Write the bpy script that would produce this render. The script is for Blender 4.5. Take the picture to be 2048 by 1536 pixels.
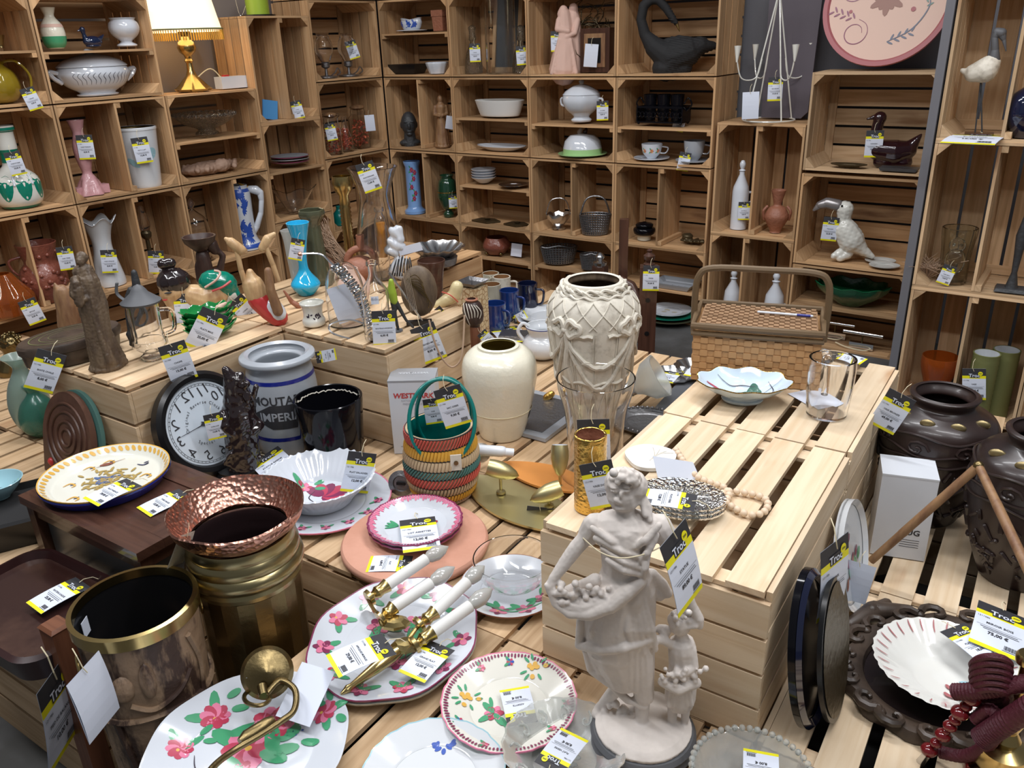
import bpy, math, random
from mathutils import Vector, Matrix, noise, Euler
from math import sin, cos, pi, radians as rad, atan2, sqrt, hypot
random.seed(7)
for o in list(bpy.data.objects): bpy.data.objects.remove(o)
SC = bpy.context.scene; COL = SC.collection
# ---------------- camera ----------------
FL = 1640.0; PITCH = rad(23.0); ROLL = rad(2.0); HC = 1.45
RV = Vector((1,0,0)); DV = Vector((0,-sin(PITCH),-cos(PITCH))); FV = Vector((0,cos(PITCH),-sin(PITCH)))
CR = cos(ROLL)*RV+sin(ROLL)*DV; CD = -sin(ROLL)*RV+cos(ROLL)*DV
cd = bpy.data.cameras.new('camera'); cam = bpy.data.objects.new('camera', cd); COL.objects.link(cam)
cd.sensor_fit = 'HORIZONTAL'; cd.sensor_width = 36; cd.lens = FL/2048*36; cd.clip_start = .05
cam.matrix_world = Matrix(((CR.x,-CD.x,-FV.x,0),(CR.y,-CD.y,-FV.y,0),(CR.z,-CD.z,-FV.z,HC),(0,0,0,1)))
SC.camera = cam
SC.view_settings.view_transform = 'Standard'; SC.view_settings.look = 'None'
SC.view_settings.gamma = 1; SC.view_settings.use_curve_mapping = False
SC.view_settings.exposure = 0.0
# ---------------- light ----------------
W = bpy.data.worlds.new('world'); SC.world = W; W.use_nodes = True
bgn = W.node_tree.nodes['Background']; bgn.inputs[0].default_value = (.92,.95,1,1); bgn.inputs[1].default_value = .15
def area(name, loc, sx, sy, e, col=(.98,.98,1), rz=0):
    l = bpy.data.lights.new(name,'AREA'); l.shape = 'RECTANGLE'; l.size = sx; l.size_y = sy; l.energy = e; l.color = col
    o = bpy.data.objects.new(name,l); COL.objects.link(o); o.location = loc; o.rotation_euler = (0,0,rz); return o
for i,(x,y,e) in enumerate([(-1.9,1.4,33),(-.2,.5,30),(1.3,1.0,32),(-1.2,3.2,34),(.5,2.5,34),(1.8,-.5,20)]):
    area('ceiling_tube_light',(x,y,3.05),1.5,.14,e,rz=rad(-36))
def ray(px,py): return CR*((px-1024)/FL)+CD*((py-768)/FL)+FV
O3 = Vector((0,0,HC))
def at(px,py,z=0.):
    d = ray(px,py); return O3+d*((z-HC)/d.z)
def atd(px,py,zc): return O3+ray(px,py)*zc
def proj(p):
    q = Vector(p)-O3; c = q.dot(FV); return 1024+FL*q.dot(CR)/c, 768+FL*q.dot(CD)/c, c
# ---------------- mesh builder ----------------
class MB:
    def __init__(s): s.v=[]; s.f=[]; s.u=[]; s.m=[]; s.mi=0; s.M=Matrix()
    def add(s,vs,fs,uv=None):
        n=len(s.v); M=s.M
        s.v += [tuple(M@Vector(p)) for p in vs]
        for i,f in enumerate(fs):
            s.f.append([n+k for k in f]); s.m.append(s.mi)
            s.u.append(uv[i] if uv else [(0,0)]*len(f))
        return s
    def box(s,x0,x1,y0,y1,z0,z1,tx=0,ty=0):
        a=[(x0,y0,z0),(x1,y0,z0),(x1,y1,z0),(x0,y1,z0),(x0+tx,y0+ty,z1),(x1-tx,y0+ty,z1),(x1-tx,y1-ty,z1),(x0+tx,y1-ty,z1)]
        F=[(0,3,2,1),(4,5,6,7),(0,1,5,4),(1,2,6,5),(2,3,7,6),(3,0,4,7)]
        d=(x1-x0,y1-y0,z1-z0); L=d.index(max(d)); o=(L+1)%3; q=(L+2)%3; r=random.random()*9; r2=random.random()*9
        uv=[[(a[k][L]+r,a[k][o]+a[k][q]+r2) for k in f] for f in F]
        return s.add(a,F,uv)
    def lathe(s,pr,n=32,sx=1,sy=1,wave=None,a0=0,a1=2*pi,c=(0,0,0)):
        full=abs(a1-a0-2*pi)<1e-6; m=n if full else n+1; vs=[]; fs=[]; uv=[]
        for i,(r,z) in enumerate(pr):
            for k in range(m):
                t=a0+(a1-a0)*k/n; w=wave(t,i,r,z) if wave else (1,0)
                vs.append((c[0]+r*w[0]*cos(t)*sx,c[1]+r*w[0]*sin(t)*sy,c[2]+z+w[1]))
        l=0
        for i in range(len(pr)-1):
            d=hypot(pr[i+1][0]-pr[i][0],pr[i+1][1]-pr[i][1])
            for k in range(n):
                k2=(k+1)%m; fs.append((i*m+k,i*m+k2,(i+1)*m+k2,(i+1)*m+k))
                uv.append([(k/n,l),((k+1)/n,l),((k+1)/n,l+d),(k/n,l+d)])
            l+=d
        return s.add(vs,fs,uv)
    def tube(s,pts,r,n=8,closed=False,flat=1,cap=True):
        P=[Vector(p) for p in pts]; m=len(P); R=r if isinstance(r,(list,tuple)) else [r]*m
        vs=[]; up=None; l=0; fs=[]; uv=[]
        for i in range(m):
            a=P[(i-1)%m] if (closed or i>0) else P[i]; b=P[(i+1)%m] if (closed or i<m-1) else P[i]
            t=(b-a); t=t.normalized() if t.length>1e-9 else Vector((0,0,1))
            if up is None: up=Vector((0,0,1)) if abs(t.z)<.9 else Vector((0,1,0))
            x=up.cross(t)
            if x.length<1e-5: x=Vector((1,0,0)).cross(t)
            x.normalize(); y=t.cross(x); up=y
            for k in range(n):
                q=2*pi*k/n; vs.append(tuple(P[i]+x*(R[i]*cos(q))+y*(R[i]*flat*sin(q))))
        for i in range(m if closed else m-1):
            j=(i+1)%m; d=(P[j]-P[i]).length
            for k in range(n):
                k2=(k+1)%n; fs.append((i*n+k,i*n+k2,j*n+k2,j*n+k)); uv.append([(l,k/n),(l,(k+1)/n),(l+d,(k+1)/n),(l+d,k/n)])
            l+=d
        if cap and not closed:
            fs.append(tuple(range(n-1,-1,-1))); uv.append([(0,0)]*n); fs.append(tuple((m-1)*n+k for k in range(n))); uv.append([(0,0)]*n)
        return s.add(vs,fs,uv)
    def ell(s,c,r,n=16,rot=None):
        if not isinstance(r,(list,tuple)): r=(r,r,r)
        Mo=s.M; s.M=Mo@Matrix.Translation(Vector(c))@(rot.to_4x4() if rot else Matrix())@Matrix.Diagonal((r[0],r[1],r[2],1))
        h=max(6,n//2); s.lathe([(max(1e-4,sin(pi*i/h)),-cos(pi*i/h)) for i in range(h+1)],n); s.M=Mo; return s
    def limb(s,ch,n=12):
        for (p,r),(q,t) in zip(ch,ch[1:]):
            p=Vector(p); q=Vector(q); d=(q-p).normalized() if (q-p).length>1e-6 else Vector((0,0,1)); P=[];R=[]
            for a in (-90,-60,-30): P.append(p+d*r*sin(rad(a))); R.append(max(1e-4,r*cos(rad(a))))
            P.append(p);R.append(r);P.append(q);R.append(t)
            for a in (30,60,90): P.append(q+d*t*sin(rad(a))); R.append(max(1e-4,t*cos(rad(a))))
            s.tube(P,R,n)
        return s
    def prism(s,pts,z0,z1):
        n=len(pts); vs=[(x,y,z0) for x,y in pts]+[(x,y,z1) for x,y in pts]
        fs=[tuple(range(n-1,-1,-1)),tuple(range(n,2*n))]+[(i,(i+1)%n,n+(i+1)%n,n+i) for i in range(n)]
        uv=[[(vs[k][0],vs[k][1]+vs[k][2]) for k in f] for f in fs]
        return s.add(vs,fs,uv)
    def ob(s,name,par=None,mats=None,smooth=40,loc=None):
        me=bpy.data.meshes.new(name); me.from_pydata(s.v,[],s.f)
        mats=mats if isinstance(mats,(list,tuple)) else [mats]
        for m in mats: me.materials.append(m)
        me.polygons.foreach_set('material_index',[min(k,len(mats)-1) for k in s.m])
        ul=me.uv_layers.new(name='UVMap'); flat=[c for f in s.u for p in f for c in p]; ul.data.foreach_set('uv',flat)
        me.update()
        if smooth:
            me.shade_smooth(); me.set_sharp_from_angle(angle=rad(smooth))
        o=bpy.data.objects.new(name,me); COL.objects.link(o)
        if par: o.parent=par
        if loc: o.location=loc
        return o
def tag_(o,label,cat,group=None,kind=None):
    if label: o['label']=label
    if cat: o['category']=cat
    if group: o['group']=group
    if kind: o['kind']=kind
    return o
def E(name,label,cat,p,rz=0,group=None):
    o=bpy.data.objects.new(name,None); COL.objects.link(o); o.location=p; o.rotation_euler=(0,0,rz); o.empty_display_size=.05
    return tag_(o,label,cat,group)
def dup(o,par=None,**k):
    c=o.copy(); COL.objects.link(c)
    if par: c.parent=par
    for ch in list(o.children): dup(ch,c)
    return c
def sculpt(mb,name,par,mat,vox=.004,it=2,amp=0,fr=(40,40,40),amp2=0,loc=None,fold=None):
    o=mb.ob('tmp',None,mat,smooth=0)
    r=o.modifiers.new('r','REMESH'); r.mode='VOXEL'; r.voxel_size=vox
    if it: q=o.modifiers.new('s','SMOOTH'); q.iterations=it; q.factor=.5
    dg=bpy.context.evaluated_depsgraph_get(); me=bpy.data.meshes.new_from_object(o.evaluated_get(dg))
    bpy.data.objects.remove(o); me.name=name
    if amp or amp2 or fold:
        ns=[v.normal.copy() for v in me.vertices]
        for v,n in zip(me.vertices,ns):
            c=v.co; d=0
            if amp: d+=amp*noise.noise(Vector((c.x*fr[0],c.y*fr[1],c.z*fr[2])))
            if amp2: d+=amp2*noise.noise(c*fr[0]*3)
            if fold: d+=fold(c)
            v.co=c+n*d
    me.shade_smooth()
    o=bpy.data.objects.new(name,me); COL.objects.link(o)
    if par: o.parent=par
    if loc: o.location=loc
    if not me.materials: me.materials.append(mat)
    return o
def cat(pts,k=6,closed=False):
    P=[Vector(p) for p in pts]; n=len(P); out=[]
    for i in range(n if closed else n-1):
        a=P[(i-1)%n] if closed or i>0 else P[i]; b=P[i]; c=P[(i+1)%n]; d=P[(i+2)%n] if closed or i<n-2 else c
        for j in range(k):
            t=j/k; out.append(.5*((2*b)+(c-a)*t+(2*a-5*b+4*c-d)*t*t+(3*b-a-3*c+d)*t**3))
    if not closed: out.append(P[-1])
    return out
def smo(pr,k=4): return [(max(p.x,1e-4),p.y) for p in cat([(a,b,0) for a,b in pr],k)]
def arc(c,r,a0,a1,n=12,ax='xz',r2=None):
    r2=r2 or r; o=[]
    for i in range(n+1):
        t=rad(a0+(a1-a0)*i/n); a=r*cos(t); b=r2*sin(t)
        o.append((c[0]+a,c[1],c[2]+b) if ax=='xz' else (c[0]+a,c[1]+b,c[2]) if ax=='xy' else (c[0],c[1]+a,c[2]+b))
    return o
_tc={}
def text_mesh(txt,size=1,bold=.0,al='CENTER'):
    k=(txt,al,bold)
    if k not in _tc:
        c=bpy.data.curves.new('t','FONT'); c.body=txt; c.align_x=al; c.align_y='CENTER'; c.size=1; c.offset=bold; c.resolution_u=2
        o=bpy.data.objects.new('t',c); COL.objects.link(o); dg=bpy.context.evaluated_depsgraph_get()
        me=bpy.data.meshes.new_from_object(o.evaluated_get(dg)); _tc[k]=([tuple(v.co) for v in me.vertices],[tuple(p.vertices) for p in me.polygons])
        bpy.data.objects.remove(o); bpy.data.meshes.remove(me)
    return _tc[k]
def put_text(mb,txt,size,fn,bold=.0,mirror=False,al='CENTER'):
    vs,fs=text_mesh(txt,1,bold,al); s=-1 if mirror else 1
    mb.add([fn(x*size*s,y*size) for x,y,z in vs],[f[::-1] if mirror else f for f in fs])
# decals: petals painted on a surface given by fn(x,y)->(x,y,z)
def lift(mb,vs,a,b,c):
    mb.k=getattr(mb,'k',0)+1; a=Vector(a); n=(Vector(b)-a).cross(Vector(c)-a)
    if n.length<1e-12: return vs
    n=n.normalized()*.00002*min(mb.k,60); return [tuple(Vector(v)+n) for v in vs]
def petal(mb,fn,x,y,a,L,w,n=10,tip=.0):
    ca,sa=cos(a),sin(a); vs=[fn(x+ca*L/2,y+sa*L/2)]
    R=2 if L>.012 else 1
    for r in range(1,R+1):
        for k in range(n):
            t=2*pi*k/n; u=cos(t)*L/2*r/R; v=sin(t)*w/2*r/R*(1-tip*cos(t)); vs.append(fn(x+ca*(L/2+u)-sa*v,y+sa*(L/2+u)+ca*v))
    vs=lift(mb,vs,vs[0],vs[1],vs[1+n//4]); fs=[(0,1+k,1+(k+1)%n) for k in range(n)]
    for r in range(R-1): fs+=[(1+r*n+k,1+(r+1)*n+k,1+(r+1)*n+(k+1)%n,1+r*n+(k+1)%n) for k in range(n)]
    mb.add(vs,fs)
def stroke(mb,fn,pts,w):
    P=cat([(a,b,0) for a,b in pts],5); vs=[]
    for i,p in enumerate(P):
        t=(P[min(i+1,len(P)-1)]-P[max(i-1,0)]).normalized(); q=Vector((-t.y,t.x,0))*w/2*(.4+.6*sin(pi*i/(len(P)-1)))
        vs+= [fn(p.x+q.x,p.y+q.y),fn(p.x-q.x,p.y-q.y)]
    vs=lift(mb,vs,vs[1],vs[3],vs[2]); mb.add(vs,[(2*i,2*i+1,2*i+3,2*i+2) for i in range(len(P)-1)])
# ---------------- materials ----------------
MT={}
def mat(name,col,rough=.5,metal=0,tr=0,coat=0,bump=None,ior=1.5,sss=0,var=0,em=0,spec=.5,mix=None,bsc=60,bst=.3,alpha=1):
    m=bpy.data.materials.new(name); m.use_nodes=True; nt=m.node_tree; b=nt.nodes['Principled BSDF']; I=b.inputs
    c=col if len(col)==4 else (*col,1)
    I['Base Color'].default_value=c; I['Roughness'].default_value=rough; I['Metallic'].default_value=metal
    I['Transmission Weight'].default_value=tr; I['Coat Weight'].default_value=coat; I['Coat Roughness'].default_value=.08; I['IOR'].default_value=ior
    I['Specular IOR Level'].default_value=spec; I['Alpha'].default_value=alpha
    if em: I['Emission Color'].default_value=c; I['Emission Strength'].default_value=em
    N=nt.nodes.new; Lk=nt.links.new
    if mix or bump or var:
        tc=N('ShaderNodeTexCoord')
    if mix: # (col2, scale, (sx,sy,sz), lo, hi)
        c2,sc,st,lo,hi=mix; mp=N('ShaderNodeMapping'); mp.inputs['Scale'].default_value=st; Lk(tc.outputs['Object'],mp.inputs[0])
        nz=N('ShaderNodeTexNoise'); nz.inputs['Scale'].default_value=sc; nz.inputs['Detail'].default_value=6; nz.inputs['Roughness'].default_value=.62; Lk(mp.outputs[0],nz.inputs[0])
        r=N('ShaderNodeValToRGB'); r.color_ramp.elements[0].position=lo; r.color_ramp.elements[1].position=hi
        r.color_ramp.elements[0].color=c; r.color_ramp.elements[1].color=(*c2,1); Lk(nz.outputs[0],r.inputs[0]); Lk(r.outputs[0],I['Base Color'])
    if bump:
        if bump=='voro': nz=N('ShaderNodeTexVoronoi'); nz.inputs['Scale'].default_value=bsc
        else:
            nz=N('ShaderNodeTexNoise'); nz.inputs['Scale'].default_value=bsc; nz.inputs['Detail'].default_value=5
        Lk(tc.outputs['Object'],nz.inputs['Vector']); bp=N('ShaderNodeBump'); bp.inputs['Strength'].default_value=bst; bp.inputs['Distance'].default_value=.01
        Lk(nz.outputs[0],bp.inputs['Height']); Lk(bp.outputs[0],I['Normal'])
    MT[name]=m; return m
def wood(name,c1,c2,dark,rough=.62,rnd=.25,knots=True,coat=0):
    m=bpy.data.materials.new(name); m.use_nodes=True; nt=m.node_tree; b=nt.nodes['Principled BSDF']; N=nt.nodes.new; Lk=nt.links.new
    b.inputs['Roughness'].default_value=rough; b.inputs['Specular IOR Level'].default_value=.3; b.inputs['Coat Weight'].default_value=coat
    uv=N('ShaderNodeUVMap'); mp=N('ShaderNodeMapping'); mp.inputs['Scale'].default_value=(1.6,32,1); Lk(uv.outputs[0],mp.inputs[0])
    g=N('ShaderNodeNewGeometry'); oi=N('ShaderNodeObjectInfo')
    ad=N('ShaderNodeMath'); ad.operation='ADD'; Lk(g.outputs['Random Per Island'],ad.inputs[0]); Lk(oi.outputs['Random'],ad.inputs[1])
    ml=N('ShaderNodeMath'); ml.operation='MULTIPLY'; ml.inputs[1].default_value=37; Lk(ad.outputs[0],ml.inputs[0])
    nz=N('ShaderNodeTexNoise'); nz.noise_dimensions='4D'; nz.inputs['Scale'].default_value=1.6; nz.inputs['Detail'].default_value=7; nz.inputs['Distortion'].default_value=.9
    Lk(mp.outputs[0],nz.inputs['Vector']); Lk(ml.outputs[0],nz.inputs['W'])
    r=N('ShaderNodeValToRGB'); e=r.color_ramp.elements; e[0].position=.3; e[0].color=(*c2,1); e[1].position=.62; e[1].color=(*c1,1); Lk(nz.outputs[0],r.inputs[0])
    # streaks / knots
    mp2=N('ShaderNodeMapping'); mp2.inputs['Scale'].default_value=(1.0,3.6,1); Lk(uv.outputs[0],mp2.inputs[0])
    n2=N('ShaderNodeTexNoise'); n2.noise_dimensions='4D'; n2.inputs['Scale'].default_value=3.2; n2.inputs['Detail'].default_value=3; Lk(mp2.outputs[0],n2.inputs['Vector']); Lk(ml.outputs[0],n2.inputs['W'])
    r2=N('ShaderNodeValToRGB'); e=r2.color_ramp.elements; e[0].position=.60; e[0].color=(0,0,0,1); e[1].position=.76; e[1].color=(1,1,1,1); Lk(n2.outputs[0],r2.inputs[0])
    mx=N('ShaderNodeMix'); mx.data_type='RGBA'; Lk(r2.outputs[0],mx.inputs[0]); Lk(r.outputs[0],mx.inputs[6]); mx.inputs[7].default_value=(*dark,1)
    # per board brightness
    mr=N('ShaderNodeMapRange'); mr.inputs[3].default_value=1-rnd; mr.inputs[4].default_value=1+rnd*.5
    fr=N('ShaderNodeMath'); fr.operation='FRACT'; Lk(ml.outputs[0],fr.inputs[0]); Lk(fr.outputs[0],mr.inputs[0])
    hs=N('ShaderNodeHueSaturation'); Lk(mx.outputs[2],hs.inputs['Color']); Lk(mr.outputs[0],hs.inputs['Value']); 
    Lk(hs.outputs[0],b.inputs['Base Color'])
    bp=N('ShaderNodeBump'); bp.inputs['Strength'].default_value=.15; bp.inputs['Distance'].default_value=.004; Lk(nz.outputs[0],bp.inputs['Height']); Lk(bp.outputs[0],b.inputs['Normal'])
    MT[name]=m; return m
wood('crate_old',(.60,.38,.20),(.43,.24,.11),(.20,.09,.04),rnd=.35)
wood('crate_new',(.76,.61,.43),(.66,.49,.31),(.50,.26,.12),rnd=.2)
wood('crate_mid',(.68,.48,.29),(.50,.325,.175),(.34,.17,.08),rnd=.28)
wood('crate_honey',(.72,.54,.35),(.58,.40,.23),(.38,.18,.08),rnd=.25)
wood('wood_dark',(.085,.038,.025),(.045,.02,.014),(.02,.01,.008),rough=.3,rnd=.1,coat=.3)
wood('wood_red',(.21,.085,.045),(.13,.05,.028),(.06,.025,.015),rough=.4,rnd=.1)
G=mat('glass',(1,1,1),.03,tr=1,ior=1.38,coat=.3)
mat('glass_ribbed',(.95,.99,.98),.05,tr=1,bump='voro',bsc=150,bst=.5,ior=1.45)
mat('bulb_white',(.60,.60,.57),.2,tr=.35,coat=.5); mat('glass_soft',(.80,.82,.80),.12,tr=.72,bump='noise',bsc=40,bst=.15,ior=1.35,coat=.5); mat('glass_frost',(.85,.88,.86),.35,tr=.75,ior=1.3)
mat('glass_blue',(.02,.42,.72),.08,coat=.6); mat('glass_amber',(.62,.17,.03),.1,tr=.75,coat=.3); mat('glass_yellow',(.55,.40,.03),.08,tr=.6,coat=.5)
mat('glass_green',(.12,.42,.32),.22,tr=.75); mat('glass_aqua',(.50,.66,.62),.25,tr=.75); mat('glass_dkgreen',(.01,.05,.025),.07,coat=1); mat('glass_olive',(.08,.085,.05),.12,coat=.5)
mat('white',(.64,.68,.74),.12,coat=.6); mat('white_matte',(.70,.70,.68),.6); mat('milk',(.66,.69,.72),.12,coat=.5)
mat('cream',(.78,.75,.62),.22,coat=.35,bump='noise',bsc=90,bst=.12); mat('cream_in',(.33,.25,.06),.3)
mat('plaster',(.56,.50,.44),.75,mix=((.40,.35,.30),9,(1,1,1),.42,.7)); mat('plaster_lt',(.68,.64,.55),.65,mix=((.42,.38,.31),26,(1,1,1),.5,.72))
mat('terracotta',(.60,.31,.22),.75,mix=((.50,.24,.16),6,(1,1,1),.4,.7)); mat('terra_pale',(.66,.44,.36),.7); mat('terra_red',(.23,.07,.045),.3,coat=.3,bump='noise',bsc=50,bst=.5)
mat('terra_brown',(.30,.12,.07),.5,bump='noise',bsc=60,bst=.4)
mat('brass',(.50,.38,.16),.24,metal=1); mat('brass_dull',(.38,.32,.17),.28,metal=1); mat('brass_old',(.20,.15,.07),.33,metal=1,bump='noise',bsc=40,bst=.15); mat('brass_satin',(.56,.50,.27),.38,metal=1)
mat('copper',(.56,.30,.23),.3,metal=1,bump='voro',bsc=95,bst=.3); mat('gold',(.72,.46,.12),.16,metal=1,bump='noise',bsc=120,bst=.35)
mat('steel',(.62,.62,.63),.22,metal=1); mat('pewter',(.30,.30,.31),.42,metal=1,bump='noise',bsc=80,bst=.3); mat('chrome',(.75,.77,.8),.1,metal=1)
mat('iron',(.035,.038,.042),.5,bump='noise',bsc=70,bst=.3); mat('black',(.008,.008,.009),.28); mat('black_gloss',(.004,.004,.006),.10,spec=.25); mat('black_matte',(.012,.012,.013),.8)
mat('bronze',(.10,.075,.04),.4,metal=.7,bump='noise',bsc=60,bst=.35); mat('bronze_dk',(.018,.011,.012),.16,coat=.7)
mat('wood_carved',(.15,.105,.065),.5,mix=((.07,.045,.03),14,(3,3,.7),.4,.65)); mat('wood_mid',(.30,.17,.08),.5,mix=((.17,.08,.04),8,(4,4,.8),.4,.65)); mat('wood_light',(.62,.42,.22),.35,mix=((.40,.22,.1),8,(4,4,.8),.45,.7))
mat('wood_dkcarved',(.055,.028,.022),.45,mix=((.03,.015,.012),12,(3,3,.8),.4,.6)); mat('wood_frame',(.075,.052,.038),.38,mix=((.035,.024,.018),10,(1,1,1),.4,.6))
mat('vase_dark',(.030,.017,.015),.34,coat=.15,mix=((.02,.012,.011),7,(1,1,1),.42,.62)); mat('vase_gold',(.33,.26,.13),.4,metal=.8)
mat('red',(.50,.04,.04),.3); mat('red_glass',(.16,.008,.012),.12,coat=.6); mat('burgundy',(.075,.008,.018),.6,bump='noise',bsc=200,bst=.3)
mat('paint_red',(.48,.05,.10),.3,coat=.4); mat('paint_pink',(.72,.20,.33),.3,coat=.4); mat('paint_green',(.06,.33,.16),.3,coat=.4); mat('paint_dkgreen',(.03,.12,.08),.3,coat=.4)
mat('paint_blue',(.03,.09,.42),.3,coat=.4); mat('paint_yellow',(.72,.42,.08),.3,coat=.4); mat('paint_dark',(.03,.02,.04),.4); mat('paint_plum',(.22,.03,.09),.3,coat=.4)
mat('cobalt',(.01,.02,.22),.2,coat=.5); mat('blue_gloss',(.008,.03,.15),.1,coat=.7,mix=((.16,.26,.34),22,(1,1,.5),.55,.75)); mat('blue_dk',(.005,.008,.03),.08,coat=.8)
mat('stoneware',(.36,.39,.43),.28,coat=.25); mat('stoneware_tan',(.48,.45,.36),.3,coat=.3); mat('stone_brown',(.25,.12,.05),.3,coat=.3)
mat('wicker',(.50,.28,.12),.6); mat('wicker_edge',(.14,.09,.045),.5); mat('straw',(.42,.29,.20),.7); mat('lid_weave',(.33,.20,.11),.55)
mat('teal',(.0,.16,.14),.3,coat=.3); mat('coral',(.55,.10,.07),.55); mat('mustard',(.62,.33,.04),.5); mat('jute',(.52,.39,.24),.8); mat('teal_dull',(.07,.17,.15),.6)
mat('paper',(.68,.73,.84),.6); mat('paper_grey',(.55,.57,.60),.6); mat('tag_yellow',(.80,.74,.01),.5); mat('ink',(.03,.03,.035),.6); mat('ink_grey',(.35,.37,.42),.6); mat('string',(.72,.64,.44),.8)
mat('cardboard_white',(.62,.65,.70),.4); mat('cardboard_grey',(.30,.31,.33),.4); mat('blue_card',(.08,.33,.72),.4); mat('beige_arm',(.80,.76,.68),.4)
mat('orange_wood',(.62,.25,.06),.35); mat('orange_glass',(.72,.28,.02),.3,coat=.4); mat('pink_ceramic',(.56,.30,.32),.3,coat=.5,bump='noise',bsc=40,bst=.4)
mat('green_ceramic',(.0,.20,.13),.2,coat=.5); mat('green_leaf',(.005,.09,.035),.15,coat=.6,bump='noise',bsc=60,bst=.3); mat('green_light',(.38,.62,.28),.2,coat=.4); mat('lime',(.30,.42,.04),.3)
mat('olive',(.155,.165,.06),.5,bump='noise',bsc=50,bst=.1); mat('grey_wall',(.135,.135,.15),.85); mat('taupe_wall',(.20,.17,.155),.85); mat('purple_board',(.085,.07,.085),.6)
mat('floor',(.060,.060,.058),.5,mix=((.13,.135,.14),2.2,(1,1,1),.45,.75)); mat('clockface',(.62,.70,.78),.2,coat=.6)
mat('chili',(.62,.13,.06),.4); mat('plastic_white',(.66,.70,.75),.3); mat('toucan_white',(.72,.72,.66),.15,coat=.6,bump='noise',bsc=30,bst=.1); mat('silver_paint',(.35,.33,.33),.3,metal=.6)
mat('peach',(.73,.50,.40),.5); mat('rose_rim',(.40,.12,.13),.5); mat('horn',(.70,.60,.34),.3,mix=((.45,.36,.2),5,(1,1,1),.4,.7)); mat('skyblue',(.33,.55,.62),.2,coat=.5)
mat('duck_blue',(.006,.015,.05),.08,coat=.8); mat('duck_brown',(.02,.005,.008),.09,coat=.7); mat('shell_grey',(.55,.55,.52),.4); mat('slate',(.10,.105,.115),.55); mat('black_table_glass',(.07,.08,.09),.3)
# ---------------- room frames ----------------
AW=rad(-36); U=Vector((cos(AW),sin(AW),0)); NN=Vector((-U.y,U.x,0))
P0=Vector((.818,4.235,0)); PC=P0+U*-1.91
AD=rad(-34); E1=Vector((cos(AD),sin(AD),0)); E2=Vector((-E1.y,E1.x,0))
WALLS={'M':(P0,U,NN,AW),'L':(PC,-NN,-U,AW+pi/2),'R':(Vector((1.511,2.954,0)),U,NN,AW)}
def wp(w,s,d,z): o,a,b,_=WALLS[w]; return o+a*s+b*d+Vector((0,0,z))
def wpx(w,px,d,z):
    lo,hi=-2.5,3.
    sg=-1 if w=='L' else 1
    for _ in range(50):
        m=(lo+hi)/2; x=proj(wp(w,m,d,z))[0]
        if (x<px)==(sg>0): lo=m
        else: hi=m
    return wp(w,m,d,z)
def slab(name,a,b,z0,z1,th,m,kind='structure'):
    d=(b-a); L=d.length; mb=MB(); mb.box(0,L,0,th,z0,z1); o=mb.ob(name,None,MT[m],0); o.location=a; o.rotation_euler=(0,0,atan2(d.y,d.x)); o['kind']=kind; return o
fl=MB().box(-6,6,-3,8,-.1,0).ob('floor',None,MT['floor'],0); fl['kind']='structure'
slab('wall_back',wp('M',-2.6,.34,0),wp('M',2.6,.34,0),0,3.2,.1,'grey_wall')
slab('wall_left',wp('L',5.5,.34,0),wp('L',-.7,.34,0),0,3.2,.1,'taupe_wall')
slab('trim_1',wp('R',-.034,-.01,0),wp('R',-.006,-.01,0),0,2.4,.62,'grey_wall')
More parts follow.
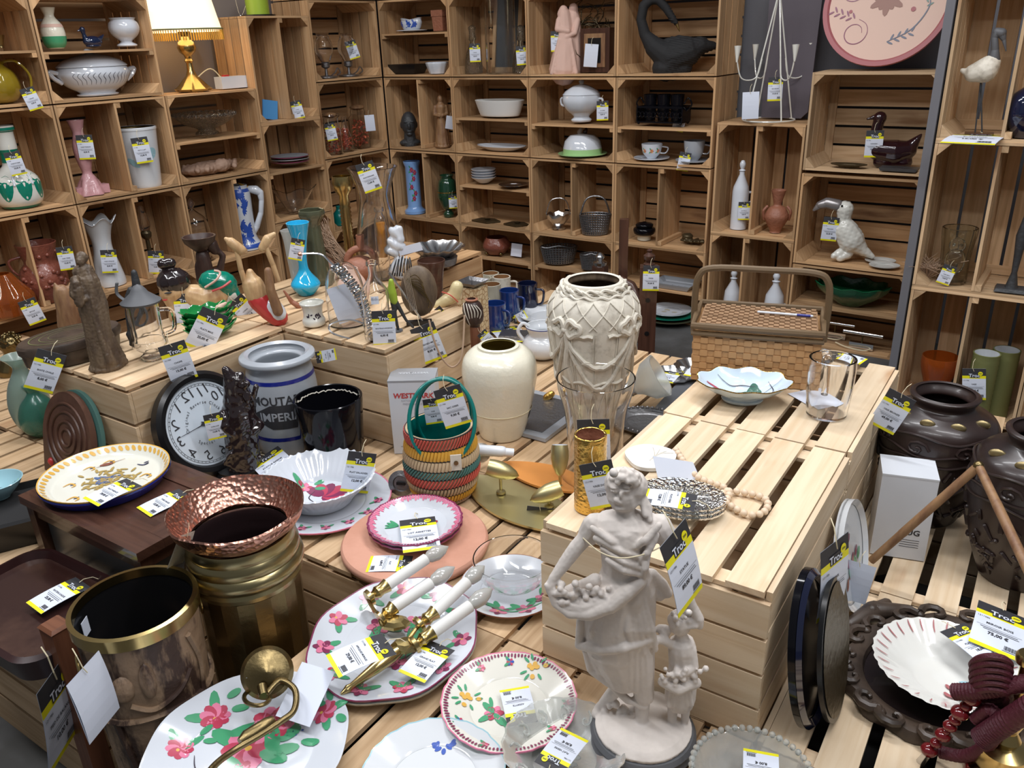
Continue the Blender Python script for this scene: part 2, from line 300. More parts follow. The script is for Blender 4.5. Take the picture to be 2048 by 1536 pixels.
# ---------------- crates ----------------
CH={}
def crate_proto(kind,m,shelf=None):
    k=(kind,m,shelf)
    if k in CH: return dup(CH[k])
    r=bpy.data.objects.new('wooden_crate',None); COL.objects.link(r); r.empty_display_size=.1
    disp=kind=='D'
    w,l,h=(.428,.548,.31) if disp else (.419,.532,.30)
    if kind=='D': M=Matrix()
    elif kind=='H': M=Matrix(((0,1,0,0),(0,0,1,0),(1,0,0,0),(0,0,0,1)))
    else: M=Matrix(((-1,0,0,w),(0,0,1,0),(0,1,0,0),(0,0,0,1)))
    mt=MT[m]; th=.010
    def part(nm,fn):
        b=MB(); b.M=M; fn(b); return b.ob(nm,r,mt,0)
    NS,GP=(3,.011) if m in('crate_mid','crate_honey') and disp else (4,.007)
    INS=disp and m=='crate_new'
    def J(a): return random.uniform(-a,a)
    def base(b):
        n=5; sw=.064 if INS else .073; mg=.0115 if INS else .004; gap=(w-2*mg-n*sw)/(n-1)
        for i in range(n):
            x=mg+i*(sw+gap); b.box(x,x+sw,J(.0015)+.0015,l-.0015+J(.0015),h-.011,h)
        for y in (.012,l-.047): b.box(.012,w-.012,y,y+.035,h-.020,h-.0112)
    def side(x):
        def f(b):
            n=NS; sw=(h-(.004 if INS else .022)-(n-1)*GP)/n
            for i in range(n): z=.001+i*(sw+GP); b.box(x,x+th,.0115,l-.0115,z,z+sw)
        return f
    def end(y):
        def f(b):
            n=NS; sw=(h-.022-(n-1)*GP)/n
            for i in range(n): z=.001+i*(sw+GP)+J(.001); b.box(0,w,y,y+th,z,z+sw)
        return f
    def post(x,y,sx,sy):
        def f(b):
            q=.042; pts=[(x,y),(x+sx*q,y),(x,y+sy*q)]
            if sx*sy<0: pts=pts[::-1]
            b.prism(pts,.002,h-.021)
        return f
    part('base_panel',base)
    for x in (0,w-th): part('side_panel',side(x))
    for y in (0.0005,l-th-.0005): part('end_panel',end(y))
    e=th+.001
    for a in ((e,e,1,1),(w-e,e,-1,1),(e,l-e,1,-1),(w-e,l-e,-1,-1)): part('corner_post',post(*a))
    if shelf:
        b=MB(); X,Y,Z=(l,.27,w) if kind=='H' else (w,.27,l)
        if shelf[0]=='h':
            z=float(shelf[1:])*Z
            for i in range(4): b.box(.012,X-.012,.003+i*.067,.003+i*.067+.064,z-.006,z+.004)
            for x in (.012,X-.032): b.box(x,x+.02,.003,.26,z-.024,z-.0065)
        else:
            x=float(shelf[1:])*X
            for i in range(4): b.box(x-.005,x+.005,.003+i*.067,.003+i*.067+.064,.012,Z-.012)
            for z in (.012,Z-.034): b.box(x+.0055,x+.026,.003,.26,z,z+.022)
        b.ob('shelf_board' if shelf[0]=='h' else 'divider_board',r,mt,0)
    CH[k]=r; return r
def wcrate(w,s,z,kind,label,m='crate_old',shelf=None,sz=1,grp='shelving crates along the wall'):
    c=crate_proto(kind,m,shelf); c.location=wp(w,s,0,z); c.rotation_euler=(0,0,WALLS[w][3]); c.scale=(1,1,sz)
    tag_(c,label,'crate',grp); return c
def dcrate(s,t,z,label,m='crate_new',grp='display crates turned upside down'):
    c=crate_proto('D',m); c.location=E1*s+E2*t+Vector((0,0,z)); c.rotation_euler=(0,0,AD); tag_(c,label,'crate',grp); return c
R0,R1,R2,R3,R4=0,.395,.82,1.245,1.67
wc='wooden wall crate holding '
wcrate('M',-1.9,R3,'H',wc+'the blue and white sauceboat above a black dish',shelf='h0.56'); wcrate('M',-1.9,R2,'H',wc+'the black bust beside a carved wooden figure',shelf='v0.5')
wcrate('M',-1.9,R1,'H',wc+'the tall blue flowered vase',shelf='v0.5'); wcrate('M',-1.9,R0,'H','bottom corner wall crate hidden behind the silver bowl',sz=.94)
wcrate('M',-1.365,R3,'H',wc+'two glass decanters'); wcrate('M',-1.365,R2,'H',wc+'the oval white dish above an oval platter',shelf='h0.46')
wcrate('M',-1.365,R1,'H',wc+'a stack of white bowls',shelf='h0.55'); wcrate('M',-1.365,R0,'H',wc+'the round brown pot with gold feet',shelf='h0.5',sz=.94)
wcrate('M',-.83,R3,'H',wc+'the pink embracing couple figurine'); wcrate('M',-.83,R2,'H',wc+'the white tureen above a green butter dome',shelf='h0.42')
wcrate('M',-.83,R1,'H',wc+'two grey handled baskets',shelf='v0.5'); wcrate('M',-.83,R0,'H',wc+'the pewter basket behind the ornate vase',shelf='h0.5',sz=.94)
wcrate('M',-.295,R3,'H',wc+'the black bird sculpture'); wcrate('M',-.295,R2,'H',wc+'black cups above two teacups',shelf='h0.42')
wcrate('M',-.295,R1,'H',wc+'brown lidded pots left of a leaf dish',shelf='v0.48'); wcrate('M',-.295,R0,'H',wc+'the white square tray above a pile of plates',shelf='h0.42',sz=.94)
wcrate('M',-1.9,R4,'H','crate at the top edge above the blue and white sauceboat')
wcrate('M',.256,.505,'V',wc+'the tall white bottle beside a brown vase',shelf='v0.47'); wcrate('M',.256,0,'V',wc+'the two short white jugs',shelf='v0.42',sz=.95)
wcrate('M',.68,R2+.02,'H',wc+'the dark brown duck',m='crate_mid'); wcrate('M',.68,R1+.01,'H',wc+'the white toucan'); wcrate('M',.68,R0,'H',wc+'the green leaf dish above chrome lights',shelf='h0.5',sz=.95)
for k,(z,l) in enumerate([(.005,'the olive green ribbed vases'),(.535,'the clear owl vase and black candlestick'),(1.065,'the wading bird on a wire leg')]): wcrate('R',0,z,'V',wc+l,m='crate_mid',shelf='v0.48')
for z,l in [(.005,'low'),(.535,'middle'),(1.065,'top')]: wcrate('R',.422,z,'V',l+' crate of the column at the right edge of the photo',m='crate_mid')
wcrate('L',.51+.022,R3,'H',wc+'two hurricane lamps'); wcrate('L',.532,R2,'H',wc+'three jars of dried chillies'); wcrate('L',.532,R1,'H','wooden wall crate behind the glass hurricane shade'); wcrate('L',.532,R4,'H','crate at the top edge above the hurricane lamps')
wcrate('L',.955,1.055,'V',wc+'the blue card folder',shelf='v0.5'); wcrate('L',.955,.525,'V',wc+'three stacked plates above a wavy bowl',shelf='h0.5')
wcrate('L',1.49,R2,'H',wc+'the bubbled glass bowl above a wood carving',shelf='h0.46',m='crate_old'); wcrate('L',1.49,R1,'H',wc+'the heron jug',shelf='v0.56')
wcrate('L',2.026,R3,'H',wc+'the large pale tureen below three small ornaments',shelf='h0.48'); wcrate('L',2.026,R2,'H',wc+'the pink fish vase beside a grey crock',shelf='v0.52'); wcrate('L',2.026,R1,'H',wc+'the ruffled white vase beside an oil lamp',shelf='v0.5')
wcrate('L',2.562,R3,'H',wc+'the yellow glass jug',shelf='h0.5'); wcrate('L',2.562,R2,'H',wc+'the green and white pottery vase'); wcrate('L',2.562,R1,'H',wc+'the red clay urn',shelf='v0.55')
for s in (.532,1.49,2.026,2.562): wcrate('L',s,R0,'H','wooden wall crate on the floor behind the display crates',sz=.94,grp='floor crates of the left wall')
wcrate('L',.955,0,'V','narrow upright wall crate on the floor behind the display',sz=.98)
# display
L0=[]
nm={(-2.84,1.10):'under the frosted green vases',(-3.27,1.10):'at the left edge behind the dark oval tray',(-2.41,1.10):'under the crate that carries the wooden saint',(-1.98,1.10):'under the clock and dark figurine',(-1.55,1.10):'under the flowered salad bowl',(-1.12,1.10):'under the terracotta disc',
(-.69,1.10):'under the front pale crate',(-.26,1.10):'under the leaning round mirror',(.17,1.10):'under the right carved brown vase'}
for (s,t),l in nm.items(): dcrate(s,t,0,'low slatted crate '+l,'crate_new' if s>-.3 else 'crate_mid')
nm={-2.84:'left of the far bronze head',-2.41:'under the rear left upper crate',-1.98:'under the crate with the blue bottle vase',-1.55:'under the cream vase and white box',-1.12:'under the ornate cream urn',-.69:'under the rear pale crate',-.26:'under the plain white carton',.17:'under the left carved brown vase'}
for s,l in nm.items(): dcrate(s,1.65,0,'low slatted crate '+l,'crate_new' if s>-.3 else 'crate_mid')
nm={-1.98:'under the small tan mugs',-1.55:'under the blue mugs',-1.12:'under the frosted lamp shade',-.69:'behind the wicker hamper',-.26:'at the far right below the wall crates'}
for s,l in nm.items(): dcrate(s,2.20,0,'low slatted crate '+l,'crate_mid')
dcrate(-1.98,2.75,0,'low slatted crate under the stoneware mugs by the wall','crate_mid')
for s,l in [(-1.12,'under the platter with wall sconces'),(-.69,'under the grey statue'),(-.26,'under the carved oval mirror frame'),(.17,'at the lower right corner')]: dcrate(s,.55,0,'low slatted crate '+l,'crate_new' if s>-.3 else 'crate_mid')
for s,l in [(-1.88,'under the dark red tray'),(-2.31,'under the dark low table'),(-2.74,'under the carrot bowl and black tray')]: dcrate(s,.55,0,'low slatted crate '+l,'crate_mid')
dcrate(-2.41,1.10,.311,'upper crate carrying the wooden saint and glass stein','crate_honey'); dcrate(-2.41,1.65,.311,'upper crate behind the green corn dishes','crate_mid')
dcrate(-1.98,1.65,.311,'upper crate carrying the turquoise vase, clear bottle and cow horn','crate_honey').scale=(1,.80,1)
dcrate(-.69,1.10,.311,'front pale crate carrying the string of beads','crate_new'); dcrate(-.69,1.651,.311,'rear pale crate carrying the wicker hamper','crate_new')
dcrate(-2.41,2.20,.311,'upper older crate under the silver fluted bowl','crate_old'); dcrate(-2.41,2.20,0,'low slatted crate below the dried straw bunch','crate_mid')
# ---------------- placing helpers ----------------
def hgt(p,yt):
    lo,hi=0,1.5
    for _ in range(40):
        m=(lo+hi)/2
        if proj(p+Vector((0,0,m)))[1]>yt: lo=m
        else: hi=m
    return lo
def SH(w,px,z,d,wpx_,yt):
    p=wpx(w,px,d,z+.002); k=proj(p)[2]/FL; return p,wpx_*k,hgt(p,yt)
def TB(px,py,z,wpx_,yt):
    p=at(px,py,z+.002); k=proj(p)[2]/FL; return p,wpx_*k,hgt(p,yt)
def face(p): return -atan2(p.x,p.y)
class Fr:
    """plane through p that faces the camera; turns pixels into local points"""
    def __init__(s,p,rz=None):
        s.p=Vector(p); s.rz=face(p) if rz is None else rz; s.n=Vector((-sin(face(p)),cos(face(p)),0)) if True else None
        s.n=Vector((p[0],p[1],0)).normalized(); s.R=Matrix.Rotation(-s.rz,3,'Z')
    def __call__(s,px,py,d=0):
        if abs(d)>=1: d*=s.k()
        r=ray(px,py); t=(s.p+s.n*d-O3).dot(s.n)/r.dot(s.n); return s.R@(O3+r*t-s.p)
    def k(s): return proj(s.p)[2]/FL
    def ch(s,L): # [(px,py,rpx,(d))]
        k=s.k(); return [(s(a[0],a[1],a[3]*k if len(a)>3 else 0),a[2]*k) for a in L]
TH={}
def root(name,label,ctg,p,rz=None,group=None,key=None):
    o=E(name,label,ctg,p,face(p) if rz is None else rz,group)
    if key: TH[key]=o
    return o
def vessel(name,label,ctg,p,w,h,pr,m,th=.05,n=40,wave=None,sy=1,rz=None,group=None,inn=None,key=None,solid=False,sk=4,par=None,sharp=40):
    mx=max(a for a,b in pr); P=smo(pr,sk) if sk else pr
    P=[(a/mx*w/2,b*h) for a,b in P]; mb=MB(); mb.lathe([(1e-4,P[0][1])]+P,n,1,sy,wave)
    if not solid:
        t=th*w/2; Q=[(max(a-t,1e-4),b) for a,b in P]; Q[0]=(Q[0][0],P[0][1]+t*1.2)
        Q=[(a,max(b,P[0][1]+t*1.2)) for a,b in Q]
        mb.mi=0; mb.lathe([P[-1],(P[-1][0]-t*.5,P[-1][1]+t*.25),(Q[-1][0],P[-1][1])],n,1,sy,wave); mb.mi=1 if inn else 0
        mb.lathe([(Q[-1][0],P[-1][1])]+Q[::-1][1:]+[(1e-4,P[0][1]+t*1.2)],n,1,sy,wave)
    else: mb.lathe([P[-1],(1e-4,P[-1][1])],n,1,sy,wave)
    o=mb.ob(name,par,[MT[m]]+([MT[inn]] if inn else []),sharp)
    if par is None:
        o.location=p; o.rotation_euler=(0,0,face(p) if rz is None else rz); tag_(o,label,ctg,group)
    if key: TH[key]=o
    o['_w']=w; o['_h']=h
    o['_p']=[c for ab in P for c in ab]
    return o
def radf(o):
    q=list(o['_p']); pr=[(q[i],q[i+1]) for i in range(0,len(q),2)]
    def f(z):
        for (a,b),(c,d) in zip(pr,pr[1:]):
            if b<=z<=d and d>b: return a+(c-a)*(z-b)/(d-b)
        return pr[-1][0]
    return f
def cyl(o,off=.0006,a0=-pi/2):
    """surface map for painting on a vessel: x runs round the front, y is height"""
    f=radf(o); R=o['_w']/2
    def g(x,y):
        r=f(y)+off; t=a0+x/R; return (r*cos(t),r*sin(t),y)
    return g
def part(fn,name,par,m,smooth=40):
    mb=MB(); fn(mb); return mb.ob(name,par,[MT[k] for k in m] if isinstance(m,(list,tuple)) else MT[m],smooth)
def handle(par,pts,r,m,name='handle',k=6,flat=1,n=8):
    return part(lambda b:b.tube(cat(pts,k),r,n,flat=flat),name,par,m)
def plate(name,label,ctg,p,w,m,hh=.022,rim='rim',n=64,wave=None,sy=1,rz=None,group=None,par=None,key=None,well=.62,rimm=None,rimw=.03,th=.004):
    R=w/2; top=[(1e-4,.006),(R*well*.96,.0065),(R*well*1.03,.009),(R*(1-rimw),hh*.97),(R,hh)]
    bot=[(R*.995,hh-th),(R*well*1.05,.004),(R*well*.8,.0),(1e-4,.0)]
    T=smo(top[1:4],3); T=[top[0]]+T
    mb=MB(); mb.lathe(T,n,1,sy,wave); mb.mi=1 if rimm else 0; mb.lathe([T[-1],top[4],bot[0]],n,1,sy,wave); mb.mi=0; mb.lathe(bot,n,1,sy,wave)
    o=mb.ob(name,par,[MT[m]]+([MT[rimm]] if rimm else []),50)
    if par is None: o.location=p; o.rotation_euler=(0,0,face(p) if rz is None else rz); tag_(o,label,ctg,group)
    def f(x,y,off=.0006):
        r=hypot(x,y/sy)
        for (a,b),(c,d) in zip(T,T[1:]):
            if a<=r<=c: return (x,y,b+(d-b)*(r-a)/(c-a)+off)
        return (x,y,hh+off)
    if key: TH[key]=o
    return o,f
def flower(mb,f,x,y,s,c1=1,c2=2,leaf=3,a=0,n=6,leaves=2):
    for k in range(leaves): mb.mi=leaf; petal(mb,f,x,y,a+2.2+k*1.5,s*1.15,s*.42)
    for k in range(n): mb.mi=c1 if k%2 else c2; petal(mb,f,x,y,a+k*2*pi/n,s*.62,s*.42)
    mb.mi=4; petal(mb,f,x-s*.08,y,a,s*.17,s*.15)
def dig(name,par,pts,r,m,**k): return part(lambda b:b.tube(cat(pts,k.get('k',6)),r,k.get('n',8)),name,par,m)
FT=[(.5,0),(.55,.03),(.42,.08)]
# ================= left wall =================
zs=R3+.012
# column with the lamp : shade lamp
p,w,h=SH('L',388,R2+.424,.10,120,-25)
p,w,h=SH('L',388,1.243,.12,60,62)
lamp=root('table_lamp','lit brass table lamp with fringed cream fabric shade on the wall crates','lamp',p,key='lamp')
F=Fr(p); k=F.k()
part(lambda b:b.lathe([(a*k,z*k) for a,z in [(30,0),(34,4),(26,10),(20,17),(11,28),(7,38),(6,52),(9,56),(6,60),(8,66),(15,72),(18,80),(15,90),(8,95),(6,100),(11,105),(12,110),(5,116),(4,125)]],28,wave=lambda t,i,r,z:(1+(.08*cos(8*t) if i<4 else 0),0)),'base',lamp,'brass')
part(lambda b:b.tube([(0,0,125*k),(0,0,170*k)],.006,8),'stem',lamp,'brass')
def shade(b):
    z0=108*k; b.mi=0; b.lathe([(72*k,z0),(66*k,z0+28*k),(46*k,z0+130*k),(46*k-.002,z0+130*k),(72*k-.002,z0)],24)
ms=bpy.data.materials.new('shade_cloth'); ms.use_nodes=True; I=ms.node_tree.nodes['Principled BSDF'].inputs; I['Base Color'].default_value=(.85,.78,.6,1); I['Emission Color'].default_value=(1,.80,.52,1); I['Emission Strength'].default_value=1.15; MT['shade']=ms
part(shade,'lamp_shade',lamp,'shade')
def fringe(b):
    z0=108*k
    for i in range(90):
        t=2*pi*i/90; b.box(-.0022,.0022,-.001,.001,0,0) if 0 else None
        b.tube([(72.5*k*cos(t),72.5*k*sin(t),z0+3*k),(72.5*k*cos(t),72.5*k*sin(t),z0-15*k)],.0022,4)
part(fringe,'fringe',lamp,'mustard')
part(lambda b:b.tube([(73*k*cos(t),73*k*sin(t),111*k+.004) for t in [2*pi*i/40 for i in range(40)]],.004,6,closed=True),'trim',lamp,'olive')
lb=bpy.data.lights.new('lamp_bulb_light','POINT'); lb.energy=5.5; lb.color=(1,.62,.30); lb.shadow_soft_size=.03
lo=bpy.data.objects.new('lamp_bulb_light',lb); COL.objects.link(lo); lo.location=p+Vector((0,0,100*k))
p,w,h=SH('L',468,1.243,.10,70,152)
b=MB(); b.box(-w/2,w/2,-.03,.03,0,h); TH['whitebox']=tag_(b.ob('power_adapter',None,MT['plastic_white'],0),'small white box with a red switch beside the lit table lamp','adapter'); o=TH['whitebox']; o.location=p; o.rotation_euler=(0,0,rad(54))
part(lambda b:b.box(-w*.3,-w*.15,-.012,.012,h,h+.008),'switch',o,'red'); handle(o,[(-w*.3,0,h*.6),(-w*.6,.02,h*1.7),(-w*1.1,.03,h*.9)],.003,'string','cord')
# glass pieces above column c1
p,w,h=SH('L',517,1.588,.10,45,-30)
o=vessel('green_lantern','pale green glass lantern on a black foot at the top edge above the lamp','lantern',p,w,.12,[(1,0),(1,1)],'lime',sk=0,key='lantern'); part(lambda b:b.lathe([(w*.75,0),(w*.75,.006),(1e-4,.006)],24,c=(0,0,-.001)),'foot',o,'black'); handle(o,[(-w*.9,0,.12),(-w*.75,0,0),(-w*.3,0,.1)],.0018,'steel','wire')
# c3 top
p,w,h=SH('L',113,R3+.215,.1,45,15)
o=vessel('pottery_vase','slim sand and green layered pottery vase at the top left','vase',p,w,h,[(.62,0),(.9,.12),(1,.36),(.85,.58),(.42,.78),(.5,.9),(.62,1)],'cream',key='sandvase')
def bands(o,L):
    f=radf(o); mb=MB(); ms=[]
    for z0,z1,m in L:
        ms.append(MT[m]); mb.mi=len(ms)-1; H=o['_h']; mb.lathe([(f(H*(z0+(z1-z0)*i/8))+.0008,H*(z0+(z1-z0)*i/8)) for i in range(9)],40)
    return mb.ob('painted_band',o,ms,40)
bands(o,[(.02,.3,'paint_green'),(.52,.60,'terra_pale')])
p,w,h=SH('L',188,R3+.215,.1,45,52)
def duck(name,label,p,w,m,key,sgn=1,hm=None,bill='black'):
    o=root(name,label,'duck ornament',p,WALLS['M'][3] if sgn<0 else rad(54),key=key); b=MB(); s=w
    b.ell((0,0,.24*s),(.44*s,.24*s,.24*s),20); b.limb([((.3*s,0,.30*s),.13*s),((.56*s,0,.50*s),.03*s)]); b.limb([((-.30*s,0,.30*s),.13*s),((-.34*s,0,.55*s),.085*s),((-.36*s,0,.74*s),.12*s)])
    b.ell((0,0,.06*s),(.36*s,.22*s,.07*s),16)
    sculpt(b,'body',o,MT[m],s*.018,4)
    part(lambda b:b.limb([((-.44*s,0,.72*s),.06*s),((-.58*s,0,.68*s),.025*s)]),'bill',o,hm or m); return o
duck('duck_ornament','tiny glossy dark blue duck between two small vases',p,w,'duck_blue','bluduck')
p,w,h=SH('L',255,R3+.215,.1,56,36)
vessel('footed_urn','small white footed porcelain urn with vertical lobes','urn',p,w,h,[(.62,0),(.66,.06),(.42,.14),(.40,.2),(.8,.38),(1,.6),(.95,.82),(.78,.93),(.88,1)],'white',wave=lambda t,i,r,z:(1+.025*abs(cos(4*t)),0),key='urn')
p,w,h=SH('L',197,R3+.012,.13,137,112)
def tureen(name,label,p,w,h,m,key,sy=.62,rz=rad(54),wave=None,lid=.62,blue=None,hd=.12):
    o=vessel(name,label,'tureen',p,w,h*lid,[(.55,0),(.58,.06),(.5,.12),(.8,.35),(1,.68),(1,.85),(.93,1)],m,sy=sy,rz=rz,wave=wave,key=key)
    part(lambda b:b.lathe([(a*w/2,h*lid+z*h*(1-lid)) for a,z in [(.97,0),(.97,.06),(.80,.35),(.5,.6),(.15,.72),(.08,.8),(.15,.9),(.10,1),(0.001,1)]],36,1,sy,wave),'lid',o,m)
    for sx in (-1,1): part(lambda b:b.tube(cat([(sx*w*.46,-.0,h*.30),(sx*w*.56,0,h*.42),(sx*w*.60,0,h*.55),(sx*w*.47,0,h*.50)],6),h*.05,8),'handle',o,m)
    return o
w*=1.06; h*=1.18
o=tureen('soup_tureen','large oval pale tureen with fine grey decoration and side handles',p,w,h,'white','tureenL')
g=cyl(o); b=MB(); 
for i in range(14): a=-.9+i*.14; stroke(b,lambda x,y:(g(x,y)[0],g(x,y)[1]*.62-.0004,y),[(a*w*.5,h*.25),(a*w*.5+.006,h*.34),(a*w*.5-.004,h*.43),(a*w*.5+.01,h*.5)],.0022)
b.ob('painted_sprig',o,MT['paint_dark'],0)
# c4 top
p,w,h=SH('L',4,R3+.012,.10,80,128)
o=vessel('glass_jug','ribbed yellow glass jug with a curved handle at the left edge','jug',p,w,h,[(.5,0),(.8,.1),(1,.4),(.85,.75),(.5,.95),(.55,1)],'glass_yellow',wave=lambda t,i,r,z:(1+.02*cos(24*t),0),key='yjug'); handle(o,[(w*.1,0,h),(w*.5,0,h*1.05),(w*.75,0,h*.7),(w*.72,0,h*.3)],.005,'glass_yellow')
p,w,h=SH('L',2,R3+.225,.1,24,70); vessel('brass_cup','small brass cup at the upper left edge','cup',p,w,h,[(.6,0),(.5,.2),(1,1)],'brass_old')
# c4 row2 green vase
p,w,h=SH('L',44,R2+.012,.10,88,252)
o=vessel('pottery_vase','bulbous white pottery vase with emerald glaze and swags','vase',p,w,h,[(.72,0),(.95,.08),(1,.2),(.93,.36),(.5,.48),(.34,.54),(.34,.66),(.42,.72),(.42,.92),(.50,.95),(.48,1)],'toucan_white',key='greenvase')
bands(o,[(0,.03,'green_ceramic'),(.56,.72,'green_ceramic'),(.93,.985,'green_ceramic')]); g=cyl(o)
b=MB()
for a in (-.045,.03,.105,-.12): petal(b,g,a,h*.42,-pi/2,h*.32,.062,14,.3)
b.ob('glaze_patch',o,MT['green_ceramic'],0)
for a in (-.0075,.0675): part(lambda b:b.limb([(g(a,h*.3),.005),(g(a,h*.4),.006),(g(a+.01,h*.42),.004)]),'applied_swag',o,'white')
# c3 row2
p,w,h=SH('L',184,R2+.012,.10,52,240)
o=root('fish_vase','pink ceramic fish standing on its tail fins','fish ornament',p,rad(54),key='fish'); b=MB(); b.lathe([(a*w/2,z*h) for a,z in smo([(1.05,0),(1.0,.04),(.6,.22),(.36,.3),(.5,.42),(.62,.55),(.6,.68),(.4,.82),(.46,.9),(.62,1)])],24,1,.8,lambda t,i,r,z:(1+(.16*cos(5*t) if z<.2*h else .03*cos(14*t)),.0)); b.ob('body',o,MT['pink_ceramic'],60)
for s in (-1,1): part(lambda b:b.prism([(s*w*.2,-w*.1),(s*w*.65,-w*.2),(s*w*.65,w*.2),(s*w*.2,w*.1)][::s],0,h*.12),'fin',o,'pink_ceramic')
p,w,h=SH('L',293,R2+.012,.10,78,254)
o=vessel('utensil_crock','pale grey crock painted with a blue bird','crock',p,w,h,[(.74,0),(.78,.04),(1,.93),(1.03,.96),(1,1)],'milk',key='crock',inn='brass_old'); g=cyl(o); b=MB()
petal(b,g,0,h*.5,.3,w*.5,w*.3,14); petal(b,g,.01,h*.55,1.2,w*.45,w*.2,12); petal(b,g,-.012,h*.35,2.6,w*.4,w*.15,12); b.ob('painted_bird',o,MT['skyblue'],0)
# c2 row2
p,w,h=SH('L',415,R2+.21,.11,116,226)
o=vessel('glass_cake_bowl','clear footed glass bowl with a bubbled rim','bowl',p,w,h,[(.4,0),(.38,.1),(.3,.25),(.7,.5),(1,.85),(1,1)],'glass_ribbed',key='bubbowl',th=.04)
def beads(b):
    for i in range(30):
        t=2*pi*i/30; b.ell((w/2*cos(t),w/2*sin(t),h*.95),h*.1,8)
part(beads,'bubbled_rim',o,'glass')
p,w,h=SH('L',425,R2+.012,.10,112,308)
o=root('wood_relief','pale wooden relief carving of a lion head, lying on the crate','carving',p,rad(54),key='relief'); random.seed(3); b=MB(); b.ell((-.01,.02,.03),(w*.5,.06,.035))
for i in range(40):
    a=random.uniform(-.5,.5); c=random.uniform(-.05,.05); b.limb([((a*w,c,.03),.014),((a*w+.02,c+.02,.05),.010)],8)
b.ell((w*.15,-.03,.04),(.05,.035,.035)); sculpt(b,'carving',o,mat('relief_wood',(.38,.25,.18),.7),.004,3,.004,(60,60,60))
# c1
p,w,h=SH('L',538,1.055+.012,.10,40,205)
o=part(lambda b:(b.box(-.05,.05,-.012,-.006,0,.10,.0,.0)),'card_folder',None,'blue_card',0); o.location=p; o.rotation_euler=(0,rad(10),rad(54)); tag_(o,'blue card folder standing in the upright crate','folder'); TH['folder']=o
part(lambda b:b.box(.052,.054,-.03,.05,-.001,.0),'x',None,'paper') if 0 else None
p,w,h=SH('L',581,.525+.285,.12,76,318)
for i in range(3):
    q=p+Vector((0,0,i*.0135)); plate('serving_plate',['lowest grey plate of the three stacked in the crate','middle dark-rimmed plate of the three stacked in the crate','top plate with a small tag of the three stacked in the crate'][i],'plate',q,w,'stoneware' if i!=1 else 'terra_brown',hh=.02,n=40,rimm='paint_plum' if i!=1 else 'stoneware',group='stacked plates in the left wall',key='stackp%d'%i)
p,w,h=SH('L',592,.525+.012,.08,84,376)
vessel('wavy_bowl','clear glass bowl with a flared wavy rim behind the dark green vase','bowl',p,w,h,[(.3,0),(.35,.1),(.5,.3),(.7,.6),(1,1)],'glass',wave=lambda t,i,r,z:(1+.12*cos(5*t)*(z/h),.012*cos(5*t)*(z/h)),key='wavy',th=.04)
# c0 lamps
for px,l in ((654,'left'),(699,'right')):
    p,w,h=SH('L',px,R3+.012,.10,42,66)
    o=root('candle_lamp','pewter chamberstick with a clear glass chimney, '+l+' of the pair','candle lamp',p,rad(54),'hurricane candle lamps',key='hl'+l)
    part(lambda b:b.lathe([(a*w/2,z*h) for a,z in [(1,0),(1,.03),(.6,.04),(.15,.06),(.12,.2),(.4,.24),(.42,.33),(.3,.36)]],24),'candle_base',o,'pewter')
    part(lambda b:b.lathe([(a*w/2,z*h) for a,z in smo([(.42,.36),(.6,.45),(.85,.62),(.75,.8),(.55,.92),(.62,1)])],24),'glass_chimney',o,'glass')
    handle(o,[(w*.3,0,.01),(w*.55,0,h*.1),(w*.75,0,h*.2),(w*.9,0,h*.1),(w*.7,0,h*.04)],.004,'pewter')
# chilli jars
for i,(px,wp_,yt,l,pr) in enumerate([(669,36,228,'wide dark jar of dried chillies with cork, leftmost of three',[(1,0),(1,.6),(.8,.75),(.8,.9),(1,.95),(.9,1)]),(694,28,234,'narrow bottle of red chillies, middle one of three',[(1,0),(1,.35),(.55,.65),(.35,.8),(.35,1)]),(722,38,212,'tall square jar of red chillies, rightmost of three',[(1,0),(1,.72),(.7,.8),(.75,.86),(.6,1)])]):
    p,w,h=SH('L',px,R2+.012,.06+.03*i,wp_,yt); o=vessel('chilli_jar',l,'jar',p,w,h,pr,'glass',key='jar%d'%i,sk=0,n=24 if i<2 else 4,th=.06); random.seed(i)
    def ch(b):
        for q in range(90):
            z=random.uniform(.05,.66)*h; a=random.random()*6.3; r=w/2*.80*sqrt(random.random())*(1-.5*(z/h>.4)*(i==1)); c=Vector((r*cos(a),r*sin(a),z)); d=Vector((random.uniform(-1,1),random.uniform(-1,1),random.uniform(-.6,.6)))*.009
            b.tube([c-d,c,c+d+Vector((0,0,.003))],[.0035,.0055,.002],5)
    x=part(ch,'dried_chillies',o,'chili',30); x['kind']='stuff'
    if i!=1: part(lambda b:b.ell((0,0,h*.97),(w*.38,w*.38,h*.07),14),'stopper',o,'wood_mid')
p,w,h=SH('L',681,R1+.012,.08,22,412); vessel('blue_bottle','small teal bottle half hidden behind the brass candlestick','bottle',p,w*1.3,h,[(1,0),(1,.5),(.4,.8),(.4,1)],'teal',key='tealbot')
